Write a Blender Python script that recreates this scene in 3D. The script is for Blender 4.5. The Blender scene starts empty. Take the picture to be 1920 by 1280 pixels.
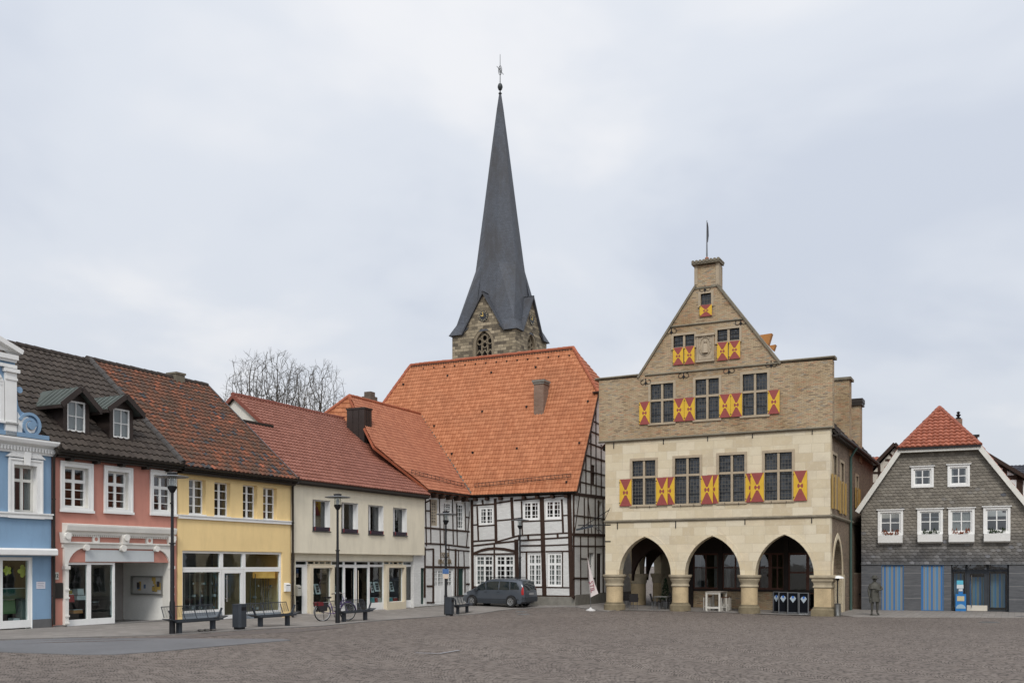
import bpy, bmesh, math, random
from mathutils import Vector, Matrix
from mathutils.geometry import delaunay_2d_cdt
R = math.radians
scene = bpy.context.scene
COL = scene.collection
S = 1.12
F, CX, HY, CH = 1850.0, 960.0, 1060.0, 2.3 * S      # focal length and horizon in photo pixels, camera height in metres

# ------------------------------------------------------------------ camera, sky, sun, exposure
cam = bpy.data.cameras.new('camera'); camo = bpy.data.objects.new('camera', cam); COL.objects.link(camo)
cam.sensor_width = 36; cam.lens = F / 1920 * 36; cam.shift_y = (HY - 640) / 1920
cam.clip_end = 6000; cam.clip_start = 0.1
camo.location = (0, 0, CH); camo.rotation_euler = (R(90), 0, 0)
scene.camera = camo
scene.view_settings.view_transform = 'Standard'; scene.view_settings.look = 'None'
scene.view_settings.gamma = 1; scene.view_settings.use_curve_mapping = False
scene.view_settings.exposure = 0.0
scene.cycles.max_bounces = 8; scene.cycles.transparent_max_bounces = 12
scene.cycles.use_denoising = True

SUN_EL, SUN_AZ = 42, 183                                # azimuth clockwise from +Y
w = bpy.data.worlds.new('World'); scene.world = w; w.use_nodes = True
nt = w.node_tree; N = nt.nodes; L = nt.links
for n in list(N): N.remove(n)
wo = N.new('ShaderNodeOutputWorld'); bg = N.new('ShaderNodeBackground'); bg.inputs['Strength'].default_value = 0.1
sky = N.new('ShaderNodeTexSky'); sky.sky_type = 'NISHITA'; sky.sun_disc = False
sky.sun_elevation = R(SUN_EL); sky.sun_rotation = R(SUN_AZ)
tc = N.new('ShaderNodeTexCoord'); sx = N.new('ShaderNodeSeparateXYZ'); L.new(tc.outputs['Generated'], sx.inputs[0])
def wmath(op, a, b=None, c=None, clamp=False):
    n = N.new('ShaderNodeMath'); n.operation = op; n.use_clamp = clamp
    for i, v in enumerate((a, b, c)):
        if v is None: continue
        if isinstance(v, (int, float)): n.inputs[i].default_value = v
        else: L.new(v, n.inputs[i])
    return n.outputs[0]
zz = wmath('ADD', wmath('MAXIMUM', sx.outputs[2], 0.0), 0.34)
cb = N.new('ShaderNodeCombineXYZ')
L.new(wmath('DIVIDE', sx.outputs[0], zz), cb.inputs[0]); L.new(wmath('DIVIDE', sx.outputs[1], zz), cb.inputs[1])
cb.inputs[2].default_value = 3.7
n1 = N.new('ShaderNodeTexNoise'); n1.inputs['Scale'].default_value = 1.5; n1.inputs['Detail'].default_value = 5
n1.inputs['Roughness'].default_value = 0.5; n1.inputs['Distortion'].default_value = 0.25
L.new(cb.outputs[0], n1.inputs['Vector'])
cr = N.new('ShaderNodeValToRGB'); L.new(n1.outputs['Fac'], cr.inputs[0])
cr.color_ramp.interpolation = 'EASE'
e = cr.color_ramp.elements
e[0].position = 0.36; e[0].color = (.655, .705, .80, 1)
e[1].position = 0.64; e[1].color = (.90, .91, .94, 1)
k = cr.color_ramp.elements.new(0.5); k.color = (.765, .805, .875, 1)
# an overcast sky is brighter overhead and round the veiled sun than at the horizon
hor = wmath('MULTIPLY_ADD', wmath('MAXIMUM', sx.outputs[2], 0.0), 0.75, 0.0)
sdx, sdy, sdz = math.sin(R(SUN_AZ)) * math.cos(R(SUN_EL)), math.cos(R(SUN_AZ)) * math.cos(R(SUN_EL)), math.sin(R(SUN_EL))
dt = wmath('ADD', wmath('ADD', wmath('MULTIPLY', sx.outputs[0], sdx), wmath('MULTIPLY', sx.outputs[1], sdy)), wmath('MULTIPLY', sx.outputs[2], sdz))
veil = wmath('POWER', wmath('MAXIMUM', dt, 0.0), 2.0)
lowd = wmath('SUBTRACT', 1.0, wmath('MULTIPLY', wmath('POWER', wmath('SUBTRACT', 1.0, wmath('MAXIMUM', sx.outputs[2], 0.0), clamp=True), 8.0), 0.16))
gain = wmath('MULTIPLY', wmath('ADD', 9.3, wmath('ADD', wmath('MULTIPLY', hor, 3.0), wmath('MULTIPLY', veil, 7.0))), lowd)
sc_ = N.new('ShaderNodeVectorMath'); sc_.operation = 'SCALE'; L.new(cr.outputs['Color'], sc_.inputs[0]); L.new(gain, sc_.inputs['Scale'])
mx = N.new('ShaderNodeMix'); mx.data_type = 'RGBA'; mx.inputs['Factor'].default_value = 0.93
L.new(sky.outputs[0], mx.inputs['A']); L.new(sc_.outputs[0], mx.inputs['B'])
L.new(mx.outputs['Result'], bg.inputs['Color']); L.new(bg.outputs[0], wo.inputs[0])

sl = bpy.data.lights.new('sun', 'SUN'); sl.energy = 1.75; sl.angle = R(14); sl.color = (1, .95, .88)
so = bpy.data.objects.new('sun', sl); COL.objects.link(so); so.location = (-30, -40, 60)
so.rotation_euler = Vector((sdx, sdy, sdz)).to_track_quat('Z', 'Y').to_euler()

# ------------------------------------------------------------------ materials
MATS = {}
class NB:
    def __init__(s, name):
        m = bpy.data.materials.new(name); m.use_nodes = True; s.m = m; s.t = m.node_tree; s.n = s.t.nodes; s.l = s.t.links
        s.p = s.n['Principled BSDF']; MATS[name] = m
    def node(s, typ, **kw):
        n = s.n.new(typ)
        for k, v in kw.items(): setattr(n, k, v)
        return n
    def inp(s, n, i, v):
        if hasattr(v, 'links') or isinstance(v, bpy.types.NodeSocket): s.l.new(v, n.inputs[i])
        else:
            if isinstance(v, (tuple, list)) and len(v) == 3 and n.inputs[i].type == 'RGBA': v = (*v, 1)
            n.inputs[i].default_value = v
    def math(s, op, a, b=0.0, c=None, clamp=False):
        n = s.node('ShaderNodeMath', operation=op, use_clamp=clamp); s.inp(n, 0, a); s.inp(n, 1, b)
        if c is not None: s.inp(n, 2, c)
        return n.outputs[0]
    def mix(s, f, a, b, mode='MIX'):
        n = s.node('ShaderNodeMix', data_type='RGBA', blend_type=mode)
        s.inp(n, 0, f); s.inp(n, 6, a); s.inp(n, 7, b); return n.outputs[2]
    def obj(s): return s.node('ShaderNodeTexCoord').outputs['Object']
    def uv(s): return s.node('ShaderNodeTexCoord').outputs['UV']
    def wallvec(s):                                       # (x+y, z): brick courses run level on every wall of a building
        g = s.node('ShaderNodeSeparateXYZ'); s.l.new(s.obj(), g.inputs[0])
        c = s.node('ShaderNodeCombineXYZ'); s.l.new(s.math('ADD', g.outputs[0], g.outputs[1]), c.inputs[0]); s.l.new(g.outputs[2], c.inputs[1])
        return c.outputs[0]
    def noise(s, vec, scale, detail=4, rough=.55, dist=0):
        n = s.node('ShaderNodeTexNoise'); s.l.new(vec, n.inputs['Vector'])
        n.inputs['Scale'].default_value = scale; n.inputs['Detail'].default_value = detail
        n.inputs['Roughness'].default_value = rough; n.inputs['Distortion'].default_value = dist
        return n.outputs['Fac']
    def ramp(s, f, stops, interp='LINEAR'):
        n = s.node('ShaderNodeValToRGB'); s.l.new(f, n.inputs[0]); cr = n.color_ramp; cr.interpolation = interp
        while len(cr.elements) > 1: cr.elements.remove(cr.elements[-1])
        for i, (p, c) in enumerate(stops):
            e = cr.elements[0] if i == 0 else cr.elements.new(p)
            e.position = p; e.color = (*c, 1) if len(c) == 3 else c
        return n.outputs[0]
    def rng(s, f, a, b, c=0.0, d=1.0):
        n = s.node('ShaderNodeMapRange'); s.inp(n, 0, f); s.inp(n, 1, a); s.inp(n, 2, b); s.inp(n, 3, c); s.inp(n, 4, d); return n.outputs[0]
    def bump(s, h, strength=.5, dist=.02):
        n = s.node('ShaderNodeBump'); n.inputs['Strength'].default_value = strength; n.inputs['Distance'].default_value = dist
        s.l.new(h, n.inputs['Height']); s.l.new(n.outputs[0], s.p.inputs['Normal'])
    def fres(s):                                           # Schlick, the same from both sides of a pane
        g = s.node('ShaderNodeNewGeometry'); d = s.node('ShaderNodeVectorMath', operation='DOT_PRODUCT'); s.l.new(g.outputs['Incoming'], d.inputs[0]); s.l.new(g.outputs['Normal'], d.inputs[1])
        return s.math('ADD', .05, s.math('MULTIPLY', .95, s.math('POWER', s.math('SUBTRACT', 1, s.math('ABSOLUTE', d.outputs['Value']), clamp=True), 5.0)))
    def done(s, col, rough=.8, metal=0, spec=.3):
        s.inp(s.p, 'Base Color', col); s.inp(s.p, 'Roughness', rough); s.p.inputs['Metallic'].default_value = metal
        s.p.inputs['Specular IOR Level'].default_value = spec
        return s.m
def dk(c, f): return tuple(x * f for x in c)

def plain(name, c, rough=.7, var=.18, scale=1.5, bump=.15, metal=0, spec=.3):
    b = NB(name); o = b.obj()
    n = b.noise(o, scale, 6, .6); n2 = b.noise(o, scale * 14, 3, .6)
    f = b.math('ADD', b.math('MULTIPLY', n, .7), b.math('MULTIPLY', n2, .3))
    col = b.ramp(f, [(.3, dk(c, 1 - var)), (.7, dk(c, 1 + var * .6))])
    if bump: b.bump(n2, bump, .01)
    return b.done(col, rough, metal, spec)

def plaster(name, c, dirt=(.25, .23, .2), amount=.35):
    b = NB(name); o = b.obj()
    mp = b.node('ShaderNodeMapping'); b.l.new(o, mp.inputs[0]); mp.inputs['Scale'].default_value = (1, 1, .22)
    streak = b.noise(mp.outputs[0], 2.2, 6, .7); big = b.noise(o, .6, 5, .6); fine = b.noise(o, 40, 3, .6)
    col = b.ramp(big, [(.3, dk(c, .92)), (.7, dk(c, 1.04))])
    col = b.mix(b.rng(streak, .46, .78, 0, amount * 1.35), col, b.mix(.5, dk(c, .6), dirt))
    col = b.mix(b.rng(fine, .3, .7, 0, .12), col, dk(c, .75))
    b.bump(fine, .25, .006)
    return b.done(col, .88, 0, .2)

def brick(name, c1, c2, mortar, bw=.25, bh=.08, ms=.012, extra=None, stain=.4, bump=.4, rough=.9, stainc=None):
    b = NB(name); v = b.wallvec(); o = b.obj()
    warp = b.noise(o, 3, 2); vv = b.node('ShaderNodeVectorMath', operation='ADD'); b.l.new(v, vv.inputs[0])
    wv = b.node('ShaderNodeCombineXYZ'); b.l.new(b.math('MULTIPLY', b.math('SUBTRACT', warp, .5), .05), wv.inputs[0])
    b.l.new(b.math('MULTIPLY', b.math('SUBTRACT', warp, .5), .03), wv.inputs[1]); b.l.new(wv.outputs[0], vv.inputs[1])
    t = b.node('ShaderNodeTexBrick'); b.l.new(vv.outputs[0], t.inputs['Vector'])
    t.inputs['Scale'].default_value = 1; t.inputs['Brick Width'].default_value = bw; t.inputs['Row Height'].default_value = bh
    t.inputs['Mortar Size'].default_value = ms; t.inputs['Mortar Smooth'].default_value = .3
    t.inputs['Color1'].default_value = (0, 0, 0, 1); t.inputs['Color2'].default_value = (1, 1, 1, 1); t.inputs['Mortar'].default_value = (.5, .5, .5, 1)
    bwv = b.node('ShaderNodeRGBToBW'); b.l.new(t.outputs['Color'], bwv.inputs[0])
    stops = extra or [(0, c1), (1, c2)]
    col = b.ramp(bwv.outputs[0], stops)
    fine = b.noise(o, 18, 5, .65); big = b.noise(o, .55, 6, .62, .3)
    col = b.mix(b.rng(fine, .35, .75, 0, .5), col, b.mix(1, col, (.72, .7, .68), 'MULTIPLY'))
    col = b.mix(t.outputs['Fac'], col, mortar)
    col = b.mix(b.rng(big, .45, .75, 0, stain), col, b.mix(1, col, stainc or (.55, .5, .45), 'MULTIPLY'))
    h = b.math('SUBTRACT', b.math('MULTIPLY', fine, .5), b.math('MULTIPLY', t.outputs['Fac'], 1.0))
    b.bump(h, bump, .02)
    return b.done(col, rough, 0, .2)

def tilemat(name, stops, rough=.75, moss=.35, mossc=(.05, .05, .035), seed=0.0, hue=.5):
    b = NB(name); u = b.uv()
    fl = b.node('ShaderNodeVectorMath', operation='FLOOR'); b.l.new(u, fl.inputs[0])
    ad = b.node('ShaderNodeVectorMath', operation='ADD'); b.l.new(fl.outputs[0], ad.inputs[0]); ad.inputs[1].default_value = (seed, seed * 1.7, 0)
    wn = b.node('ShaderNodeTexWhiteNoise', noise_dimensions='2D'); b.l.new(ad.outputs[0], wn.inputs['Vector'])
    o = b.obj(); val = wn.outputs['Value']
    if len(stops) > 3: val = b.math('ADD', b.math('MULTIPLY', val, .8), b.math('MULTIPLY', b.rng(b.noise(o, .8, 4, .6), .3, .7, 0, 1), .2))
    col = b.ramp(val, stops, 'CONSTANT' if len(stops) > 3 else 'LINEAR')
    big = b.noise(o, .45, 6, .65, .4); fine = b.noise(o, 9, 5, .7)
    col = b.mix(b.rng(big, .42, .75, 0, moss), col, b.mix(.6, col, mossc))
    col = b.mix(b.rng(fine, .4, .8, 0, .45), col, b.mix(1, col, (.62, .6, .58), 'MULTIPLY'))
    b.bump(fine, .2, .008)
    return b.done(col, rough, 0, .25)

def glassmat(name, tint=(.55, .6, .6), k=1.6):
    b = NB(name); b.n.remove(b.p)
    tr = b.node('ShaderNodeBsdfTransparent'); tr.inputs[0].default_value = (*tint, 1)
    gl = b.node('ShaderNodeBsdfGlossy'); gl.inputs['Roughness'].default_value = .02; gl.inputs[0].default_value = (.9, .93, .95, 1)
    fres = b.fres()
    o = b.obj(); nz = b.noise(o, 1.2, 2); bm = b.node('ShaderNodeBump'); bm.inputs['Strength'].default_value = .04; bm.inputs['Distance'].default_value = .05
    b.l.new(nz, bm.inputs['Height']); b.l.new(bm.outputs[0], gl.inputs['Normal'])
    ms = b.node('ShaderNodeMixShader'); b.l.new(b.math('MULTIPLY', fres, k, clamp=True), ms.inputs[0])
    b.l.new(tr.outputs[0], ms.inputs[1]); b.l.new(gl.outputs[0], ms.inputs[2])
    b.l.new(ms.outputs[0], b.n['Material Output'].inputs[0])
    return b.m

def solid(name, c, rough=.6, metal=0, spec=.4):
    b = NB(name); o = b.obj(); n = b.noise(o, 7, 4, .6)
    return b.done(b.mix(b.rng(n, .3, .7, 0, .25), c, dk(c, .7)), rough, metal, spec)

G_ = glassmat('window_glass', (.5, .53, .53), 2.2)
G_SHOP = glassmat('shop_glass', (.74, .85, .85), 2.0)
WHITE = plain('white_paint', (.76, .76, .74), .5, .08, 2, .08)
OFFW = plain('offwhite_paint', (.66, .65, .6), .6, .15, 2, .1)
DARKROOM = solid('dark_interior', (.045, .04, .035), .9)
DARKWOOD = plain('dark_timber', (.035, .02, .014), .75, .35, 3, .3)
BLACKM = plain('black_metal', (.016, .016, .018), .45, .2, 3, .05, .3)
GREYM = plain('grey_metal', (.16, .165, .17), .45, .2, 3, .05, .5)
ANTH = plain('anthracite_metal', (.045, .052, .062), .5, .2, 3, .05, .2)
STEEL = solid('polished_steel', (.6, .6, .6), .25, 1)
GUT = plain('dark_gutter', (.03, .024, .02), .5, .3, 3, .1, .2)
CURT = plain('white_curtain', (.6, .6, .58), .9, .15, 3, 0)
CURTB = plain('brown_curtain', (.16, .09, .055), .9, .3, 3, 0)

# ------------------------------------------------------------------ frames: a ground line of a facade, u to the right, y into the building
class Frame:
    def __init__(s, o, u): s.o = Vector((o[0], o[1])); s.u = Vector(u).normalized(); s.n = Vector((-s.u.y, s.u.x))
    @staticmethod
    def px(px0, d0, V):
        u = Vector(((V - CX) / F, 1.0))
        if V < px0: u = -u
        return Frame(((px0 - CX) / F * d0, d0), u)
    def rz(s): return math.atan2(s.u.y, s.u.x)
    def side(s, u0, y0=0): return Frame(s.xy(u0, y0), s.n)
    def xy(s, u, y=0): v = s.o + s.u * u + s.n * y; return (v.x, v.y)
    def uu(s, px, y=0.0):
        k = (px - CX) / F; ox, oy = s.xy(0, y); return (k * oy - ox) / (s.u.x - k * s.u.y)
    def uz(s, px, py, y=0.0):
        u = s.uu(px, y); Y = s.xy(u, y)[1]; return (u, CH + (HY - py) / F * Y)
    def z(s, px, py, y=0.0): return s.uz(px, py, y)[1]
    def rect(s, x0, x1, yt, yb, y=0.0):
        m = (x0 + x1) / 2; return s.uu(x0, y), s.uu(x1, y), s.z(m, yb, y), s.z(m, yt, y)
    def slope(s, px, py, ye, ze, tan):                    # pixel ray meets a roof plane z = ze + tan*(y-ye)
        k = (px - CX) / F; m = (HY - py) / F
        # point = (kt, t, CH+mt); y = dot(point-o, n)
        a = k * s.n.x + s.n.y; c = -(s.o.x * s.n.x + s.o.y * s.n.y)
        t = (ze + tan * (c - ye) - CH) / (m - tan * a)
        P = Vector((k * t, t)) - s.o
        return P.dot(s.u), P.dot(s.n), CH + m * t
    def w(s, p): x, y = s.xy(p[0], p[1]); return Vector((x, y, p[2]))
    def M(s): return Matrix.Translation((s.o.x, s.o.y, 0)) @ Matrix.Rotation(s.rz(), 4, 'Z')

ROOTM = {}
def setp(o, label=None, cat=None, group=None, kind=None):
    if label: o['label'] = label
    if cat: o['category'] = cat
    if group: o['group'] = group
    if kind: o['kind'] = kind
    return o
def thing(name, label, cat, loc=(0, 0, 0), rz=0.0, group=None, fr=None):
    o = bpy.data.objects.new(name, None); COL.objects.link(o)
    if fr: loc = (fr.o.x, fr.o.y, 0); rz = fr.rz()
    o.location = loc; o.rotation_euler = (0, 0, rz); setp(o, label, cat, group)
    o.empty_display_size = .2
    ROOTM[o] = Matrix.Translation(loc) @ Matrix.Rotation(rz, 4, 'Z'); return o
def rootm(o):
    while o.parent: o = o.parent
    return ROOTM.get(o)

class MB:
    def __init__(s, fr=None): s.v = []; s.f = []; s.m = []; s.fr = fr; s.uvs = None
    def add(s, vs, fs, mi=0):
        b = len(s.v); s.v += [tuple(p) for p in vs]; s.f += [tuple(b + i for i in f) for f in fs]; s.m += [mi] * len(fs); return s
    def box(s, x0, x1, y0, y1, z0, z1, mi=0):
        if x0 > x1: x0, x1 = x1, x0
        if y0 > y1: y0, y1 = y1, y0
        if z0 > z1: z0, z1 = z1, z0
        return s.add([(x, y, z) for z in (z0, z1) for y in (y0, y1) for x in (x0, x1)],
              [(0, 2, 3, 1), (4, 5, 7, 6), (0, 1, 5, 4), (2, 6, 7, 3), (0, 4, 6, 2), (1, 3, 7, 5)], mi)
    def cbox(s, c, d, mi=0): return s.box(c[0] - d[0] / 2, c[0] + d[0] / 2, c[1] - d[1] / 2, c[1] + d[1] / 2, c[2] - d[2] / 2, c[2] + d[2] / 2, mi)
    def loops(s, A, B, mi=0, cap=True):
        n = len(A); s.add(list(A) + list(B), [(i, (i + 1) % n, n + (i + 1) % n, n + i) for i in range(n)] + ([tuple(reversed(range(n))), tuple(range(n, 2 * n))] if cap else []), mi); return s
    def prism(s, poly, y0, y1, mi=0):                     # poly in (x,z), extruded in y
        a = sum(poly[i][0] * poly[(i + 1) % len(poly)][1] - poly[(i + 1) % len(poly)][0] * poly[i][1] for i in range(len(poly)))
        if a < 0: poly = list(reversed(poly))
        return s.loops([(p[0], y1, p[1]) for p in reversed(poly)], [(p[0], y0, p[1]) for p in reversed(poly)], mi) if False else s.loops([(p[0], y0, p[1]) for p in poly], [(p[0], y1, p[1]) for p in poly], mi)
    def prismx(s, poly, x0, x1, mi=0):                    # poly in (y,z)
        return s.loops([(x0, p[0], p[1]) for p in poly], [(x1, p[0], p[1]) for p in poly], mi)
    def prismz(s, poly, z0, z1, mi=0):
        return s.loops([(p[0], p[1], z0) for p in poly], [(p[0], p[1], z1) for p in poly], mi)
    def bar(s, a, b, wd, y0, y1, mi=0, ext=0):            # beam in the facade plane
        a = Vector(a); b = Vector(b); d = (b - a).normalized(); p = Vector((-d.y, d.x)) * wd / 2
        a = a - d * ext; b = b + d * ext
        return s.prism([tuple(a - p), tuple(b - p), tuple(b + p), tuple(a + p)], y0, y1, mi)
    def tube(s, pts, rad, n=8, mi=0, cap=True):
        pts = [Vector(p) for p in pts]; rad = rad if isinstance(rad, (list, tuple)) else [rad] * len(pts)
        rings = []; prev = None
        for i, p in enumerate(pts):
            t = (pts[min(i + 1, len(pts) - 1)] - pts[max(i - 1, 0)]).normalized()
            if prev is None: a = t.cross(Vector((0, 0, 1)) if abs(t.z) < .9 else Vector((1, 0, 0))).normalized()
            else: a = (prev - t * prev.dot(t)).normalized()
            prev = a; c = t.cross(a)
            rings.append([p + (a * math.cos(2 * math.pi * k / n) + c * math.sin(2 * math.pi * k / n)) * rad[i] for k in range(n)])
        vs = [v for r in rings for v in r]; fs = []
        for i in range(len(rings) - 1):
            for k in range(n): fs.append((i * n + k, i * n + (k + 1) % n, (i + 1) * n + (k + 1) % n, (i + 1) * n + k))
        if cap: fs += [tuple(reversed(range(n))), tuple(range((len(rings) - 1) * n, len(rings) * n))]
        return s.add(vs, fs, mi)
    def lathe(s, prof, c=(0, 0, 0), n=20, mi=0, sq=False):
        rings = []
        for r, z in prof:
            if sq: rings.append([(c[0] + sx_ * r, c[1] + sy_ * r, c[2] + z) for sx_, sy_ in ((-1, -1), (1, -1), (1, 1), (-1, 1))])
            else: rings.append([(c[0] + r * math.cos(2 * math.pi * k / n), c[1] + r * math.sin(2 * math.pi * k / n), c[2] + z) for k in range(n)])
        m = 4 if sq else n; vs = [v for r in rings for v in r]
        fs = [(i * m + k, i * m + (k + 1) % m, (i + 1) * m + (k + 1) % m, (i + 1) * m + k) for i in range(len(rings) - 1) for k in range(m)]
        fs += [tuple(reversed(range(m))), tuple(range((len(rings) - 1) * m, len(rings) * m))]
        return s.add(vs, fs, mi)
    def wall(s, outline, holes, y0, y1, mi=0, hmi=None):   # outline, holes in (x,z); holes get reveals
        vs = []; es = []
        for lp in [outline] + holes:
            b = len(vs); vs += [Vector(p) for p in lp]; es += [(b + i, b + (i + 1) % len(lp)) for i in range(len(lp))]
        V2, _, F2, _, _, _ = delaunay_2d_cdt(vs, es, [], 0, 1e-5)
        def inside(p, poly):
            c = False; j = len(poly) - 1
            for i in range(len(poly)):
                xi, yi = poly[i]; xj, yj = poly[j]
                if (yi > p[1]) != (yj > p[1]) and p[0] < (xj - xi) * (p[1] - yi) / (yj - yi) + xi: c = not c
                j = i
            return c
        keep = []
        for f in F2:
            c = sum((V2[i] for i in f), Vector((0, 0))) / len(f)
            if inside(c, outline) and not any(inside(c, h) for h in holes): keep.append(tuple(f))
        s.add([(p.x, y0, p.y) for p in V2], keep, mi); s.add([(p.x, y1, p.y) for p in V2], [tuple(reversed(f)) for f in keep], mi)
        for j, lp in enumerate([outline] + holes):
            n = len(lp); s.add([(p[0], y0, p[1]) for p in lp] + [(p[0], y1, p[1]) for p in lp],
                [(i, (i + 1) % n, n + (i + 1) % n, n + i) for i in range(n)], mi if (j == 0 or hmi is None) else hmi)
        return s
    def build(s, name, mats, parent=None, smooth=False, fix=True, loc=None, rz=0.0, label=None):
        me = bpy.data.meshes.new(name); vs = s.v
        pm = rootm(parent) if parent else None
        if s.fr is not None and parent is not None and pm is not None:
            T = pm.inverted() @ s.fr.M()
            if max(abs(T[i][j] - (1 if i == j else 0)) for i in range(4) for j in range(4)) > 1e-6:
                vs = [tuple(T @ Vector(p)) for p in vs]
        me.from_pydata(vs, [], s.f)
        if not isinstance(mats, (list, tuple)): mats = [mats]
        for m in mats: me.materials.append(m)
        me.polygons.foreach_set('material_index', s.m)
        if smooth: me.polygons.foreach_set('use_smooth', [True] * len(s.f))
        if s.uvs is not None:
            l = me.uv_layers.new(name='UVMap'); i = 0
            buf = [0.0] * (2 * len(me.loops))
            for lp in me.loops: buf[2 * lp.index] = s.uvs[lp.vertex_index][0]; buf[2 * lp.index + 1] = s.uvs[lp.vertex_index][1]
            l.data.foreach_set('uv', buf)
        me.update()
        if fix:
            bm = bmesh.new(); bm.from_mesh(me); bmesh.ops.recalc_face_normals(bm, faces=bm.faces); bm.to_mesh(me); bm.free()
        if smooth: me.set_sharp_from_angle(angle=R(40))
        o = bpy.data.objects.new(name, me); COL.objects.link(o)
        if parent: o.parent = parent
        else:
            if s.fr is not None: o.location = (s.fr.o.x, s.fr.o.y, 0); o.rotation_euler = (0, 0, s.fr.rz()); ROOTM[o] = s.fr.M()
            elif loc: o.location = loc; o.rotation_euler = (0, 0, rz); ROOTM[o] = Matrix.Translation(loc) @ Matrix.Rotation(rz, 4, 'Z')
            else: ROOTM[o] = Matrix.Identity(4)
        if label: o['label'] = label
        return o

def text(body, size, parent, fr, x, y, z, mat, depth=.01, rx=90, name='lettering', sx=1.0, rotz=0, align='CENTER', roty=0):
    c = bpy.data.curves.new(name, 'FONT'); c.body = body; c.size = size; c.extrude = depth; c.align_x = align; c.align_y = 'CENTER'
    tmp = bpy.data.objects.new('tmp_text', c); COL.objects.link(tmp)
    me = bpy.data.meshes.new_from_object(tmp.evaluated_get(bpy.context.evaluated_depsgraph_get())); me.name = name
    bpy.data.objects.remove(tmp); bpy.data.curves.remove(c)
    me.materials.clear(); me.materials.append(mat)
    o = bpy.data.objects.new(name, me); COL.objects.link(o)
    o.parent = parent
    T = rootm(parent).inverted() @ fr.M() @ Matrix.Translation((x, y, z)) @ Matrix.Rotation(R(rotz), 4, 'Z') @ Matrix.Rotation(R(rx), 4, 'X') @ Matrix.Rotation(R(roty), 4, 'Z') @ Matrix.Scale(sx, 4, (1, 0, 0))
    o.matrix_local = T; return o

# ------------------------------------------------------------------ roof covering: rows of overlapping curved tiles as real relief
def tiles(name, mat, parent, fr, O, U, V, poly, tw=.22, th=.32, amp=.035, lift=.05, seg=5, seed=0, prof='s', stag=False, jit=.004):
    O = Vector(O); U = Vector(U).normalized(); V = Vector(V).normalized(); Nn = U.cross(V)
    rnd = random.Random(seed)
    b0 = min(p[1] for p in poly); b1 = max(p[1] for p in poly)
    def lim(b):
        xs = []
        n = len(poly)
        for i in range(n):
            (xa, ya), (xb, yb) = poly[i], poly[(i + 1) % n]
            if abs(ya - yb) < 1e-9:
                if abs(ya - b) < 1e-6: xs += [xa, xb]
            elif min(ya, yb) - 1e-9 <= b <= max(ya, yb) + 1e-9: xs.append(xa + (xb - xa) * (b - ya) / (yb - ya))
        return (min(xs), max(xs)) if xs else (0, 0)
    mb = MB(fr); mb.uvs = []
    rows = max(1, int(math.ceil((b1 - b0) / th - 1e-6)))
    def h(a, off):
        t = (a / tw + off) % 1.0
        if prof == 's': return amp * (0.5 - 0.5 * math.cos(2 * math.pi * t)) ** 0.8
        if prof == 'flat': return amp * (t < .93)
        return amp * abs(math.sin(math.pi * t))
    for j in range(rows):
        ya = b0 + j * th; yb = min(b1, ya + th)
        La, Ra = lim(ya + 1e-6); Lb, Rb = lim(yb - 1e-6); lo, hi = min(La, Lb), max(Ra, Rb)
        off = .5 * (j % 2) if stag else 0
        nn = max(2, int((hi - lo) / tw * seg) + 2); st = tw / seg; base = math.floor(lo / st) * st
        pts = [base + i * st for i in range(nn + 2)]
        base_i = len(mb.v); jj = [rnd.uniform(-jit, jit) for _ in pts]; f = []
        for i, a in enumerate(pts):
            aa = min(max(a, La), Ra); ab = min(max(a, Lb), Rb)
            hh = h(a, off)
            p1 = O + U * aa + V * (ya + jj[i]) + Nn * (lift + hh); p0 = O + U * aa + V * (ya + jj[i]) + Nn * (-0.005 + hh * .4); p2 = O + U * ab + V * (yb + .01) + Nn * (hh + .008)
            mb.v += [tuple(p0), tuple(p1), tuple(p2)]
            uvv = (a / tw + off + .001, j + .5); mb.uvs += [uvv, uvv, uvv]
        for i in range(len(pts) - 1):
            a0, a1 = pts[i], pts[i + 1]
            if (a1 <= La and a1 <= Lb) or (a0 >= Ra and a0 >= Rb): continue
            k = base_i + 3 * i
            f += [(k, k + 3, k + 4, k + 1), (k + 1, k + 4, k + 5, k + 2)]
        mb.f += f; mb.m += [0] * len(f)
    o = mb.build(name, mat, parent, smooth=False, fix=False)
    o.data.polygons.foreach_set('use_smooth', [True] * len(o.data.polygons)); o.data.set_sharp_from_angle(angle=R(35))
    return o

def ridge(mb, a, b, r=.13, step=.38, mi=0):
    a = Vector(a); b = Vector(b); n = max(1, int((b - a).length / step)); rr = random.Random(int(a.x * 100))
    for i in range(n):
        p = a.lerp(b, i / n); q = a.lerp(b, (i + 1.12) / n); o = Vector((0, 0, rr.uniform(-.01, .012)))
        mb.tube([p + o, q + o], [r * 1.06, r * .92], 8, mi)

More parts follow.
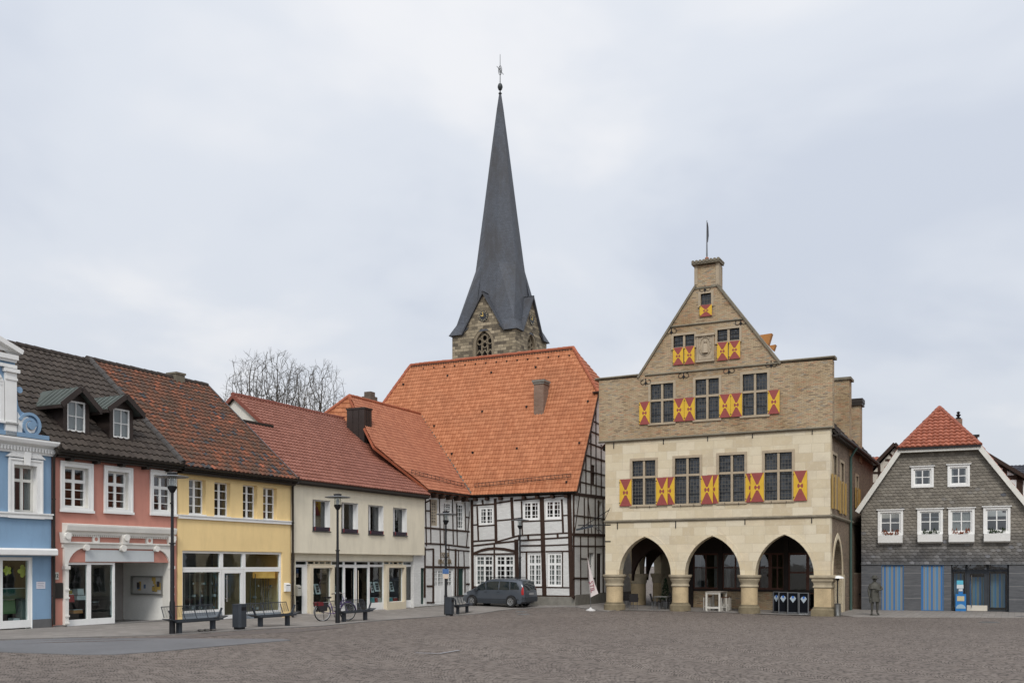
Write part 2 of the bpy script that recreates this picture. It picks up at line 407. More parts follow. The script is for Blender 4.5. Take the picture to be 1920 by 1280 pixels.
# ------------------------------------------------------------------ windows
def window(parent, fr, r, y, vb, hb, mat=WHITE, fw=.07, depth=.06, glass=G_, curtain=None, sill=None, name='window', label=None, bot=None, curt_y=.12, gname='pane'):
    u0, u1, z0, z1 = r; W, H = u1 - u0, z1 - z0; mb = MB(fr)
    mb.box(u0, u0 + fw, y, y + depth, z0, z1); mb.box(u1 - fw, u1, y, y + depth, z0, z1)
    mb.box(u0 + fw, u1 - fw, y, y + depth, z1 - fw, z1); mb.box(u0 + fw, u1 - fw, y, y + depth, z0, z0 + (bot or fw))
    yy = y + .006
    for fct, wd in vb: c = u0 + W * fct; mb.box(c - wd / 2, c + wd / 2, yy, yy + depth * .8, z0 + fw, z1 - fw)
    for fct, wd in hb:
        c = z0 + H * fct; mb.box(u0 + fw, u1 - fw, yy + .004, yy + depth * .7, c - wd / 2, c + wd / 2)
    o = mb.build(name, mat, parent, label=label)
    g = MB(fr); yg = y + depth * .55; g.add([(u0 + .01, yg, z0 + .01), (u1 - .01, yg, z0 + .01), (u1 - .01, yg, z1 - .01), (u0 + .01, yg, z1 - .01)], [(0, 1, 2, 3)])
    g.build(gname, glass, o)
    if curtain:
        mt, spans = curtain
        for k, (a, b_) in enumerate(spans):
            c = MB(fr); n = max(6, int((b_ - a) * W / .05)); vs = []
            for i in range(n + 1):
                x = u0 + W * (a + (b_ - a) * i / n); yy2 = y + curt_y + .02 * math.sin(i * 1.9)
                vs += [(x, yy2, z0 + .03), (x, yy2, z1 - .03)]
            c.add(vs, [(2 * i, 2 * i + 2, 2 * i + 3, 2 * i + 1) for i in range(n)]); c.build('curtain', mt, o)
    if sill:
        sm, e = sill
        s_ = MB(fr); s_.box(u0 - e, u1 + e, y - .22 if y > .1 else y - .12, y, z0 - .05, z0); s_.build('sill', sm, o)
    return o
def rh(r): u0, u1, z0, z1 = r; return [(u0, z0), (u1, z0), (u1, z1), (u0, z1)]
def inset(r, d): return (r[0] + d, r[1] - d, r[2] + d, r[3] - d)
def gridb(c, r, thick=.035, mid=None, midw=.09, hmid=None, hmidw=.08):
    vb = [(i / c, midw if (mid and i == mid) else thick) for i in range(1, c)]
    hb = [(i / r, thick) for i in range(1, r)]
    if hmid: hb = [x for x in hb if abs(x[0] - hmid) > .01] + [(hmid, hmidw)]
    return vb, hb

def copytree(o, parent=None):
    c = o.copy(); COL.objects.link(c); c.parent = parent
    for ch in [x for x in bpy.data.objects if x.parent == o]: copytree(ch, c)
    return c
CH_ = {}
def copy_thing(root, loc, rz, label):
    c = root.copy(); COL.objects.link(c); c.location = loc; c.rotation_euler = (0, 0, rz); c['label'] = label
    kids = [x for x in bpy.data.objects if x.parent == root]
    for k_ in kids:
        d = k_.copy(); COL.objects.link(d); d.parent = c
        for g in [x for x in bpy.data.objects if x.parent == k_]:
            e = g.copy(); COL.objects.link(e); e.parent = d
    ROOTM[c] = Matrix.Translation(loc) @ Matrix.Rotation(rz, 4, 'Z')
    return c

# ------------------------------------------------------------------ ground heights: the square dips gently away from the left row of houses
CTRL = [(-14.5, 31, .36), (-17, 26, .38), (-12, 35.4, .30), (-9.6, 29.3, .26), (-9.05, 41.8, .10), (-6.5, 36.7, .15), (-4.7, 50.3, .15), (-3, 45, .05),
        (.4, 50.5, .07), (3.3, 52.4, .20), (-2.5, 55, .22), (-.5, 53, .15), (4.8, 50.5, .0), (14.8, 45.5, -.03), (20, 51, 0), (26, 51, 0), (0, 20, 0), (8, 20, 0), (-9, 20, .12), (8, 36, 0),
        (0, 36, .02), (18, 38, 0), (5, 58, .25), (12, 60, .2), (-25, 40, .4), (0, 5, 0), (30, 40, 0), (25, 25, 0), (-15, 15, .2)]
def gz(x, y):
    x /= S; y /= S; sw = sz = 0
    for a, b, c in CTRL:
        w_ = 1 / ((x - a) ** 2 + (y - b) ** 2 + 1.5) ** 1.5; sw += w_; sz += w_ * c
    return sz / sw * S
def ground_at(px, py):                                    # where the pixel ray meets the ground
    d = 45.0
    for _ in range(30):
        x = (px - CX) / F * d; d += .6 * ((CH - gz(x, d)) * F / (py - HY) - d)
    x = (px - CX) / F * d; return x, d, gz(x, d)
def at_depth(px, d): x = (px - CX) / F * d; return x, d, gz(x, d)
# ------------------------------------------------------------------ ground, pavements
def groundmat():
    b = NB('sett_paving'); o = b.obj(); g = b.node('ShaderNodeSeparateXYZ'); b.l.new(o, g.inputs[0])
    ca, sa = math.cos(R(24)), math.sin(R(24))
    x = b.math('ADD', b.math('MULTIPLY', g.outputs[0], ca), b.math('MULTIPLY', g.outputs[1], sa))
    y = b.math('SUBTRACT', b.math('MULTIPLY', g.outputs[1], ca), b.math('MULTIPLY', g.outputs[0], sa))
    wob = b.noise(o, .7, 2); x = b.math('ADD', x, b.math('MULTIPLY', wob, .35)); y = b.math('ADD', y, b.math('MULTIPLY', wob, .3))
    xs = b.math('DIVIDE', x, 2.6); fr_ = b.math('SUBTRACT', b.math('FRACT', xs), .5)
    arc = b.math('MULTIPLY', b.math('MULTIPLY', fr_, fr_), 4.2)      # setts laid in segmental arcs
    yy = b.math('ADD', y, arc)
    cb_ = b.node('ShaderNodeCombineXYZ'); b.l.new(x, cb_.inputs[0]); b.l.new(yy, cb_.inputs[1])
    t = b.node('ShaderNodeTexBrick'); b.l.new(cb_.outputs[0], t.inputs['Vector'])
    t.inputs['Scale'].default_value = 1; t.inputs['Brick Width'].default_value = .15; t.inputs['Row Height'].default_value = .115
    t.inputs['Mortar Size'].default_value = .015; t.inputs['Mortar Smooth'].default_value = .15
    t.inputs['Color1'].default_value = (0, 0, 0, 1); t.inputs['Color2'].default_value = (1, 1, 1, 1); t.inputs['Mortar'].default_value = (.5, .5, .5, 1)
    bw = b.node('ShaderNodeRGBToBW'); b.l.new(t.outputs['Color'], bw.inputs[0])
    col = b.ramp(bw.outputs[0], [(0, (.07, .058, .05)), (.06, (.135, .112, .097)), (.5, (.17, .143, .124)), (1, (.215, .183, .16))])
    big = b.noise(o, .18, 6, .62, .6); mid = b.noise(o, 1.3, 5, .6); fine = b.noise(o, 30, 3)
    col = b.mix(b.rng(big, .42, .66, 0, .55), col, b.mix(1, col, (.74, .73, .74), 'MULTIPLY'))
    col = b.mix(b.rng(mid, .5, .75, 0, .4), col, b.mix(1, col, (1.22, 1.2, 1.16), 'MULTIPLY'))
    gap = b.math('MULTIPLY', t.outputs['Fac'], b.rng(b.noise(o, 4.5, 3, .6), .46, .55, .15, .95))
    col = b.mix(gap, col, (.016, .013, .011))
    b.bump(b.math('SUBTRACT', b.math('MULTIPLY', fine, .25), gap), .5, .015)
    return b.done(col, .82, 0, .25)
def slabmat(name, c, bw=.5, bh=.3, ms=.008, dark=.45):
    b = NB(name); o = b.obj(); mp = b.node('ShaderNodeMapping'); b.l.new(o, mp.inputs[0]); mp.inputs['Rotation'].default_value = (0, 0, R(-63))
    t = b.node('ShaderNodeTexBrick'); b.l.new(mp.outputs[0], t.inputs['Vector'])
    t.inputs['Scale'].default_value = 1; t.inputs['Brick Width'].default_value = bw; t.inputs['Row Height'].default_value = bh; t.inputs['Mortar Size'].default_value = ms
    t.inputs['Color1'].default_value = (0, 0, 0, 1); t.inputs['Color2'].default_value = (1, 1, 1, 1)
    g = b.node('ShaderNodeRGBToBW'); b.l.new(t.outputs['Color'], g.inputs[0])
    col = b.ramp(g.outputs[0], [(0, dk(c, .86)), (1, dk(c, 1.1))])
    big = b.noise(o, .35, 6, .65, .5)
    col = b.mix(b.rng(big, .45, .7, 0, dark), col, dk(c, .6)); col = b.mix(b.math('MULTIPLY', t.outputs['Fac'], .6), col, dk(c, .45))
    b.bump(b.math('SUBTRACT', b.noise(o, 25, 3), t.outputs['Fac']), .25, .006)
    return b.done(col, .85, 0, .25)
COB = groundmat()
PAV = slabmat('pavement_slabs', (.25, .23, .21)); PAVD = slabmat('dark_small_paving', (.14, .12, .11), .12, .12, .01, .3)
ASPH = plain('smooth_asphalt', (.145, .146, .152), .7, .25, .5, .2)
KERB = plain('kerb_stone', (.19, .18, .17), .85, .2, 2, .2)
mb = MB(); xs = [-3000, -600, -200, -110] + [-70 + 1.5 * i for i in range(104)] + [130, 250, 600, 3000]; ys = [-3000, -300, -60, -20] + [1.5 * i for i in range(66)] + [110, 150, 300, 800, 4000]
vs = [(x, y, gz(max(-70, min(86, x)), max(0, min(99, y)))) for y in ys for x in xs]; nx = len(xs)
mb.add(vs, [(j * nx + i, j * nx + i + 1, (j + 1) * nx + i + 1, (j + 1) * nx + i) for j in range(len(ys) - 1) for i in range(nx - 1)])
g = mb.build('ground', COB, smooth=True); g['kind'] = 'structure'
def sheet(name, poly, lift, mat, kerb=False):
    pts = [Vector(p) for p in poly]; n = len(pts); es = [(i, (i + 1) % n) for i in range(n)]
    x0, x1 = min(p.x for p in pts), max(p.x for p in pts); y0, y1 = min(p.y for p in pts), max(p.y for p in pts)
    def inside(p):
        c = False; j = n - 1
        for i in range(n):
            a, b = pts[i], pts[j]
            if (a.y > p.y) != (b.y > p.y) and p.x < (b.x - a.x) * (p.y - a.y) / (b.y - a.y) + a.x: c = not c
            j = i
        return c
    allp = list(pts); x = x0 + .5
    while x < x1:
        y = y0 + .5
        while y < y1:
            if inside(Vector((x, y))): allp.append(Vector((x, y)))
            y += 1.0
        x += 1.0
    V2, _, F2, _, _, _ = delaunay_2d_cdt(allp, es, [], 1, 1e-4)
    m = MB(); m.add([(p.x, p.y, gz(p.x, p.y) + lift) for p in V2], [tuple(f) for f in F2])
    m.add([(p.x, p.y, gz(p.x, p.y) + (lift if k else -.1)) for k in (0, 1) for p in pts], [(i, (i + 1) % n, n + (i + 1) % n, n + i) for i in range(n)])
    o = m.build(name, mat, smooth=False); o['kind'] = 'structure'; return o
RK = 56000 * S
def rowframe(px0): return Frame.px(px0, RK / (1900 - px0), 1900)
def gp(px, py): return ground_at(px, py)[:2]

# shared materials
T_BROWN = tilemat('brown_roof_tiles', [(0, (.04, .031, .026)), (.5, (.052, .041, .034)), (1, (.068, .054, .045))], .75, .3, seed=3)
T_MIX = tilemat('weathered_roof_tiles', [(0, (.11, .052, .033)), (.2, (.14, .062, .038)), (.4, (.1, .055, .037)), (.55, (.165, .068, .04)), (.68, (.09, .055, .042)), (.76, (.22, .078, .042)), (.82, (.05, .05, .055)), (.87, (.13, .062, .042)), (.93, (.3, .1, .055))], .8, .55, seed=11)
T_RED = tilemat('red_roof_tiles', [(0, (.2, .075, .05)), (.5, (.235, .092, .062)), (1, (.27, .11, .077))], .55, .15, (.16, .06, .05), seed=5)
T_ORG = tilemat('orange_roof_tiles', [(0, (.35, .125, .055)), (.5, (.41, .157, .072)), (1, (.47, .19, .092))], .7, .42, (.17, .08, .045), seed=9)
T_ORG2 = tilemat('terracotta_roof_tiles', [(0, (.31, .11, .06)), (.5, (.36, .135, .073)), (1, (.41, .163, .09))], .7, .25, (.15, .07, .05), seed=19)
RIDGEM = plain('brown_ridge_tile', (.05, .04, .034), .8, .3, 3, .2)
RIDGER = plain('red_ridge_tile', (.2, .065, .045), .7, .3, 3, .2)
RIDGEO = plain('orange_ridge_tile', (.33, .1, .05), .7, .35, 3, .2)
FELT = solid('roof_underlay', (.03, .025, .02), .9)
COPPER = plain('weathered_metal_roof', (.085, .1, .09), .6, .3, 2, .1, .2)
BROWNMET = plain('brown_sheet_metal', (.045, .034, .03), .5, .25, 2, .05, .3)

def slab_y(mb, u0, u1, y0, z0, y1, z1, t=.12):            # sloping slab below the tiles
    return mb.prismx([(y0, z0 - .03), (y1, z1 - .03), (y1, z1 - .03 - t), (y0, z0 - .03 - t)], u0, u1)
def gabled(root, fr, u0, u1, ye, ze, yr, zr, wallm, tilem, ridgem, tw, th, amp=.035, sides=(1, 1), wy0=0.0, seed=0, stag=False, ridge_ext=0, front_tiles=True, base=-.4, prof='s'):
    tan = (zr - ze) / (yr - ye); yb = 2 * yr - ye
    wz = lambda y: ze + tan * (y - ye) - .17
    m = MB(fr)
    for k, (a, b) in enumerate(((u0, u0 + .3), (u1 - .3, u1))):
        if sides[k]: m.prismx([(wy0 + .31, base), (2 * yr - wy0, base), (2 * yr - wy0, wz(wy0)), (yr, wz(yr)), (wy0 + .31, wz(wy0 + .31))], a, b)
    m.box(u0 + .3, u1 - .3, 2 * yr - wy0 - .3, 2 * yr - wy0, base, wz(wy0)); m.build('side_wall', wallm, root)
    m = MB(fr); slab_y(m, u0, u1, ye, ze, yr, zr); slab_y(m, u0, u1, 2 * yr - ye, ze, yr, zr); rf = m.build('roof', FELT, root)
    Ls = math.hypot(yr - ye, zr - ze); v = (0, yr - ye, zr - ze); vb = (0, ye - yr, zr - ze)
    if front_tiles: tiles('front_tiles', tilem, rf, fr, (u0, ye, ze), (1, 0, 0), v, [(0, 0), (u1 - u0, 0), (u1 - u0, Ls), (0, Ls)], tw, th, amp, seed=seed, stag=stag, prof=prof)
    tiles('rear_tiles', tilem, rf, fr, (u1, yb, ze), (-1, 0, 0), vb, [(0, 0), (u1 - u0, 0), (u1 - u0, Ls), (0, Ls)], tw * 2, th, amp, seg=3, seed=seed)
    m = MB(fr); ridge(m, (u0 - ridge_ext, yr, zr + .03), (u1, yr, zr + .03)); m.build('ridge_tiles', ridgem, rf, smooth=True)
    return rf, tan
def gutter(root, fr, u0, u1, y, z, mat=GUT, r=.075):
    m = MB(fr); n = 7; ring = lambda x: [(x, y - r + r * math.cos(math.pi + math.pi * i / n), z + r * math.sin(math.pi + math.pi * i / n)) for i in range(n + 1)] + [(x, y - r + (r - .012) * math.cos(2 * math.pi - math.pi * i / n), z + (r - .012) * math.sin(2 * math.pi - math.pi * i / n)) for i in range(n + 1)]
    m.loops(ring(u0), ring(u1)); return m.build('gutter', mat, root, smooth=False)
def downpipe(root, fr, u, y, z0, z1, mat=GUT, r=.05, neck=.35):
    m = MB(fr); m.tube([(u, y - neck, z1 + .35), (u, y - neck, z1 + .2), (u, y, z1 - .1), (u, y, z0)], r, 10)
    zz = z0 + 1
    while zz < z1 - .3: m.tube([(u, y, zz), (u, y, zz + .04)], r * 1.35, 10); zz += 1.7
    return m.build('downpipe', mat, root, smooth=True)
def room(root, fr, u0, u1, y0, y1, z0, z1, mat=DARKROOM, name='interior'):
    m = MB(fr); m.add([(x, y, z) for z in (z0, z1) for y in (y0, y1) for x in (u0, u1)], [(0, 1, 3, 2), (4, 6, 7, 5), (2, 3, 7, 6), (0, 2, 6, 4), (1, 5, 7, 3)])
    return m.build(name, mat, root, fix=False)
def architrave(mb, r, wd=.14, y=-.05, y1=.0):
    u0, u1, z0, z1 = r
    mb.box(u0 - wd, u0, y, y1, z0 - wd * .8, z1 + wd); mb.box(u1, u1 + wd, y, y1, z0 - wd * .8, z1 + wd)
    mb.box(u0, u1, y, y1, z1, z1 + wd); mb.box(u0, u1, y, y1, z0 - wd * .8, z0)
    e = wd * .25
    mb.box(u0 - wd - .02, u0 - wd + e, y - .03, y, z0 - wd * .8, z1 + wd + .02); mb.box(u1 + wd - e, u1 + wd + .02, y - .03, y, z0 - wd * .8, z1 + wd + .02)
    mb.box(u0 - wd + e, u1 + wd - e, y - .03, y, z1 + wd - e, z1 + wd + .02); mb.box(u0 - wd - .05, u1 + wd + .05, y - .06, y, z0 - wd * .8 - .05, z0 - wd * .8 + e)

# ================================================================== BLUE HOUSE
f = rowframe(97); BLUE = plaster('blue_render', (.22, .34, .48), (.1, .12, .15), .22)
blue = thing('house', 'blue rendered house with white stucco gable and scroll at the left edge', 'house', fr=f, group='houses around the square')
uL = f.uu(-210); uR = f.uu(96)
ztop = f.z(97, 834)
w1 = f.rect(25, 68, 872, 960); w0 = (w1[0] - 2.35, w1[1] - 2.35, w1[2], w1[3]); wm1 = (w0[0] - 2.35, w0[1] - 2.35, w1[2], w1[3])
sh = f.rect(1, 59.5, 1046, 1177); shop = (f.uu(-60), f.uu(60.5), gz(*f.xy(-1)) + .0, f.z(30, 1044))
m = MB(f); m.wall([(uL, -.4), (uR, -.4), (uR, ztop), (uL, ztop)], [rh(w1), rh(w0), rh(wm1), rh(shop)], 0, .35, 0, 1); m.build('front_wall', [BLUE, WHITE], blue)
for i, r in enumerate((w1, w0, wm1)):
    vb = [(.5, .1)]; hb = [(.68, .1)]
    window(blue, f, r, .16, vb, hb, OFFW, .09, .07, curtain=(CURT, [(.0, .3), (.7, 1)]), sill=(WHITE, .05))
    m = MB(f); architrave(m, r, .2)
    c = (r[0] + r[1]) / 2; zt = r[3] + .25
    m.prism([(c - .75, zt), (c + .75, zt), (c + .55, zt + .16), (c + .2, zt + .14), (c + .14, zt + .38), (c - .14, zt + .38), (c - .2, zt + .14), (c - .55, zt + .16)], -.1, 0)
    for dx in (-.5, -.3, .3, .5): m.tube([(c + dx, -.11, zt + .1), (c + dx, 0, zt + .1)], .09, 10)
    m.prism([(c - .09, zt - .25), (c + .09, zt - .25), (c + .13, zt + .2), (c - .13, zt + .2)], -.16, -.09)
    m.build('window_surround', WHITE, blue)
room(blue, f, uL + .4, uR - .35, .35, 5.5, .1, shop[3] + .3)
# string course, awning box, cornice
zs = f.z(50, 968); m = MB(f); m.box(uL, uR + .02, -.1, 0, zs - .05, zs + .08); m.box(uL, uR + .02, -.14, 0, zs + .08, zs + .13); m.build('string_course', WHITE, blue)
za = f.z(50, 1034); m = MB(f); m.prismx([(-.42, za - .1), (-.42, za + .06), (-.36, za + .12), (0, za + .12), (0, za - .1), (-.36, za - .13)], uL, uR - .05); m.build('awning_box', WHITE, blue)
zc = f.z(90, 834, -.3); m = MB(f)
m.prismx([(0, zc - .35), (-.08, zc - .35), (-.12, zc - .1), (-.3, zc - .02), (-.34, zc + .08), (-.34, zc + .14), (0, zc + .14)], uL, uR + .1)
x = uL
while x < uR: m.box(x, x + .06, -.17, -.11, zc - .27, zc - .14); x += .12
m.build('cornice', WHITE, blue); m = MB(f); m.box(uL, uR + .08, -.32, .1, zc + .142, zc + .165); m.build('lead_cover', GUT, blue)
m = MB(f); m.box(f.uu(61), uR, -.03, 0, -.3, gz(*f.xy(-1)) + .32); m.build('plinth', plain('grey_plinth', (.12, .12, .12), .8), blue)
# shop window
r = (shop[0], shop[1], shop[2] + .06, shop[3])
mm = r[1] - (r[1] - f.uu(2)) - 0.0
for a, b_ in ((r[0], f.uu(1.0)), (f.uu(1.0), r[1])):
    window(blue, f, (a, b_, r[2], r[3]), .04, [], [], WHITE, .11, .12, G_SHOP, bot=.26, name='shop_window')
# stucco gable above the cornice
base = zc + .16; yy = .1
pil = (f.uu(7, yy), f.uu(28, yy)); zt = f.z(17, 697, yy); gt = f.z(15, 665, yy)
gx = lambda px, py: f.uz(px, py, yy)
scroll = [gx(28, 828), gx(28, 705), gx(31.5, 708), gx(32.5, 725), gx(33, 745), gx(35, 760), gx(41, 771), gx(50, 776), gx(60, 779), gx(68, 788), gx(73, 801), gx(72, 812), gx(66, 820), gx(70, 828)]
m = MB(f); m.prism([(uL, base), (pil[1], base), (pil[1], gt), (uL, gt)], yy, yy + .35); m.wall(list(scroll), [], yy + .02, yy + .3); m.build('gable_wall', BLUE, blue)
m = MB(f)
m.wall([gx(32, 820), gx(32, 772), gx(38, 782), gx(50, 781), gx(62, 788), gx(68, 800), gx(63, 811), gx(52, 812), gx(46, 803), gx(42, 790), gx(40, 818)], [], yy - .03, yy + .02)
m.build('scroll_panel', WHITE, blue)
c = gx(56, 798); m = MB(f)
for k in range(26):
    a0, a1 = R(20 * k), R(20 * (k + 1)); q = lambda k_: .12 + .27 * (k_ / 26)
    m.prism([(c[0] + q(k) * math.cos(a0), c[1] + q(k) * math.sin(a0)), (c[0] + q(k + 1) * math.cos(a1), c[1] + q(k + 1) * math.sin(a1)), (c[0] + (q(k + 1) + .1) * math.cos(a1), c[1] + (q(k + 1) + .1) * math.sin(a1)), (c[0] + (q(k) + .1) * math.cos(a0), c[1] + (q(k) + .1) * math.sin(a0))], yy - .07, yy + .02)
m.tube([(c[0], yy - .12, c[1]), (c[0], yy, c[1])], .14, 14); m.build('scroll', BLUE, blue); m = MB(f); c2 = gx(35, 731); m.tube([(c2[0], yy - .06, c2[1]), (c2[0], yy, c2[1])], .11, 12); m.build('rosette', BLUE, blue)
m = MB(f); W_ = pil[1] - pil[0]
for off in (0, -1.9, -3.8):
    m.box(pil[0] + off, pil[1] + off, yy - .1, yy, f.z(17, 820, yy), zt); m.box(pil[0] + off - .06, pil[1] + off + .08, yy - .17, yy, zt - .02, zt + .1)
    m.box(pil[0] + off - .03, pil[1] + off + .04, yy - .14, yy - .1, f.z(17, 795, yy), f.z(17, 797, yy) + .1); m.box(pil[0] + off - .02, pil[1] + off + .02, yy - .13, yy - .1, zt - .28, zt - .2)
z6 = f.z(15, 668, yy); m.box(uL, pil[1] + .03, yy - .16, yy + .36, z6 - .1, z6 + .06); m.box(uL, pil[1], yy - .1, yy, z6 - .18, z6 - .1)
z7 = f.z(15, 686, yy); m.box(uL, pil[1], yy - .12, yy, z7 - .06, z7 + .05); z8 = f.z(17, 795, yy); m.box(uL, pil[1] + .1, yy - .14, yy, z8, z8 + .07)
m.build('gable_trim', WHITE, blue)
m = MB(f); p0 = gx(36, 662); p1 = gx(0, 640); cpx = pil[1] - 4.0; hgt = p1[1] - p0[1] + (cpx - p1[0]) * (p0[1] - p1[1]) / (p0[0] - p1[0]) * 1.0
apx = (pil[1] - 2.4, p0[1] + (p0[1] - p1[1]) / (p0[0] - p1[0]) * (pil[1] - 2.4 - p0[0])); lf = (2 * apx[0] - p0[0], p0[1])
m.bar(p0, apx, .16, yy - .22, yy + .3); m.bar(lf, apx, .16, yy - .22, yy + .3); m.prism([p0, apx, lf], yy - .02, yy + .1); m.build('pediment', WHITE, blue)
m = MB(f); a_ = f.uu(12, yy)
for off in (-.62,):
    cx_ = pil[0] - .55; zz0 = f.z(0, 790, yy); zz1 = f.z(0, 722, yy)
    pts = [(cx_ - .45, zz0), (cx_ - .45, zz1)] + [(cx_ - .45 * math.cos(R(t)), zz1 + .45 * math.sin(R(t))) for t in range(15, 180, 15)] + [(cx_ + .45, zz1), (cx_ + .45, zz0)]
    for i in range(len(pts) - 1): m.bar(pts[i], pts[i + 1], .13, yy - .08, yy, ext=.02)
m.build('arched_panel_frame', WHITE, blue)

# ================================================================== PINK HOUSE
PINK = plaster('pink_render', (.5, .232, .182), (.2, .1, .08), .25)
fp = rowframe(97); pink = thing('house', 'salmon pink house with brown tiled roof, two dormers and a white stucco shopfront', 'house', fr=fp, group='houses around the square')
f = fp; u0 = f.uu(99.5); u1 = f.uu(331)
YR = 5.0
ye = -.38; ze = f.z(216, 856, ye); zr = f.z(180, 681, YR)
wt = ze - .12
wins = [f.rect(120, 165, 876, 951), f.rect(201, 240, 884, 954), f.rect(287, 322.5, 891, 958)]
zb = gz(*f.xy(u0)) ; zc0 = f.z(215, 1054)          # top of the shop opening
gb = lambda px, y=0: gz(*f.xy(f.uu(px, y), y))
so0, so1 = f.uu(124), f.uu(316); sill = f.z(168, 1166)
m = MB(f); m.wall([(u0, -.4), (u1, -.4), (u1, wt), (u0, wt)], [rh(r) for r in wins] + [rh((so0, so1, sill - .1, zc0))], 0, .32, 0, 1); m.build('front_wall', [PINK, OFFW], pink)
for r in wins:
    window(pink, f, r, .14, [(.5, .11)], [(.66, .12), (.22, .03), (.44, .03)], WHITE, .07, .07)
    m = MB(f); architrave(m, r, .17); m.build('window_surround', WHITE, pink)
# shopfront trim
m = MB(f); zA = f.z(217, 992); zB = f.z(217, 1001); ca, cb2 = f.uu(116), f.uu(322)
m.prismx([(0, zB - .06), (-.14, zB - .06), (-.16, zB + .02), (-.26, zB + .08), (-.3, zA + .06), (-.3, zA + .12), (0, zA + .16)], ca, cb2)
x = ca + .05
while x < cb2 - .08: m.box(x, x + .05, -.12, -.05, zB - .13, zB - .06); x += .09
zF = f.z(217, 1022); m.prismx([(0, zF - .12), (-.08, zF - .12), (-.1, zF), (-.16, zF + .05), (-.16, zF + .1), (0, zF + .1)], ca - .02, cb2)
m.box(ca, cb2, -.03, 0, zF + .1, zB - .13)
for px_ in (119, 229.5, 317): u = f.uu(px_); m.prism([(u - .14, zF + .05), (u + .14, zF + .05), (u + .2, zB), (u - .2, zB)], -.2, -.02); m.tube([(u, -.27, zB - .12), (u, -.1, zB - .12)], .13, 12)
for px_ in (177, 277): u = f.uu(px_); zz = (zF + zB) / 2; m.tube([(u, -.1, zz), (u, -.02, zz)], .16, 16)
# spandrels and pilasters
zP = f.z(217, 1054)
for s_, ue, ui in ((1, ca + .03, so0), (-1, cb2 - .03, so1)):
    arc = [(ui + s_ * .75 * (1 - math.cos(R(t))), zF - .82 + .7 * math.sin(R(t))) for t in range(0, 91, 15)]
    m.prism([(ue, zF - .12), (ue, zP - .2), (ui, zP - .2)] + arc + [(ui + s_ * .75, zF - .12)], -.1, 0)
    m.box(min(ue, ui), max(ue, ui), -.14, 0, zb + .06, zP - .25); m.box(min(ue, ui) - .03, max(ue, ui) + .03, -.19, 0, zP - .25, zP - .13)
    for zz in (.0, .25, .9, 1.2): m.box(min(ue, ui) - .02, max(ue, ui) + .02, -.17, -.14, zb + .1 + zz, zb + .16 + zz)
    for px_ in ((ui + s_ * .75),): m.tube([(px_, -.2, zF - .1), (px_, -.06, zF - .1)], .12, 10)
u = (so0 + so1) / 2; m.tube([(u, -.22, zF - .1), (u, -.06, zF - .1)], .13, 10)
m.build('shopfront_trim', plain('cream_stucco', (.72, .7, .65), .7, .12), pink)
m = MB(f)
for px_ in (177, 277): u = f.uu(px_); zz = (zF + zB) / 2; m.tube([(u, -.105, zz), (u, -.1, zz)], .07, 12)
for a, b_ in ((122, 172), (183, 224), (235, 272), (283, 313)):
    ua, ub = f.uu(a) + .08, f.uu(b_) - .04; m.prism([(ua, zz - .1), (ua + .1, zz - .17), (ub - .1, zz - .17), (ub, zz - .1), (ub, zz + .1), (ub - .1, zz + .15), (ua + .1, zz + .15), (ua, zz + .1)], -.045, -.03)
m.build('frieze_panels', PINK, pink)
m = MB(f); m.box(so0, so1, -.02, .06, zP + .003, zF - .1); m.build('fascia_panel', PINK, pink)
m = MB(f); m.box(f.uu(159), f.uu(287), -.05, -.02, f.z(222, 1052.5), f.z(222, 1031)); m.build('blank_sign_board', plain('bluish_board', (.5, .53, .54), .5, .08, 1), pink)
# display windows, open door, passage
ud = f.uu(214); zfl = f.z(170, 1168)
window(pink, f, (so0 + .0, f.uu(168.5), zfl - .1, zP), .03, [], [], WHITE, .08, .1, G_SHOP, bot=.27, name='shop_window')
window(pink, f, (f.uu(168.5), ud + .06, zfl - .1, zP), .03, [], [], WHITE, .08, .1, G_SHOP, bot=.27, name='shop_window')
m = MB(f); m.box(so0, so1, -.03, .35, zb - .3, sill - .09); m.box(u0, so0, -.05, 0, zb - .3, zb + .07); m.build('stone_step', KERB, pink)
PASS = plain('passage_paint', (.8, .8, .76), .85, .12, 1)
m = MB(f); pe = so1 + .05; D_ = 2.6
m.box(pe, pe + .12, .02, D_, zfl - .12, zP + .0); m.build('passage_wall', PASS, pink)
m = MB(f); m.box(ud, pe, D_, D_ + .1, zfl - .12, zP); m.build('passage_end_wall', plain('grey_end_wall', (.3, .28, .26), .8), pink)  # end wall in one even grey, darker than the passage paint
m = MB(f); m.box(ud + .1, pe, .02, D_, zP + .002, zP + .1); m.build('passage_ceiling', PASS, pink)
m = MB(f); m.box(ud + .07, pe, .1, D_, zfl - .2, zfl - .1); m.build('passage_floor', KERB, pink)
fd = Frame(f.xy(ud + .1, .1), (f.u * math.cos(R(62)) + f.n * math.sin(R(62))))
window(pink, fd, (0, .95, zfl - .05, zP - .02), 0, [(.5, .02)], [(.34, .08), (.68, .06)], WHITE, .11, .05, G_SHOP, name='shop_door', bot=.3)
room(pink, f, so0 - .5, ud + .1, .35, 4.0, zfl - .1, zP + .3); room(pink, f, u0 + .1, u1 - .1, .32, 5, zP + .6, wt - .1, name='upper_room')
m = MB(f); m.box(u0 + .02, f.uu(116), -.06, 0, f.z(106, 1121), f.z(106, 1092)); m.build('dark_notice_panel', solid('dark_panel', (.02, .018, .016), .4), pink)
m = MB(f); cu, cz_ = f.uz(104.5, 1079); m.box(cu - .1, cu + .1, -.03, 0, cz_ - .13, cz_ + .13); o = m.build('house_number_sign', plain('enamel', (.5, .5, .45), .4), pink); text('12', .17, pink, f, cu, -.035, cz_, BLACKM)
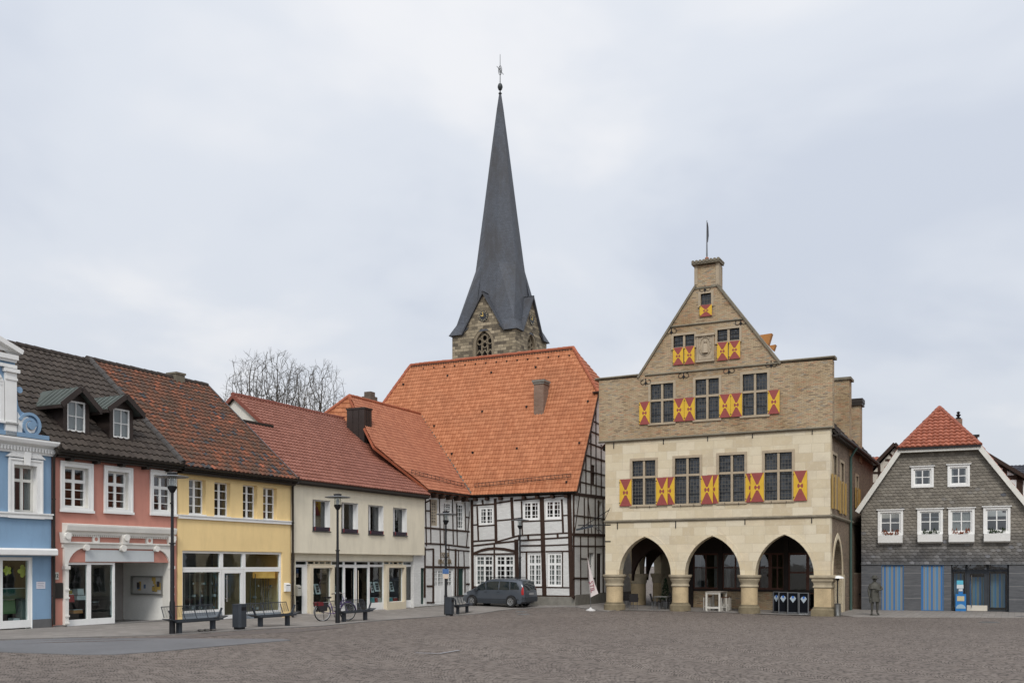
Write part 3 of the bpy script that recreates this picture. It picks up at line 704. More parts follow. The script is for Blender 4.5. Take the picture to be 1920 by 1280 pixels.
# roof
rf, tan = gabled(pink, f, u0 - .1, u1, ye, ze, YR, zr, PINK, T_BROWN, RIDGEM, .27, .40, .06, seed=1)
uB = f.uu(-210); zq = lambda y: ze + tan * (y - ye); m = MB(f); slab_y(m, uB, u0 - .1, .5, zq(.5), YR, zr); slab_y(m, uB, u0 - .1, 2 * YR - ye, ze, YR, zr); rB = m.build('roof', FELT, blue)
tiles('front_tiles', T_BROWN, rB, f, (uB, .5, zq(.5)), (1, 0, 0), (0, 1, tan), [(0, 0), (u0 - .1 - uB, 0), (u0 - .1 - uB, math.hypot(YR - .5, zr - zq(.5))), (0, math.hypot(YR - .5, zr - zq(.5)))], .27, .40, .06)
m = MB(f); ridge(m, (uB, YR, zr + .03), (u0 - .1, YR, zr + .03)); m.build('ridge_tiles', RIDGEM, rB, smooth=True)
m = MB(f); m.box(uB, u0 - .2, 2 * YR - .3, 2 * YR, -.4, ze - .15); m.box(uB, uB + .3, .36, 2 * YR - .3, -.4, ze - .15); m.box(uB, u0 - .15, .0, .6, zq(.3) - .3, zq(.45) - .22); m.build('rear_walls', BLUE, blue)
m = MB(f); m.box(u0, u1, -.3, .02, ze - .22, ze - .16)
x = u0 + .5
while x < u1: m.box(x, x + .14, -.3, 0, wt - .2, wt - .02); x += 1.15
m.build('eaves_board', GUT, pink); gutter(pink, f, u0 - .1, u1 + .05, ye - .02, ze + .02); downpipe(pink, f, f.uu(97.5), -.1, zb + .1, ze - .15)
m = MB(f); ridge(m, (u1 - .02, ye, ze + .1), (u1 - .02, YR, zr + .1), .13, .36); m.build('verge_tiles', plain('grey_verge', (.07, .065, .062), .8, .4, 3), rf, smooth=True)
for k, (wa, wb, wyt, wyb, ap, el, er) in enumerate(((127, 161, 752, 809, (149, 724.6), (120, 742), (177, 755.6)), (213, 244, 766.5, 821, (232, 739), (207, 755), (262, 765)))):
    mid = (wa + wb) / 2; pu, py_, pz = f.slope(mid, wyb + 6, ye, ze, tan); yd = py_
    r = f.rect(wa, wb, wyt, wyb, yd - .02); wd = .17; apz = f.z(ap[0], ap[1], yd - .25); ez = f.z((el[0] + er[0]) / 2, (el[1] + er[1]) / 2, yd - .25)
    roofz = lambda y: ze + tan * (y - ye); yat = lambda z: ye + (z - ze) / tan
    uc = (r[0] + r[1]) / 2; hw = (r[1] - r[0]) / 2 + wd
    m = MB(f); m.wall([(uc - hw, roofz(yd) - .05), (uc + hw, roofz(yd) - .05), (uc + hw, ez - .02), (uc, apz - .13), (uc - hw, ez - .02)], [rh(r)], yd, yd + .1)
    for s_ in (-1, 1):
        x0_ = uc + s_ * hw; m.prismx([(yd + .101, roofz(yd) - .1), (yd + .101, ez - .04), (yat(ez) + .1, ez - .04)], x0_ - s_ * .08, x0_)
    d_ = m.build('dormer', BROWNMET, rf)
    window(d_, f, r, yd + .02, [(.5, .035)], [(.5, .03)], WHITE, .06, .06, curtain=(CURT, [(0, 1)]))
    m = MB(f); ov = .28; hw2 = hw + .3; dz = (apz - ez) / hw * (hw2)
    for s_ in (-1, 1):
        zlo = apz - dz; A = [(uc, yd - ov, apz), (uc + s_ * hw2, yd - ov, zlo), (uc + s_ * hw2, yat(zlo) + .15, zlo), (uc, yat(apz) + .15, apz)]
        B = [(a, b_, c_ - .1) for a, b_, c_ in A]; m.loops(A, B)
        for q in range(1, 6):
            t = q / 6; yq = yd - ov + t * (yat(apz) - yd + ov) * .75; m.tube([(uc, yq, apz + .02), (uc + s_ * hw2, yq, zlo + .02)], .018, 4)
    m.build('dormer_roof', COPPER, d_)
    m = MB(f)
    for s_ in (-1, 1): zlo = apz - dz; m.bar((uc, apz - .05), (uc + s_ * hw2, zlo - .05), .2, yd - ov - .03, yd - ov - .002); m.box(uc + s_ * hw2 - .05, uc + s_ * hw2 + .05, yd - ov, yat(zlo), zlo - .16, zlo - .04)
    m.build('dormer_fascia', BROWNMET, d_)
# notice board in the passage
sf = f.side(pe, 0); nb = thing('notice_board', 'glazed notice board with pinned papers on the white passage wall of the pink house', 'notice board', fr=Frame(f.xy(pe, 0), f.n))
fn = Frame(f.xy(pe, 0), f.n)
ya, yb_ = 0.3, 2.05; zn0, zn1 = f.z(283, 1114, 1.2), f.z(283, 1079, 1.2)
m = MB(fn); m.box(ya, yb_, .0, .1, zn0, zn1)
GR = plain('aluminium_frame', (.3, .3, .28), .4, .1, 2, 0, .6)
m = MB(fn)
for a, b_, c_, d_ in ((ya, yb_, zn0, zn0 + .05), (ya, yb_, zn1 - .05, zn1), (ya, ya + .05, zn0 + .05, zn1 - .05), (yb_ - .05, yb_, zn0 + .05, zn1 - .05)): m.box(a, b_, .002, .12, c_, d_)
m.build('frame', GR, nb)
m = MB(fn); m.box(ya + .05, yb_ - .05, .002, .03, zn0 + .05, zn1 - .05); m.build('back_panel', plain('pinboard', (.62, .62, .6), .8), nb)
rr = random.Random(4); cols = [solid('paper_%s' % n_, c_, .8) for n_, c_ in (('white', (.65, .65, .62)), ('blue', (.12, .18, .3)), ('yellow', (.6, .42, .12)), ('dark', (.08, .07, .07)))]
for i in range(14):
    x = ya + .12 + rr.random() * (yb_ - ya - .35); z = zn0 + .1 + rr.random() * (zn1 - zn0 - .4); ww = rr.choice((.12, .16, .21)); m = MB(fn); m.box(x, x + ww, .034 + i * .002, .035 + i * .002, z, z + ww * 1.35); m.build('pinned_paper', rr.choice(cols), nb)
m = MB(fn); m.add([(ya + .05, .1, zn0 + .05), (yb_ - .05, .1, zn0 + .05), (yb_ - .05, .1, zn1 - .05), (ya + .05, .1, zn1 - .05)], [(0, 1, 2, 3)]); m.build('glass_front', glassmat('board_glass', (.95, .95, .95), .8), nb)

# ================================================================== YELLOW HOUSE
YEL = plaster('yellow_render', (.84, .63, .31), (.35, .25, .12), .18)
f = rowframe(333); yel = thing('house', 'yellow rendered house with weathered patchy roof tiles and a white framed shopfront', 'house', fr=f, group='houses around the square')
u0 = 0.0; u1 = f.uu(545); YR2 = 5.3; ye = -.38; ze = f.z(445, 886, ye); zr = f.z(290, 702, YR2)
wt = ze - .12
wins = [f.rect(354.4, 386, 898, 965), f.rect(402, 432, 904, 969), f.rect(455.5, 482.5, 909, 973), f.rect(493.5, 519.5, 914, 975)]
shp = (f.uu(342), f.uu(529.6), -.2, f.z(436, 1033))
m = MB(f); m.wall([(u0, -.4), (u1, -.4), (u1, wt), (u0, wt)], [rh(r) for r in wins] + [rh(shp)], 0, .34, 0, None); m.build('front_wall', YEL, yel)
for r in wins: window(yel, f, (r[0], r[1], r[2] + .03, r[3]), .2, *gridb(2, 4, .035, 1, .11), WHITE, .06, .06, curtain=(CURTB, [(0, 1)]), sill=(WHITE, .02), curt_y=.2)
m = MB(f); zs = f.z(438, 974); m.box(u0 + .02, u1 - .03, -.09, 0, zs - .07, zs + .05); m.box(u0, u1 - .01, -.12, 0, zs + .05, zs + .09); m.build('string_course', WHITE, yel)
zt_ = f.z(436, 1041); ztb = f.z(436, 1066); wl = [f.uu(p) for p in (342, 418, 460, 529.6)]
zg = [gb(343), gb(420), gb(460), gb(529)]
for i in range(3):
    a, b_ = wl[i], wl[i + 1]; g_ = gz(*f.xy((a + b_) / 2)) + .02
    window(yel, f, (a, b_, ztb - .02, shp[3] - .001), .08, [], [], WHITE, .1, .1, G_SHOP, name='transom_window')
    if i == 1: dr = window(yel, f, (a + .02, b_ - .02, g_ + .03, ztb - .025), .08, [], [], WHITE, .16, .1, G_SHOP, name='shop_door')
    else: window(yel, f, (a, b_, g_ + .28, ztb - .025), .08, [], [], WHITE, .1, .1, G_SHOP, name='shop_window')
    if i != 1: m = MB(f); m.box(a, b_, .05, .2, -.3, g_ + .275); m.build('shop_plinth', plain('bluegrey_plinth', (.2, .23, .26), .7), yel)
m = MB(f); ux = wl[1] + .22; g_ = gz(*f.xy(wl[1])); m.tube([(ux, -.02, g_ + .75), (ux, -.02, g_ + 1.9)], .018, 8); m.tube([(ux, -.02, g_ + .9), (ux, .08, g_ + .9)], .014, 6); m.tube([(ux, -.02, g_ + 1.75), (ux, .08, g_ + 1.75)], .014, 6); m.build('handle', STEEL, dr)
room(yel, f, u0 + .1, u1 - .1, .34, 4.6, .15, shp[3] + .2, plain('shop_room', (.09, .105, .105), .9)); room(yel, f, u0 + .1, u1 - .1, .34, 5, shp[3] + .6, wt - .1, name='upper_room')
rf, tan = gabled(yel, f, u0, u1 + .05, ye, ze, YR2, zr, YEL, T_MIX, RIDGEM, .27, .31, .06, seed=2)
m = MB(f); m.box(u0, u1, -.3, .02, ze - .26, ze - .16); m.build('eaves_board', GUT, yel); gutter(yel, f, u0 - .05, u1 + .1, ye - .02, ze + .0); downpipe(yel, f, u1 + .01, -.12, gz(*f.xy(u1)) + .05, ze - .2)
m = MB(f); m.bar((0, 0), (1, 0), .01, 0, .01)
m = MB(f); m.prismx([(ye, ze + .12), (YR2, zr + .14), (YR2, zr - .15), (ye, ze - .17)], u1 + .051, u1 + .12); m.build('verge_board', plain('lead_verge', (.09, .09, .095), .6, .3), rf)
cu = f.uu(330, YR2); cz1 = f.z(330, 703, YR2); m = MB(f); m.box(cu - .27, cu + .27, YR2 - .3, YR2 + .3, zr - .6, cz1); m.box(cu - .31, cu + .31, YR2 - .34, YR2 + .34, cz1, cz1 + .09); m.build('chimney', plain('mossy_concrete', (.17, .15, .115), .9, .35, 2, .4), rf)
# letter boxes
for k, (fx, a, b_, yt, yb__, lab, c_) in enumerate(((f, 532, 541, 1092, 1108, 'small white letter box on the yellow house beside the downpipe', WHITE),)):
    r = fx.rect(a, b_, yt, yb__); lb = thing('letter_box', lab, 'letter box', fr=fx, group='letter boxes'); m = MB(fx); m.prismx([(-.13, r[2]), (-.001, r[2]), (-.001, r[3]), (-.13, r[3] - .06)], r[0], r[1]); m.build('box', c_, lb)
    m = MB(fx); m.box(r[0] + .03, r[1] - .03, -.135, -.131, r[3] - .13, r[3] - .1); m.build('slot', BLACKM, lb)

# ================================================================== CREAM HOUSE
CRM = plaster('cream_render', (.74, .68, .54), (.3, .27, .2), .25)
f = rowframe(545); crm = thing('house', 'cream rendered house with red tiled roof, four small windows and a glazed shopfront', 'house', fr=f, group='houses around the square')
u0 = f.uu(547.5); u1 = f.uu(796); YR3 = 5.74; ye = -.3; ze = f.z(678, 913, ye); zr = (f.z(437, 744, YR3) + f.z(646, 783, YR3)) / 2
wt = ze - .1; zov = f.z(671, 1038)
wins = [f.rect(586, 619, 937, 995), f.rect(640, 671.5, 942, 998.5), f.rect(690.5, 719, 947, 1001.5), f.rect(737, 763, 952, 1003.5)]
m = MB(f); m.wall([(u0, zov), (u1, zov), (u1, wt), (u0, wt)], [rh(r) for r in wins], 0, .36, 0, 1); m.build('upper_wall', [CRM, WHITE], crm)
PURP = solid('purple_planter', (.03, .022, .035), .5); REDP = solid('red_flower', (.25, .03, .03), .8)
for r in wins:
    o = window(crm, f, r, .26, [(.36, .11)], [], WHITE, .05, .06, curtain=(CURT, [(0, .12)])); m = MB(f); m.box(r[0] - .03, r[1] + .03, -.05, .26, r[2] - .05, r[2]); m.build('sill', GREYM, o)
zbw = []
g1 = f.rect(554, 781.5, 1050, 1150)
gy = .28                                                   # ground floor set back under the overhang
m = MB(f); ga, gb_ = f.uu(553, gy), f.uu(787, gy); oa, ob = f.uu(554.5, gy), f.uu(777.5, gy); zo = f.z(668, 1051, gy)
m.wall([(ga, -.4), (gb_, -.4), (gb_, zov), (ga, zov)], [rh((oa, ob, -.2, zo))], gy, gy + .35); m.prismx([(.0, zov - .002), (gy + .3, zov - .002), (gy + .3, zov + .0), (0, zov)], u0, u1); m.box(gb_ - .3, gb_, gy + .351, 9, -.4, zov); m.build('lower_wall', plaster('pale_cream_render', (.72, .67, .54), (.35, .3, .22), .2), crm)
CF = plain('cream_frame', (.6, .53, .4), .7, .1)
ya = gy + .12; P_ = [554.5, 576, 621, 645, 667, 692, 719.5, 755.5, 777.5]; ub = [f.uu(p, ya) for p in P_]; ub[0] = oa; ub[-1] = ob
ztr = f.z(668, 1060, ya)
for i in range(8):
    a, b_ = ub[i], ub[i + 1]; g_ = gz(*f.xy((a + b_) / 2)) + .02
    if i in (1, 6):                                        # projecting box frames round the display windows
        m = MB(f); m.wall(rh((a, b_, g_ - .1, ztr + .04)), [rh((a + .2, b_ - .16, g_ + .4, ztr - .1))], ya - .22, ya + .05); m.build('display_box', CF, crm)
        window(crm, f, (a + .2, b_ - .16, g_ + .4, ztr - .1), ya - .05, [], [], WHITE, .03, .05, G_SHOP, name='shop_window')
        m = MB(f); m.box(a + .2, b_ - .16, ya - .2, ya - .14, g_ + .06, g_ + .39); m.build('white_sill_panel', WHITE, crm)
        window(crm, f, (a, b_, ztr + .045, zo - .001), ya, [(.3, .07), (.5, .07), (.75, .07)], [], CF, .05, .08, G_SHOP, name='transom_window')
        continue
    window(crm, f, (a, b_, ztr + .01, zo - .001), ya, [], [], WHITE, .05, .08, G_SHOP, name='transom_window')
    if i == 0: o = window(crm, f, (a + .04, b_ - .3, g_ + .02, ztr), ya, [], [], WHITE, .07, .06, glassmat('frosted_glass', (.3, .36, .36), 2.5), name='entrance_door'); m = MB(f); m.box(b_ - .295, b_, ya, ya + .1, g_, ztr); m.build('door_post', WHITE, crm); continue
    if i in (3, 4): o = window(crm, f, (a, b_, g_ + .02, ztr), ya, [], [], WHITE, .1, .08, G_SHOP, name='shop_door'); m = MB(f); uh = b_ - .16 if i == 3 else a + .14; m.tube([(uh, ya - .06, g_ + .5), (uh, ya - .06, g_ + 2.2)], .018, 6); m.build('handle', CF, o); continue
    window(crm, f, (a, b_, g_ + .02, ztr), ya, [], [], WHITE, .06, .08, G_SHOP, name='shop_window', bot=.42)
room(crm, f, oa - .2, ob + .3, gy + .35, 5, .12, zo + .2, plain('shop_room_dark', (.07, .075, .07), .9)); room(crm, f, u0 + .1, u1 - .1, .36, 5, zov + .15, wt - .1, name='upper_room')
tan = (zr - ze) / (YR3 - ye); roofz = lambda y: ze + tan * (y - ye)
ug = f.uu(437, YR3); uw = u1 + .12
ug = u0 - .1 + round((ug - .1 - (u0 - .1)) / .24) * .24 + .1
_, ysp, zsp = f.slope(487, 799, ye, ze, tan)
Ls = math.hypot(YR3 - ye, zr - ze); bs = round(Ls * (ysp - ye) / (YR3 - ye) / .3) * .3; ysp = ye + (YR3 - ye) * bs / Ls; zsp = ze + tan * (ysp - ye)
m = MB(f); slab_y(m, u0 - .1, uw, ye, ze, ysp, zsp); slab_y(m, ug, uw, ysp, zsp, YR3, zr); slab_y(m, ug, uw, 2 * YR3 - ye, ze, YR3, zr); rf = m.build('roof', FELT, crm)
v = (0, YR3 - ye, zr - ze)
tiles('front_tiles', T_RED, rf, f, (u0 - .1, ye, ze), (1, 0, 0), v, [(0, 0), (uw - u0 + .1, 0), (uw - u0 + .1, bs), (0, bs)], .24, .30, .05, seed=3)
tiles('upper_tiles', T_RED, rf, f, (ug - .1, ysp, zsp), (1, 0, 0), v, [(0, 0), (uw - ug + .1, 0), (uw - ug + .1, Ls - bs), (0, Ls - bs)], .24, .30, .05, seed=4)
tiles('rear_tiles', T_RED, rf, f, (uw, 2 * YR3 - ye, ze), (-1, 0, 0), (0, ye - YR3, zr - ze), [(0, 0), (uw - ug, 0), (uw - ug, Ls), (0, Ls)], .5, .3, .03, seg=3)
m = MB(f); ridge(m, (ug - .15, YR3, zr + .03), (uw, YR3, zr + .03), .12); m.build('ridge_tiles', RIDGER, rf, smooth=True)
m = MB(f); m.prismx([(ysp - .4, zsp - .6), (2 * YR3 - ysp, zsp - .6), (2 * YR3 - ysp, roofz(ysp) - .14), (YR3, zr - .14), (ysp - .1, roofz(ysp) - .18)], ug + .05, ug + .3)
m.prismx([(.36, zov), (11, zov), (11, wt), (YR3, zr - .2), (.36, wt)], u1 - .3, u1); m.box(u0, u1, 11, 11.3, -.4, wt); m.build('gable_wall', plaster('white_gable_render', (.66, .65, .6), (.4, .38, .34), .2), crm)
m = MB(f)
for s_ in (1, -1):
    ya2, yb2 = (ye if s_ > 0 else 2 * YR3 - ye), YR3; m.prismx([(ysp - .05 if s_ > 0 else 2 * YR3 - ysp, zsp + .03), (YR3, zr + .06), (YR3, zr - .16), (ysp - .05 if s_ > 0 else 2 * YR3 - ysp, zsp - .2)], ug - .16, ug - .1)
m.build('bargeboard', RIDGER, rf); m = MB(f); m.box(u0 - .05, ug + .25, ysp - .1, ysp + .25, zsp + .02, zsp + .14); m.build('flashing', GUT, rf)
m = MB(f); m.prismx([(ye, ze + .07), (YR3, zr + .07), (YR3, zr - .1), (ye, ze - .12)], uw, uw + .04); m.build('verge_board', RIDGER, rf)
m = MB(f); m.box(u0, u1 + .1, -.24, .02, ze - .2, ze - .14); m.build('eaves_board', GUT, crm)
a_, b_ = f.slope(660, 797, ye, ze, tan), f.slope(680, 832, ye, ze, tan)
uc0, yc0 = a_[0] , b_[1]; uc1 = f.uu(697, yc0); uc0 = f.uu(681, yc0) - .5; ztop_ = f.z(684, 766, yc0)
ul = uc1 - .75; m = MB(f); m.box(ul, uc1, yc0, yc0 + 1.25, roofz(yc0) - .2, ztop_)
for q in (.33, .66): m.box(ul + .75 * q - .01, ul + .75 * q + .01, yc0 - .025, yc0, roofz(yc0), ztop_); m.box(ul - .025, ul, yc0 + 1.25 * q - .01, yc0 + 1.25 * q + .01, roofz(yc0), ztop_)
m.box(ul - .04, uc1 + .04, yc0 - .04, yc0 + 1.29, ztop_, ztop_ + .1); m.build('chimney', BROWNMET, rf)
r = f.rect(547, 556, 1096, 1117); lb = thing('letter_box', 'grey-beige letter box on the cream house corner beside the frosted door', 'letter box', fr=f, group='letter boxes'); m = MB(f)
m.prismx([(gy - .15, r[2]), (gy - .001, r[2]), (gy - .001, r[3]), (gy - .15, r[3] - .08)], f.uu(553.5, gy), f.uu(561, gy)); m.build('box', plain('beige_metal', (.4, .39, .34), .5), lb)
m = MB(f); m.box(f.uu(553.5, gy) + .04, f.uu(561, gy) - .04, gy - .156, gy - .152, r[3] - .18, r[3] - .15); m.build('slot', BLACKM, lb)
names = ['leftmost, beside the yellow house', 'second from the left, behind the lamp post', 'third from the left', 'rightmost, nearest the timber framed house']
for i, r in enumerate(wins):
    t = thing('flower_box', 'dark flower box in a cream house window, ' + names[i], 'flower box', fr=f, group='flower boxes on the cream house')
    m = MB(f); m.box(r[0] + .02, r[1] - .16, -.12, .1, r[2] + .01, r[2] + .19); m.build('trough', PURP, t)
    m = MB(f)
    for q in (0, 1): uu_ = (r[0] + .02) if q == 0 else (r[1] - .22); m.box(uu_, uu_ + .05, -.125, -.121, r[2] + .01, r[2] + .19)
    m.build('corner_strap', REDP, t)

# ================================================================== plain made-up houses out of view on the right, added so windows reflect something
def unseen_house(o, L_, ze, zr, wallm, tilem, label, cols_):
    f = Frame(o, (-.4511, -.8925)); t = thing('house', label, 'house', fr=f, group='houses around the square'); hs = []
    for k in range(cols_):
        x = .9 + k * (L_ - 1.0) / cols_
        for z0, z1 in ((.4, 2.5), (3.5, 5.1)): hs.append((x, x + 1.2, z0, z1))
    m = MB(f); m.wall([(0, -.4), (L_, -.4), (L_, ze - .1), (0, ze - .1)], [rh(r) for r in hs], 0, .3); m.build('front_wall', wallm, t)
    for r in hs: window(t, f, r, .12, *gridb(2, 3, .04, 1, .09), WHITE, .08, .06, curtain=(CURT, [(0, .3), (.7, 1)]))
    room(t, f, .1, L_ - .1, .3, 5, .1, ze - .2); gabled(t, f, 0, L_, -.3, ze, 4.8, zr, wallm, tilem, RIDGEM, .3, .34, .04, seed=L_)
unseen_house((36.5, 56), 13, 6.2, 10.6, CRM, T_ORG2, 'unseen cream house with orange roof, added at the far right for window reflections', 5)
unseen_house((36.5 - .4511 * 13, 56 - .8925 * 13), 14, 6.8, 11.2, YEL, T_BROWN, 'unseen ochre house with brown roof, added at the near right for window reflections', 5)
def tiles3(name, mat, parent, fr, pts, tw, th, amp=.035, seed=0, lift=.05, slab=None, seg=5, prof='s', stag=False):
    P = [Vector(p) for p in pts]; Nn = Vector((0, 0, 0))
    for i in range(len(P)): Nn += (P[i] - P[0]).cross(P[(i + 1) % len(P)] - P[0])
    Nn.normalize()
    if Nn.z < 0: Nn = -Nn
    V = (Vector((0, 0, 1)) - Nn * Nn.z).normalized(); U = V.cross(Nn)
    O = min(P, key=lambda p: p.z)
    poly = [((p - O).dot(U), (p - O).dot(V)) for p in P]
    if slab is not None: slab.loops([tuple(p - Nn * .03) for p in P], [tuple(p - Nn * .16) for p in P])
    return tiles(name, mat, parent, fr, O, U, V, poly, tw, th, amp, lift, seg=seg, seed=seed, prof=prof, stag=stag)

TWHITE = brick('whitewashed_brick', (.6, .6, .585), (.68, .68, .665), (.56, .56, .54), .25, .075, .01, stain=.25, bump=.35, stainc=(.8, .79, .77))
FSTONE = plain('plinth_stone', (.2, .19, .165), .9, .3, 3, .4)
TIMB = plain('brown_timber', (.04, .021, .014), .8, .35, 5, .35)
Z1 = lambda x, y: (780 + x / 4.57, 900 + y / 4.57)
# ================================================================== HALF-TIMBERED HOUSE (main range)
D0 = 50.7 * 1105 / 1015 * S
FH = Frame.px(885, D0, -2700); f = FH
ht = thing('half_timbered_house', 'large black and white timber framed house with steep orange roof beside the stone hall', 'house', fr=f, group='houses around the square')
u1 = f.uu(1078); d1078 = f.xy(u1)[1]; pm = lambda w_: w_ / 4.57 * d1078 / F * 1.12
SF = f.side(u1)
ov = .3; zE = f.z(1076, 921, -ov); s1, z1_ = SF.uz(1115, 737); tan = (z1_ - zE) / (s1 + ov)
ur, yr_, zr_ = f.slope(1075, 653, -ov, zE, tan); url = f.slope(772, 681, -ov, zE, tan)[0]
uleft = u1 - 17.1 * S; W2 = 2 * yr_
zw = zE - .14
gp2 = lambda zx0, zy0, zx1, zy1: (lambda a, b: f.rect(a[0], b[0], a[1], b[1]))(Z1(zx0, zy0), Z1(zx1, zy1))
wu = [gp2(540, 228, 662, 382), gp2(915, 178, 1055, 340), gp2(1107, 168, 1245, 330)]
wg = [gp2(508, 640, 663, 905), gp2(682, 640, 842, 905), gp2(958, 625, 1078, 905), gp2(1128, 622, 1252, 908)]
m = MB(f); m.wall([(-.3, -.4), (u1, -.4), (u1, zw), (-.3, zw)], [rh(r) for r in wu + wg], 0, .25); m.build('front_wall', TWHITE, ht)
m = MB(f); zt1 = f.z(980, 1117); m.box(-.2, u1 + .04, -.06, -.001, -.4, zt1)
o = m.build('stone_plinth', FSTONE, ht)
def beams(fr, lst, zf, y0=-.03, y1=.05, mat=TIMB, parent=None, name='timber_frame', ww=None):
    m = MB(fr)
    for k, (a, b, c, d, w_) in enumerate(lst):
        p, q = fr.uz(*zf(a, b)), fr.uz(*zf(c, d)); m.bar(p, q, (ww or pm)(w_), y0 - (k % 5) * .0017, y1, ext=.02)
    return m.build(name, mat, parent)
BF = [(480, 170, 487, 985, 24), (524, 225, 536, 515, 13), (570, 170, 575, 207, 16), (680, 160, 688, 535, 24), (820, 148, 835, 475, 24), (905, 180, 912, 470, 12), (882, 475, 885, 512, 12),
      (1078, 145, 1102, 1000, 36), (1250, 165, 1262, 445, 15), (1312, 100, 1335, 1000, 34), (860, 508, 868, 912, 34), (947, 615, 949, 912, 14), (960, 465, 965, 512, 16), (1213, 452, 1216, 492, 16),
      (672, 545, 672, 905, 13), (1256, 612, 1257, 912, 9),
      (490, 215, 680, 203, 12), (690, 195, 818, 175, 12), (842, 172, 1078, 152, 13), (1100, 150, 1310, 128, 10), (485, 383, 530, 379, 9), (540, 392, 682, 382, 10), (696, 345, 818, 333, 10), (845, 330, 905, 323, 10),
      (915, 352, 1070, 345, 9), (1103, 348, 1252, 341, 9), (1265, 301, 1312, 298, 9), (490, 522, 685, 509, 12), (700, 524, 885, 472, 12), (885, 472, 1090, 462, 11), (1105, 461, 1316, 449, 10),
      (895, 516, 1095, 505, 13), (1110, 500, 1318, 487, 12), (495, 560, 852, 520, 13), (898, 560, 1095, 557, 12), (1112, 558, 1318, 549, 10), (495, 633, 850, 628, 12), (900, 613, 1095, 610, 10), (1115, 609, 1320, 606, 10),
      (498, 912, 860, 912, 12), (900, 913, 1095, 913, 12), (1115, 915, 1322, 918, 9), (480, 984, 1345, 997, 20),
      (497, 626, 560, 600, 20), (560, 600, 620, 587, 22), (620, 587, 680, 583, 22), (680, 583, 760, 589, 22), (760, 589, 852, 610, 22), (482, 140, 1312, 86, 14)]
beams(f, BF, Z1, parent=ht)
m = MB(f)
for x in (520, 620, 735, 935, 1050, 1180, 1300):
    p = f.uz(*Z1(x, 118)); m.box(p[0] - .09, p[0] + .09, -.32, .0, zE - .34, zE - .16)
m.build('rafter_ends', TIMB, ht)
for r in wu: window(ht, f, r, .05, *gridb(4, 4, .035, 2, .12), WHITE, .13, .07, G_)
for i, r in enumerate(wg):
    n_ = 4; window(ht, f, r, .05, *gridb(4, 6, .035, 2, .12, 4 / 6, .13), WHITE, .12, .07, G_, curtain=(CURT, [(0, .46), (.8, 1)] if i < 1 else ([(.72, 1)] if i == 1 else [(0, .46), (.54, 1)])))
m = MB(f); m.box(.25, u1 - .3, 3.2, 3.3, .2, zw - .1); m.box(.25, u1 - .3, .3, 3.2, f.z(980, 1022), f.z(980, 1022) + .1); m.build('interior', DARKROOM, ht)
# gable side towards the alley
Z4 = lambda x, y: (1060 + x / 2.844, 700 + y / 2.844)
gz_ = zE - .14; dd = yr_ + 0.0
def vz(y): return zE + tan * (y + ov) - .17
yh, zh = s1, vz(s1)
m = MB(SF); dS = SF.rect(*[Z4(168, 0)[0], Z4(192, 0)[0]], Z4(0, 958)[1], Z4(0, 1172)[1]); wS = SF.rect(Z4(138, 0)[0], Z4(158, 0)[0], Z4(0, 487)[1], Z4(0, 590)[1]); wS2 = SF.rect(Z4(124, 0)[0], Z4(152, 0)[0], Z4(0, 955)[1], Z4(0, 1120)[1]); wS3 = SF.rect(Z4(172, 0)[0], Z4(196, 0)[0], Z4(0, 680)[1], Z4(0, 780)[1])
m.wall([(.251, -.4), (W2, -.4), (W2, vz(0)), (W2 - yh, zh), (yh, zh), (.251, vz(.251))], [rh(dS), rh(wS), rh(wS2), rh(wS3)], 0, .25); m.build('gable_wall', TWHITE, ht)
m = MB(SF); m.box(.0, W2, -.06, -.001, -.4, SF.z(1100, 1113)); m.build('side_plinth', FSTONE, ht)
m = MB(SF); m.box(dS[0], dS[1], .06, .12, dS[2], dS[3]); m.build('side_door', DARKWOOD, ht)
m = MB(SF); m.box(wS[0], wS[1], .05, .1, wS[2], wS[3]); m.build('shutter_board', TIMB, ht)
for r in (wS2, wS3): window(ht, SF, r, .12, [(.5, .07)], [(.6, .05)], WHITE, .07, .06, G_)
vt = lambda px: 0
BS = []
for x, a, b in ((45, 640, 1200), (80, 870, 1185), (120, 662, 1100), (158, 662, 1180), (200, 665, 1190), (100, 665, 860), (176, 676, 864), (78, 515, 632), (108, 400, 640), (135, 300, 645), (162, 190, 650), (190, 380, 652)): BS.append((x, a, x + 1, b, 10))
for a, b, c, d, w_ in ((40, 640, 210, 662, 16), (38, 858, 212, 862, 15), (45, 755, 210, 775, 6), (60, 573, 212, 608, 6), (84, 510, 212, 543, 6), (100, 432, 212, 468, 8), (112, 366, 205, 400, 6), (130, 305, 190, 330, 6), (142, 250, 180, 270, 6), (42, 918, 210, 920, 6), (80, 985, 120, 987, 5), (40, 1090, 160, 1092, 9), (38, 1192, 212, 1170, 9), (75, 650, 48, 850, 5), (120, 670, 140, 850, 5)): BS.append((a, b, c, d, w_))
beams(SF, BS, Z4, parent=ht, name='gable_timber_frame', ww=lambda w_: w_ / 2.844 * d1078 / F * 1.05)
m = MB(f); m.box(-.3, 0, .3, W2, -.4, zw); m.box(uleft, u1 - .3, W2 - .3, W2, -.4, zw); m.box(uleft, uleft + .3, .3, W2 - .3, -.4, zw); m.build('rear_walls', TWHITE, ht)
uv_ = u1 + .25; sl = MB(f); dv = f.slope(1117, 733, -ov, zE, tan)
zh0 = zE + tan * (s1 + ov); 
A = [(uleft, -ov, zE), (uv_, -ov, zE), (uv_, s1, zh0), (ur, yr_, zr_), (url, yr_, zr_)]
B = [(a, W2 - b, c) for a, b, c in A]
m = MB(f); rfm = m.add([], []) ; sl = MB(f)
def T(name, pts, **k): return (name, pts, k)
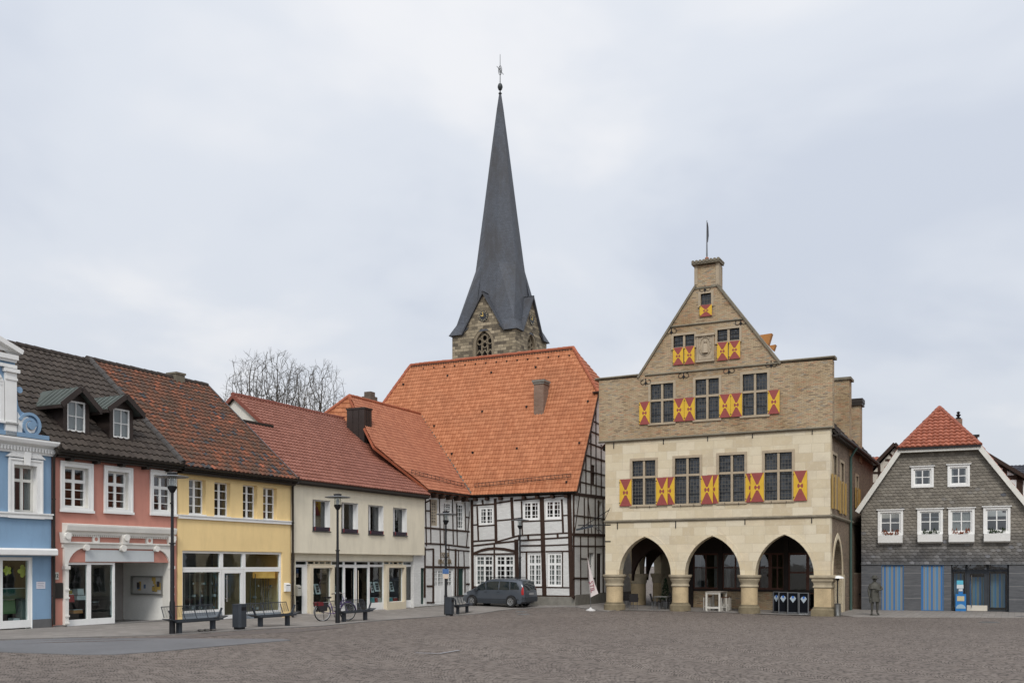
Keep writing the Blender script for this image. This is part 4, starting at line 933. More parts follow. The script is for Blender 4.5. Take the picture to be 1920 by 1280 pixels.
sl_ = [A, B, [(uleft, -ov, zE), (url, yr_, zr_), (uleft, W2 + ov, zE)], [(uv_, s1, zh0), (uv_, W2 - s1, zh0), (ur, yr_, zr_)]]
for P in sl_:
    Pv = [Vector(p) for p in P]; Nn = (Pv[1] - Pv[0]).cross(Pv[2] - Pv[0]).normalized(); Nn = -Nn if Nn.z < 0 else Nn
    sl.loops([tuple(p - Nn * .03) for p in Pv], [tuple(p - Nn * .16) for p in Pv])
rf = sl.build('roof', FELT, ht)
tiles3('front_tiles', T_ORG, rf, f, A, .2, .30, .04, seed=21, lift=.035); tiles3('rear_tiles', T_ORG, rf, f, B, .5, .3, .03, seg=3)
tiles3('hip_tiles', T_ORG, rf, f, sl_[2], .24, .30, .035, seg=3); tiles3('half_hip_tiles', T_ORG2, rf, f, sl_[3], .2, .30, .035)
m = MB(f)
for a, b in ((A[4], A[3]), (A[0], A[4]), (A[2], A[3])): ridge(m, (a[0], a[1], a[2] + .05), (b[0], b[1], b[2] + .05), .12, .36)
m.build('ridge_tiles', RIDGEO, rf, smooth=True)
m = MB(f); m.prismx([(-ov, zE + .06), (s1, zh0 + .06), (s1, zh0 - .22), (-ov, zE - .22)], uv_, uv_ + .05); m.box(uv_ - .3, uv_ + .08, s1 - .25, s1 + .02, zh0 - .02, zh0 + .06); m.build('bargeboard', TIMB, rf)
gutter(ht, f, -.1, uv_, -ov - .02, zE - .01)
m = MB(f); Ls = lambda px, py: f.slope(px, py, -ov, zE, tan)     # snow guard
for py_l, py_r in ((916, 897), (910, 891)):
    a, b = Ls(892, py_l), Ls(1072, py_r); o3 = Vector((0, -.14, .1)); m.tube([Vector(a) + o3, Vector(b) + o3], .018, 5)
a, b = Vector(Ls(892, 913)), Vector(Ls(1072, 894))
for i in range(26): p = a.lerp(b, i / 25); m.tube([p, p + Vector((0, -.17, .06)), p + Vector((0, -.12, .22))], .014, 4)
m.build('snow_guard', BLACKM, rf)
m = MB(f)                                                        # small vents / tile hooks
for i in range(15):
    p = Vector(f.slope(795 + i * 19.5, 692 - i * 1.75, -ov, zE, tan)); m.box(p.x - .035, p.x + .035, p.y - .12, p.y, p.z, p.z + .08)
for px_, py_ in ((757, 722), (840, 706), (922, 700), (815, 800), (848, 852), (905, 773), (1005, 690), (988, 764), (970, 842), (1103, 754), (1087, 832), (887, 850), (1063, 905)):
    p = Vector(f.slope(px_, py_, -ov, zE, tan)); m.box(p.x - .05, p.x + .05, p.y - .12, p.y, p.z, p.z + .12)
m.build('roof_hooks', BLACKM, rf)
CHB = brick('chimney_brick', (.2, .12, .085), (.27, .17, .12), (.2, .17, .14), .25, .08, .015, stain=.4)
_, yc, zc2 = f.slope(1010, 779, -ov, zE, tan); a, b = f.uu(1001, yc), f.uu(1019, yc); zt = f.z(1010, 716, yc)
m = MB(f); m.box(a, b, yc, yc + .75, zc2 - .4, zt); m.build('chimney', CHB, rf)
m = MB(f); m.box(a - .1, b + .1, yc - .1, yc + .85, zt, zt + .14); m.box(a - .05, b + .05, yc - .05, yc + .8, zt - .12, zt); m.build('chimney_cap', FSTONE, rf)

# ================================================================== WING
off = .3
FW = Frame.px(797, 50.7 * S + .45, 1895); f = FW
wg_ = thing('half_timbered_house', 'narrow timber framed wing with white lattice doors, between cream house and large framed house', 'house', fr=f, group='houses around the square')
uE = f.uu(885); pmw = lambda w_: w_ / 4.57 * 55 * S / F * 1.35
zE2 = f.z(840, 922.5, -.3); _zr = 0
tan2 = 1.14
# the wing starts right at the cream house's verge; its ridge height comes from the peak above that verge
uwv = .12; yw = 5.0
for k in range(400):
    yw = 2.5 + k * .01
    if abs(f.uu(655, yw) - uwv) < .012: break
zwr = f.z(655, 743, yw); tan2 = (zwr - zE2) / (yw + .3)
uw0 = uwv; uw1 = uE + 4.2; bh = 4.6
GREEN = plain('green_door_paint', (.008, .04, .032), .5, .2, 2, .1)
rw = lambda a, b, c, d: (lambda p, q: f.rect(p[0], q[0], p[1], q[1]))(Z1(a, b), Z1(c, d))
ww_ = [rw(127, 165, 186, 390), rw(238, 185, 305, 288), rw(350, 200, 412, 420)]
dw = rw(158, 760, 318, 1058); dg = rw(365, 755, 412, 995); dg2 = rw(42, 750, 74, 1060)
m = MB(f); wt = zE2 - .12
m.wall([(-1.2, -.4), (uE, -.4), (uE, wt), (-1.2, wt)], [rh(r) for r in ww_ + [dw, dg, dg2]], 0, .22); m.build('front_wall', TWHITE, wg_)
BW = [(78, 135, 88, 560, 9), (120, 165, 126, 540, 8), (198, 160, 212, 745, 8), (310, 160, 318, 545, 9), (345, 200, 352, 565, 8), (418, 190, 425, 430, 8), (470, 160, 468, 1000, 20), (75, 575, 75, 1000, 12), (147, 590, 145, 1045, 17), (338, 590, 335, 990, 18),
      (280, 560, 282, 742, 6), (237, 290, 240, 545, 7), (362, 600, 362, 742, 6), (408, 600, 412, 742, 7), (357, 750, 355, 992, 12), (418, 750, 418, 992, 12), (460, 250, 430, 562, 7),
      (80, 190, 112, 173, 8), (80, 260, 120, 262, 8), (196, 290, 350, 292, 8), (72, 405, 468, 440, 10), (425, 314, 462, 322, 8), (72, 540, 215, 546, 9), (215, 546, 468, 576, 9), (78, 592, 146, 588, 8), (265, 590, 468, 608, 8), (72, 741, 468, 746, 13), (92, 906, 142, 906, 11), (430, 888, 468, 888, 11), (92, 1046, 155, 1046, 9), (350, 990, 468, 984, 9), (78, 112, 468, 178, 10)]
beams(f, BW, Z1, parent=wg_, ww=pmw)
m = MB(f)
for x in (135, 195, 262, 330, 395): p = f.uz(*Z1(x, 150)); m.box(p[0] - .1, p[0] + .1, -.4, 0, zE2 - .42, zE2 - .16)
m.build('rafter_ends', TIMB, wg_)
LAT = plain('ochre_lattice', (.3, .23, .15), .8, .2)
window(wg_, f, ww_[0], .05, *gridb(4, 9, .04), plain('tan_frame', (.4, .34, .26), .7), .1, .06, G_, curtain=(LAT, [(0, 1)]))
for r in ww_[1:]: window(wg_, f, r, .05, *gridb(3, 6, .03), WHITE, .1, .06, G_)
dr = window(wg_, f, (dw[0], dw[1], dw[2] + .02, dw[3]), .06, [(.12, .03), (.22, .16), (.36, .03), (.46, .03), (.55, .14), (.72, .03), (.83, .03)], [(.52, .03), (.64, .03), (.76, .03), (.88, .03)], WHITE, .12, .07, G_, name='double_door', bot=1.05)
m = MB(f); W_ = dw[1] - dw[0]
for q in (.1, .35, .6): m.box(dw[0] + W_ * q, dw[0] + W_ * (q + .2), .045, .06, dw[2] + .15, dw[2] + .9)
m.build('door_panels', WHITE, dr)
for r in (dg, dg2): m = MB(f); m.box(r[0], r[1], .1, .16, r[2], r[3]); m.build('green_door', GREEN, wg_)
GOLD = plain('dull_gold_letter', (.2, .15, .09), .6)
lu, lz = f.uz(833.5, 1041); 
text('ESSER', .42, wg_, f, lu, -.04, lz + .02, GOLD, name='lettering'); lu2, lz2 = f.uz(833.5, 1053); text('BACKER', .42, wg_, f, lu2, -.04, lz2, GOLD, name='lettering')
m = MB(f); m.box(-1.2, uE, -.05, -.001, -.4, f.z(860, 1131)); m.build('stone_plinth', FSTONE, wg_)
m = MB(f); m.box(-1, uE, 3, 3.1, .2, wt); m.box(-1, uE, .25, 3, f.z(840, 1028), f.z(840, 1028) + .1); m.box(-1.2, -.9, .25, 8, -.4, wt); m.build('interior', DARKROOM, wg_)
PT = [None, None, [(uw0 - bh, 2 * yw + .3, zE2), (uw0, yw, zwr), (uw0 - .8, yw - 3, zE2)]]
# clip: eave stops at inner corner, ridge runs on until it meets the main slope
def main_plane(p):                                              # height above the main slope
    wpt = FW.w(p); q = Vector((wpt.x, wpt.y)) - FH.o; return p[2] - (zE + tan * (q.dot(FH.n) + ov))
def reach(y, z):
    a, b = 0.0, 14.0
    for _ in range(40):
        c = (a + b) / 2
        if main_plane((c, y, z)) > 0: a = c
        else: b = c
    return a
uR_e, uR_r = reach(-.3, zE2) + .05, reach(yw, zwr) + .1
_v = f.slope(702, 837, -.3, zE2, tan2)
A = [(uw0 - .2, -.3, zE2), (uR_e, -.3, zE2), (uR_r, yw, zwr), (uw0, yw, zwr), _v]; pass
uRb = reach(2 * yw + .3, zE2); B = [(uw0 - bh, 2 * yw + .3, zE2), (uR_r, 2 * yw + .3, zE2), (uR_r, yw, zwr), (uw0, yw, zwr)]
sl = MB(f)
for P in (A, B, PT[2]):
    Pv = [Vector(p) for p in P]; Nn = (Pv[1] - Pv[0]).cross(Pv[2] - Pv[0]).normalized(); Nn = -Nn if Nn.z < 0 else Nn
    sl.loops([tuple(p - Nn * .03) for p in Pv], [tuple(p - Nn * .16) for p in Pv])
rf = sl.build('roof', RIDGEO, wg_)
tiles3('front_tiles', T_ORG2, rf, f, A, .2, .28, .04, seed=31, lift=.035); tiles3('rear_tiles', T_ORG2, rf, f, B, .4, .3, .03, seg=3); tiles3('hip_tiles', T_ORG, rf, f, PT[2], .24, .30, .035)
tiles('verge_cladding', T_ORG2, rf, f, (uw0, yw, zE2 - .4), (0, -1, 0), (0, 0, 1), [(0, 0), (yw + .3, .4), (0, zwr - zE2 + .4)], .2, .28, .02)
m = MB(f)
for a, b in ((A[3], A[2]), (PT[2][2], A[3]), (PT[2][0], A[3])): ridge(m, (a[0], a[1], a[2] + .05), (b[0], b[1], b[2] + .05), .11, .36)
m.build('ridge_tiles', RIDGEO, rf, smooth=True)
m = MB(f); a, b = Vector(A[1]), Vector(A[2]); rr = random.Random(8)
for i in range(34): p, q = a.lerp(b, i / 34), a.lerp(b, (i + 1.1) / 34); m.tube([p + Vector((0, 0, .08)), q + Vector((0, 0, .08))], .07 + rr.random() * .03, 5)
m.build('valley_flashing', plain('mossy_lead', (.12, .12, .105), .8, .4, 5), rf)
gutter(wg_, f, -.2, uR_e, -.3, zE2 - .02)
m = MB(f); Lw = lambda px, py: Vector(f.slope(px, py, -.3, zE2, tan2))
for dy in (0, -6): m.tube([Lw(768, 890 + dy) + Vector((0, -.12, .1)), Lw(868, 916 + dy) + Vector((0, -.12, .1))], .018, 5)
a, b = Lw(768, 888), Lw(868, 913)
for i in range(15): p = a.lerp(b, i / 14); m.tube([p, p + Vector((0, -.15, .04)), p + Vector((0, -.12, .22))], .014, 4)
m.build('snow_guard', BLACKM, rf)
wgR = wg_
m = MB(f); cu = f.uu(693, yw + 1.2); 
cu = f.uu(693, yw + .6); zt = f.z(693, 735, yw + .6); m.box(cu - .42, cu + .42, yw + .2, yw + 1, zwr - .8, zt - .75); m.box(cu - .5, cu + .5, yw + .12, yw + 1.08, zt - .75, zt - .62); m.box(cu - .36, cu + .36, yw + .25, yw + .95, zt - .62, zt - .3); m.box(cu - .24, cu + .24, yw + .35, yw + .85, zt - .3, zt); m.build('chimney', plain('old_chimney', (.12, .095, .075), .95, .4, 4, .5), rf)

# ================================================================== CHURCH TOWER
def towerstone():
    b = NB('tower_sandstone'); v = b.wallvec(); o = b.obj()
    t = b.node('ShaderNodeTexBrick'); b.l.new(v, t.inputs['Vector']); t.inputs['Scale'].default_value = 1; t.inputs['Brick Width'].default_value = .75; t.inputs['Row Height'].default_value = .34; t.inputs['Mortar Size'].default_value = .02
    t.inputs['Color1'].default_value = (0, 0, 0, 1); t.inputs['Color2'].default_value = (1, 1, 1, 1)
    g = b.node('ShaderNodeRGBToBW'); b.l.new(t.outputs['Color'], g.inputs[0])
    col = b.ramp(g.outputs[0], [(0, (.09, .075, .058)), (.3, (.17, .142, .1)), (.6, (.27, .225, .155)), (1, (.4, .335, .235))])
    big = b.noise(o, .5, 6, .7, .4); fine = b.noise(o, 5, 5, .7)
    col = b.mix(b.rng(big, .47, .66, 0, .6), col, (.1, .083, .062)); col = b.mix(b.rng(fine, .5, .75, 0, .5), col, (.3, .25, .17)); col = b.mix(b.math('MULTIPLY', t.outputs['Fac'], .8), col, (.12, .1, .08))
    b.bump(b.math('SUBTRACT', fine, t.outputs['Fac']), .5, .05)
    return b.done(col, .92, 0, .15)
def slatemat(name, c, bw=.3, rh_=.2, lines=.35):
    b = NB(name); o = b.obj(); v = b.wallvec()
    t = b.node('ShaderNodeTexBrick'); b.l.new(v, t.inputs['Vector']); t.inputs['Scale'].default_value = 1; t.inputs['Brick Width'].default_value = bw; t.inputs['Row Height'].default_value = rh_; t.inputs['Mortar Size'].default_value = .02
    t.inputs['Color1'].default_value = (0, 0, 0, 1); t.inputs['Color2'].default_value = (1, 1, 1, 1)
    g = b.node('ShaderNodeRGBToBW'); b.l.new(t.outputs['Color'], g.inputs[0])
    mp = b.node('ShaderNodeMapping'); b.l.new(o, mp.inputs[0]); mp.inputs['Scale'].default_value = (1, 1, .35)
    big = b.noise(mp.outputs[0], .6, 6, .65, .3)
    col = b.ramp(g.outputs[0], [(0, dk(c, .82)), (1, dk(c, 1.15))]); col = b.mix(b.rng(big, .4, .62, 0, .75), col, (c[0] * .72, c[1] * .62, c[2] * .52)); s2 = b.noise(mp.outputs[0], 2.6, 5, .7); col = b.mix(b.rng(s2, .5, .72, 0, .4), col, dk(c, 1.5)); col = b.mix(b.math('MULTIPLY', t.outputs['Fac'], lines), col, dk(c, .4))
    b.bump(t.outputs['Fac'], -.3, .02)
    return b.done(col, .55, 0, .4)
TST = towerstone(); TSL = slatemat('spire_slate', (.068, .076, .092)); TSL.node_tree.nodes['Principled BSDF'].inputs['Roughness'].default_value = .6
DT = 103.4 * S
f = Frame.px(848, DT, -2700)
tw = thing('church_tower', 'sandstone church tower with clock gables and a tall tapering dark slate spire', 'church tower', fr=f)
W_ = f.uu(967); zE = f.z(967, 612); zTop = f.z(935, 172, W_ / 2)
SR = f.side(W_)
def gothic(c, w_, z0, zs, za, n=8):
    R_ = (w_ * w_ + (za - zs) ** 2) / (2 * w_); pts = [(c - w_, z0), (c - w_, zs)]
    for i in range(1, n):
        t = i / n * math.asin((za - zs) / R_); pts.append((c - w_ + R_ - R_ * math.cos(t), zs + R_ * math.sin(t)))
    pts.append((c, za)); return pts + [(2 * c - x, z) for x, z in reversed(pts[:-1])]
cw = f.uu(909, 0); wwid = (f.uu(924.5) - f.uu(894.5)) / 2; za = f.z(909, 615); zs = f.z(909, 645)
gzap = f.z(906, 549); gl, gr = W_ / 2 - 2.65, W_ / 2 + 2.65; c_ = W_ / 2
win = gothic(c_, wwid + .35, zE - 9, zs, za + .1)
faces = [(f, W_), (SR, W_), (Frame(f.xy(W_, W_), -f.u), W_), (Frame(f.xy(0, W_), -f.n), W_)]
clockc = [f.z(905, 593)]
for k, (fx, W__) in enumerate(faces):
    e0 = .0 if k % 2 == 0 else .8
    m = MB(fx); m.wall([(e0, -.5), (W_ - e0, -.5), (W_ - e0, zE), (gr, zE), (c_, gzap), (gl, zE), (e0, zE)] , [win], 0, .8); m.build('wall', TST, tw)
    m = MB(fx); inner = gothic(c_, wwid, zE - 9, zs, za - .25); m.wall(gothic(c_, wwid + .34, zE - 8.99, zs, za + .08), [], .35, .4) if False else None
    # tracery
    ZT = plain('tracery_stone', (.22, .18, .125), .9, .25, 3) if k == 0 else MATS['tracery_stone']
    fcx = c_; R0 = .45
    for x in (-wwid * .36, wwid * .36): m.box(fcx + x - .07, fcx + x + .07, .3, .55, zE - 9, zs + .2)
    ring = lambda cx_, cz_, r, w__=.12: [m.bar((cx_ + r * math.cos(R(a)), cz_ + r * math.sin(R(a))), (cx_ + r * math.cos(R(a + 30)), cz_ + r * math.sin(R(a + 30))), w__, .3, .5, ext=.02) for a in range(0, 360, 30)]
    rc = zs + .55; ring(fcx, rc + .25, .36)
    for a in range(30, 390, 60): ring(fcx + .78 * math.cos(R(a)), rc + .25 + .78 * math.sin(R(a)), .33)
    for x in (-wwid * .68, 0, wwid * .68):
        m.bar((fcx + x - .32, zs - 1.0), (fcx + x, zs - .55), .1, .3, .5); m.bar((fcx + x, zs - .55), (fcx + x + .32, zs - 1.0), .1, .3, .5)
    m.wall(gothic(c_, wwid + .36, zE - 9, zs, za + .11), [gothic(c_, wwid, zE - 8.9, zs, za - .28)], .05, .6)
    m.build('tracery', ZT, tw)
    m = MB(fx); m.box(c_ - 1.5, c_ + 1.5, .8, .85, zE - 9.2, za + .2)
    for z in range(0, 24): m.prismx([(.5, zE - 9 + z * .32), (.74, zE - 8.8 + z * .32), (.74, zE - 8.74 + z * .32), (.5, zE - 8.94 + z * .32)], c_ - 1.4, c_ + 1.4) if z < 18 else None
    m.build('louvres', solid('dark_louvre', (.02, .019, .018), .8), tw)
    if k < 2:
        ck = thing('clock', ('round dark clock dial with gold hands in the front tower gable', 'round dark clock dial in the right side tower gable, seen edge on')[k], 'clock', fr=fx, group='tower clocks')
        cx_, cz_ = (f.uu(905.5) if k == 0 else c_), clockc[0]
        m = MB(fx); m.tube([(c_, -.08, cz_), (c_, -.001, cz_)], .6, 24); m.build('dial', solid('clock_dial', (.02, .022, .028), .5), ck)
        m = MB(fx)
        for a in range(12): t = R(30 * a); m.bar((c_ + .43 * math.sin(t), cz_ + .43 * math.cos(t)), (c_ + .55 * math.sin(t), cz_ + .55 * math.cos(t)), .07, -.1, -.08)
        m.build('hour_marks', plain('pale_gold', (.5, .42, .25), .5), ck)
        m = MB(fx); m.bar((c_, cz_), (c_ - .05, cz_ + .47), .07, -.12, -.1); m.bar((c_, cz_), (c_ - .32, cz_ + .1), .09, -.118, -.1); m.build('hands', plain('gilt', (.7, .5, .15), .4), ck)
# gable roofs
sp = MB(f)
ctr = Vector((W_ / 2, W_ / 2)); ap = Vector((W_ / 2, W_ / 2, zTop)); zO = zE - .1
a_in = W_ / 2 + .02
H_ = zTop - zE
def ringz(z, half):                                            # octagon with faces square to the walls
    t = half * math.tan(R(22.5)); P = []
    for sx_, sy_ in ((t, -half), (half, -t), (half, t), (t, half), (-t, half), (-half, t), (-half, -t), (-t, -half)): P.append((W_ / 2 + sx_, W_ / 2 + sy_, z))
    return P
wpx = lambda py, h: h * 1.0
zk = [f.z(935, p, W_ / 2) for p in (560, 497, 400, 290, 205, 176)]
hk = [3.15, 2.62, 1.86, 1.03, .37, .11]
zb_ = zE - .05
levels = [(zb_, W_ / 2 * 1.0)] + list(zip(zk, hk)); rings = [ringz(z, h) for z, h in levels]
for i in range(len(rings) - 1): sp.loops(rings[i], rings[i + 1], cap=(i == len(rings) - 2))
zbp = f.z(955, 500, W_ / 2); hb = 2.66
for sx_, sy_ in ((1, -1), (-1, -1), (1, 1), (-1, 1)):           # broaches with a sprocketed foot
    e = W_ / 2; o_ = .32
    tt = e * math.tan(R(22.5)); C = lambda r, z: (W_ / 2 + sx_ * r, W_ / 2 + sy_ * r, z)
    q = lambda a, b, z: (W_ / 2 + sx_ * a, W_ / 2 + sy_ * b, z)
    topd = hb * .92388 * 1.0; t_ = hb * math.cos(R(0)); dd_ = hb / math.cos(R(22.5)) * math.cos(R(22.5)) * .7071
    apx = q(dd_ * 1.0, dd_ * 1.0, zbp)
    mid = .62; zmid = zE + 2.0
    foot = [q(e + o_, e + o_, zE - .25), q(e + o_, gr - W_ / 2 + .1, zE - .25), q(gr - W_ / 2 + .1, e + o_, zE - .25)]
    m1 = [q(e - .38, e - .38, zE + 1.1), q(e - .22, tt * .75, zE + 1.1), q(tt * .75, e - .22, zE + 1.1)]
    sp.loops(foot, m1, cap=False); tr = [apx, q(e * .62, tt * .5, zE + 6), q(tt * .5, e * .62, zE + 6)]
    sp.add([m1[0], m1[1], m1[2], apx, q(hb * .98, hb * .4, zbp), q(hb * .4, hb * .98, zbp)], [(0, 1, 4, 3), (0, 3, 5, 2)]); sp.add(foot, [(0, 1, 2)])
so_ = sp.build('spire', TSL, tw)
m = MB(f)
for k, (fx, _) in enumerate(faces):
    mk = MB(fx)
    for s_ in (-1, 1):
        A_ = (c_, -.3, gzap + .18); Bp = (c_ + s_ * (2.65 + .25), -.3, zE - .25); Cp = (c_ + s_ * (2.65 + .25), 1.5, zE - .25); Dp = (c_, 3.2, gzap + .18)
        Nn = Vector((s_ * .8, 0, .35)).normalized() * .16
        mk.loops([A_, Bp, Cp, Dp], [tuple(Vector(p) - Nn) for p in (A_, Bp, Cp, Dp)])
    mk.build('gable_roof', TSL, so_)
cx3 = (W_ / 2, W_ / 2); m = MB(f); zb0 = f.z(935, 176, W_ / 2); zball = f.z(935, 164, W_ / 2); zt3 = f.z(935, 103, W_ / 2)
m.lathe([(.1, zb0 - .2), (.22, zb0), (.08, zb0 + .12), (.07, zball - .42), (.2, zball - .35), (.3, zball - .1), (.3, zball + .1), (.2, zball + .35), (.05, zball + .42), (.025, zt3)], (cx3[0], cx3[1], 0), 14)
m.build('finial', solid('finial_metal', (.03, .035, .035), .5), so_, smooth=True)
zv = f.z(935, 133, W_ / 2); m = MB(f)
for a in range(0, 360, 24):
    for r_ in (.5, .28): m.bar((cx3[0] + r_ * .45 * math.cos(R(a)), zv + r_ * 1.1 * math.sin(R(a))), (cx3[0] + r_ * .45 * math.cos(R(a + 24)), zv + r_ * 1.1 * math.sin(R(a + 24))), .04, cx3[1] - .03, cx3[1] + .03)
m.bar((cx3[0] - .45, zv + .6), (cx3[0] + .45, zv - .6), .06, cx3[1] - .02, cx3[1] + .02); m.build('weather_vane', solid('vane_metal', (.05, .05, .05), .5), so_)

# ================================================================== BARE TREES behind the roofs
BARK = plain('bare_branch_bark', (.07, .061, .05), .95, .3, 2, .3, 0, .1)
from mathutils.kdtree import KDTree
def bare_tree(px, d, htop, label, seed, cr=5.0):
    rnd = random.Random(seed); x, y = (px - CX) / F * d, d; H = htop
    t = thing('bare_tree', label, 'tree', (x, y, 0), 0, 'bare trees behind the red roofs')
    zc_, rv = H * .68, H * .32; att = []
    while len(att) < 5200:                                  # branches grow towards points scattered through the crown
        p = Vector((rnd.uniform(-1, 1), rnd.uniform(-1, 1), rnd.uniform(-1, 1)))
        if .12 < p.length < 1 * (1 + .12 * math.sin(p.x * 9 + seed) * math.cos(p.y * 7)): att.append(Vector((p.x * cr, p.y * cr, zc_ + p.z * rv)))
    nodes = [Vector((0, 0, -.3))]; par = [-1]; step = .45; nk = {}
    while nodes[-1].z < H * .4: nodes.append(nodes[-1] + Vector((rnd.gauss(0, .04), rnd.gauss(0, .04), .6))); par.append(len(nodes) - 2)
    for it in range(90):
        kd = KDTree(len(nodes)); [kd.insert(n, i) for i, n in enumerate(nodes)]; kd.balance(); pull = {}; keep = []
        for a in att:
            co, i, ds = kd.find(a)
            if ds < .62: continue
            keep.append(a)
            if ds < 5.5: pull.setdefault(i, Vector((0, 0, 0))); pull[i] += (a - nodes[i]).normalized()
        att = keep
        if not pull: break
        for i, v in pull.items():
            if nk.get(i, 0) >= 3: continue
            nk[i] = nk.get(i, 0) + 1
            dr = (v.normalized() + Vector((rnd.gauss(0, .1), rnd.gauss(0, .1), rnd.gauss(.05, .1))) + (nodes[i] - nodes[par[i]]).normalized() * .4).normalized(); nodes.append(nodes[i] + dr * step); par.append(i)
        if len(nodes) > 11000: break
    kids = [[] for _ in nodes]
    for i, p in enumerate(par):
        if p >= 0: kids[p].append(i)
    for i in range(len(nodes)):
        if not kids[i] and nodes[i].z > H * .45:             # fine twigs
            for _ in range(4):
                q = nodes[i]; dd_ = (nodes[i] - nodes[par[i]]).normalized() + Vector((rnd.gauss(0, .5), rnd.gauss(0, .5), rnd.gauss(.1, .4))); j = i
                for k in range(3): dd_ = (dd_ + Vector((rnd.gauss(0, .25), rnd.gauss(0, .25), rnd.gauss(0, .2)))).normalized(); q = q + dd_ * .3; nodes.append(q); par.append(j); kids.append([]); kids[j].append(len(nodes) - 1); j = len(nodes) - 1
    rad = [0.0] * len(nodes)
    for i in reversed(range(len(nodes))): rad[i] = max(.012, (sum(rad[k] ** 2.3 for k in kids[i])) ** (1 / 2.3)) if kids[i] else .009
    # indices of later nodes are always larger than their parents', so one reverse pass gives every radius
    tm, cm = MB(), MB()
    for i in range(1, len(nodes)):
        p = par[i]; tgt = tm if nodes[i].z < H * .42 and rad[i] > .12 else cm; tgt.tube([nodes[p], nodes[i]], [min(rad[p], rad[i] * 1.25), rad[i]], 7 if rad[i] > .08 else (4 if rad[i] > .035 else 3), cap=False)
    tm.build('trunk', BARK, t, smooth=True, fix=False); cm.build('crown', BARK, t, fix=False)
def hh(py, d): return CH + (HY - py) / F * d
bare_tree(473, 108, hh(666, 108), 'leafless tree, leftmost of the bare trees above the red roof', 3, 3.4)
bare_tree(522, 112, hh(660, 112), 'leafless tree second from the left, tallest of the bare trees', 7, 3.6)
bare_tree(560, 120, hh(690, 120), 'leafless tree in the middle of the bare trees, lower and dense', 12, 3.6)
bare_tree(602, 108, hh(682, 108), 'leafless tree, rightmost of the bare trees, beside the orange roof peak', 21, 3.2)
# ================================================================== TOWN HALL
def hallstone():
    b = NB('hall_sandstone'); v = b.wallvec(); o = b.obj()
    t = b.node('ShaderNodeTexBrick'); b.l.new(v, t.inputs['Vector']); t.inputs['Scale'].default_value = 1; t.inputs['Brick Width'].default_value = 1.05; t.inputs['Row Height'].default_value = .47
    t.inputs['Mortar Size'].default_value = .012; t.inputs['Mortar Smooth'].default_value = .4; t.squash = .62; t.squash_frequency = 3; t.offset = .37
    t.inputs['Color1'].default_value = (0, 0, 0, 1); t.inputs['Color2'].default_value = (1, 1, 1, 1); t.inputs['Mortar'].default_value = (.5, .5, .5, 1)
    g = b.node('ShaderNodeRGBToBW'); b.l.new(t.outputs['Color'], g.inputs[0])
    col = b.ramp(g.outputs[0], [(0, (.52, .43, .29)), (.25, (.58, .495, .345)), (.5, (.61, .53, .38)), (.8, (.65, .58, .44)), (1, (.63, .53, .37))])
    big = b.noise(o, .7, 6, .65, .5); mid = b.noise(o, 3, 6, .7); fine = b.noise(o, 22, 4, .6)
    col = b.mix(b.rng(big, .5, .72, 0, .5), col, (.45, .385, .29)); col = b.mix(b.rng(mid, .5, .72, 0, .4), col, (.72, .66, .52))
    col = b.mix(b.rng(fine, .4, .75, 0, .25), col, (.35, .3, .22)); col = b.mix(b.math('MULTIPLY', t.outputs['Fac'], .4), col, (.38, .32, .24))
    b.bump(b.math('SUBTRACT', b.math('MULTIPLY', fine, .5), t.outputs['Fac']), .35, .02)
    return b.done(col, .9, 0, .2)
HST = hallstone()
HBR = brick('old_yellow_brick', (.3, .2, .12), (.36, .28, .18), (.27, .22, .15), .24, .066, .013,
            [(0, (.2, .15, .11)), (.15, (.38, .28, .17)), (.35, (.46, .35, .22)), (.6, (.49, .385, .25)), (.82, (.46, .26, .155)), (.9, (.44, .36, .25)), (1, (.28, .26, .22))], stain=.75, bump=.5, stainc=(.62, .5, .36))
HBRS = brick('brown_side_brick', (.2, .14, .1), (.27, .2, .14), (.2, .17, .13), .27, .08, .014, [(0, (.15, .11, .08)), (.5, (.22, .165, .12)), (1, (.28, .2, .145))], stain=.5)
TRIMS = plain('weathered_trim_stone', (.2, .175, .13), .9, .4, 2.5, .4); MULL = plain('window_stone', (.38, .31, .22), .9, .2, 3, .3)
PIER = plain('ochre_pier_stone', (.5, .39, .235), .9, .35, 1.3, .4); PIERB = plain('mossy_base_stone', (.2, .165, .105), .95, .4, 3, .5); CAPST = plain('capital_stone', (.4, .34, .24), .9, .3, 3, .3)
SRED = plain('shutter_red', (.27, .062, .055), .6, .15, 4, .1); SYEL = plain('shutter_yellow', (.62, .385, .035), .6, .15, 4, .1)
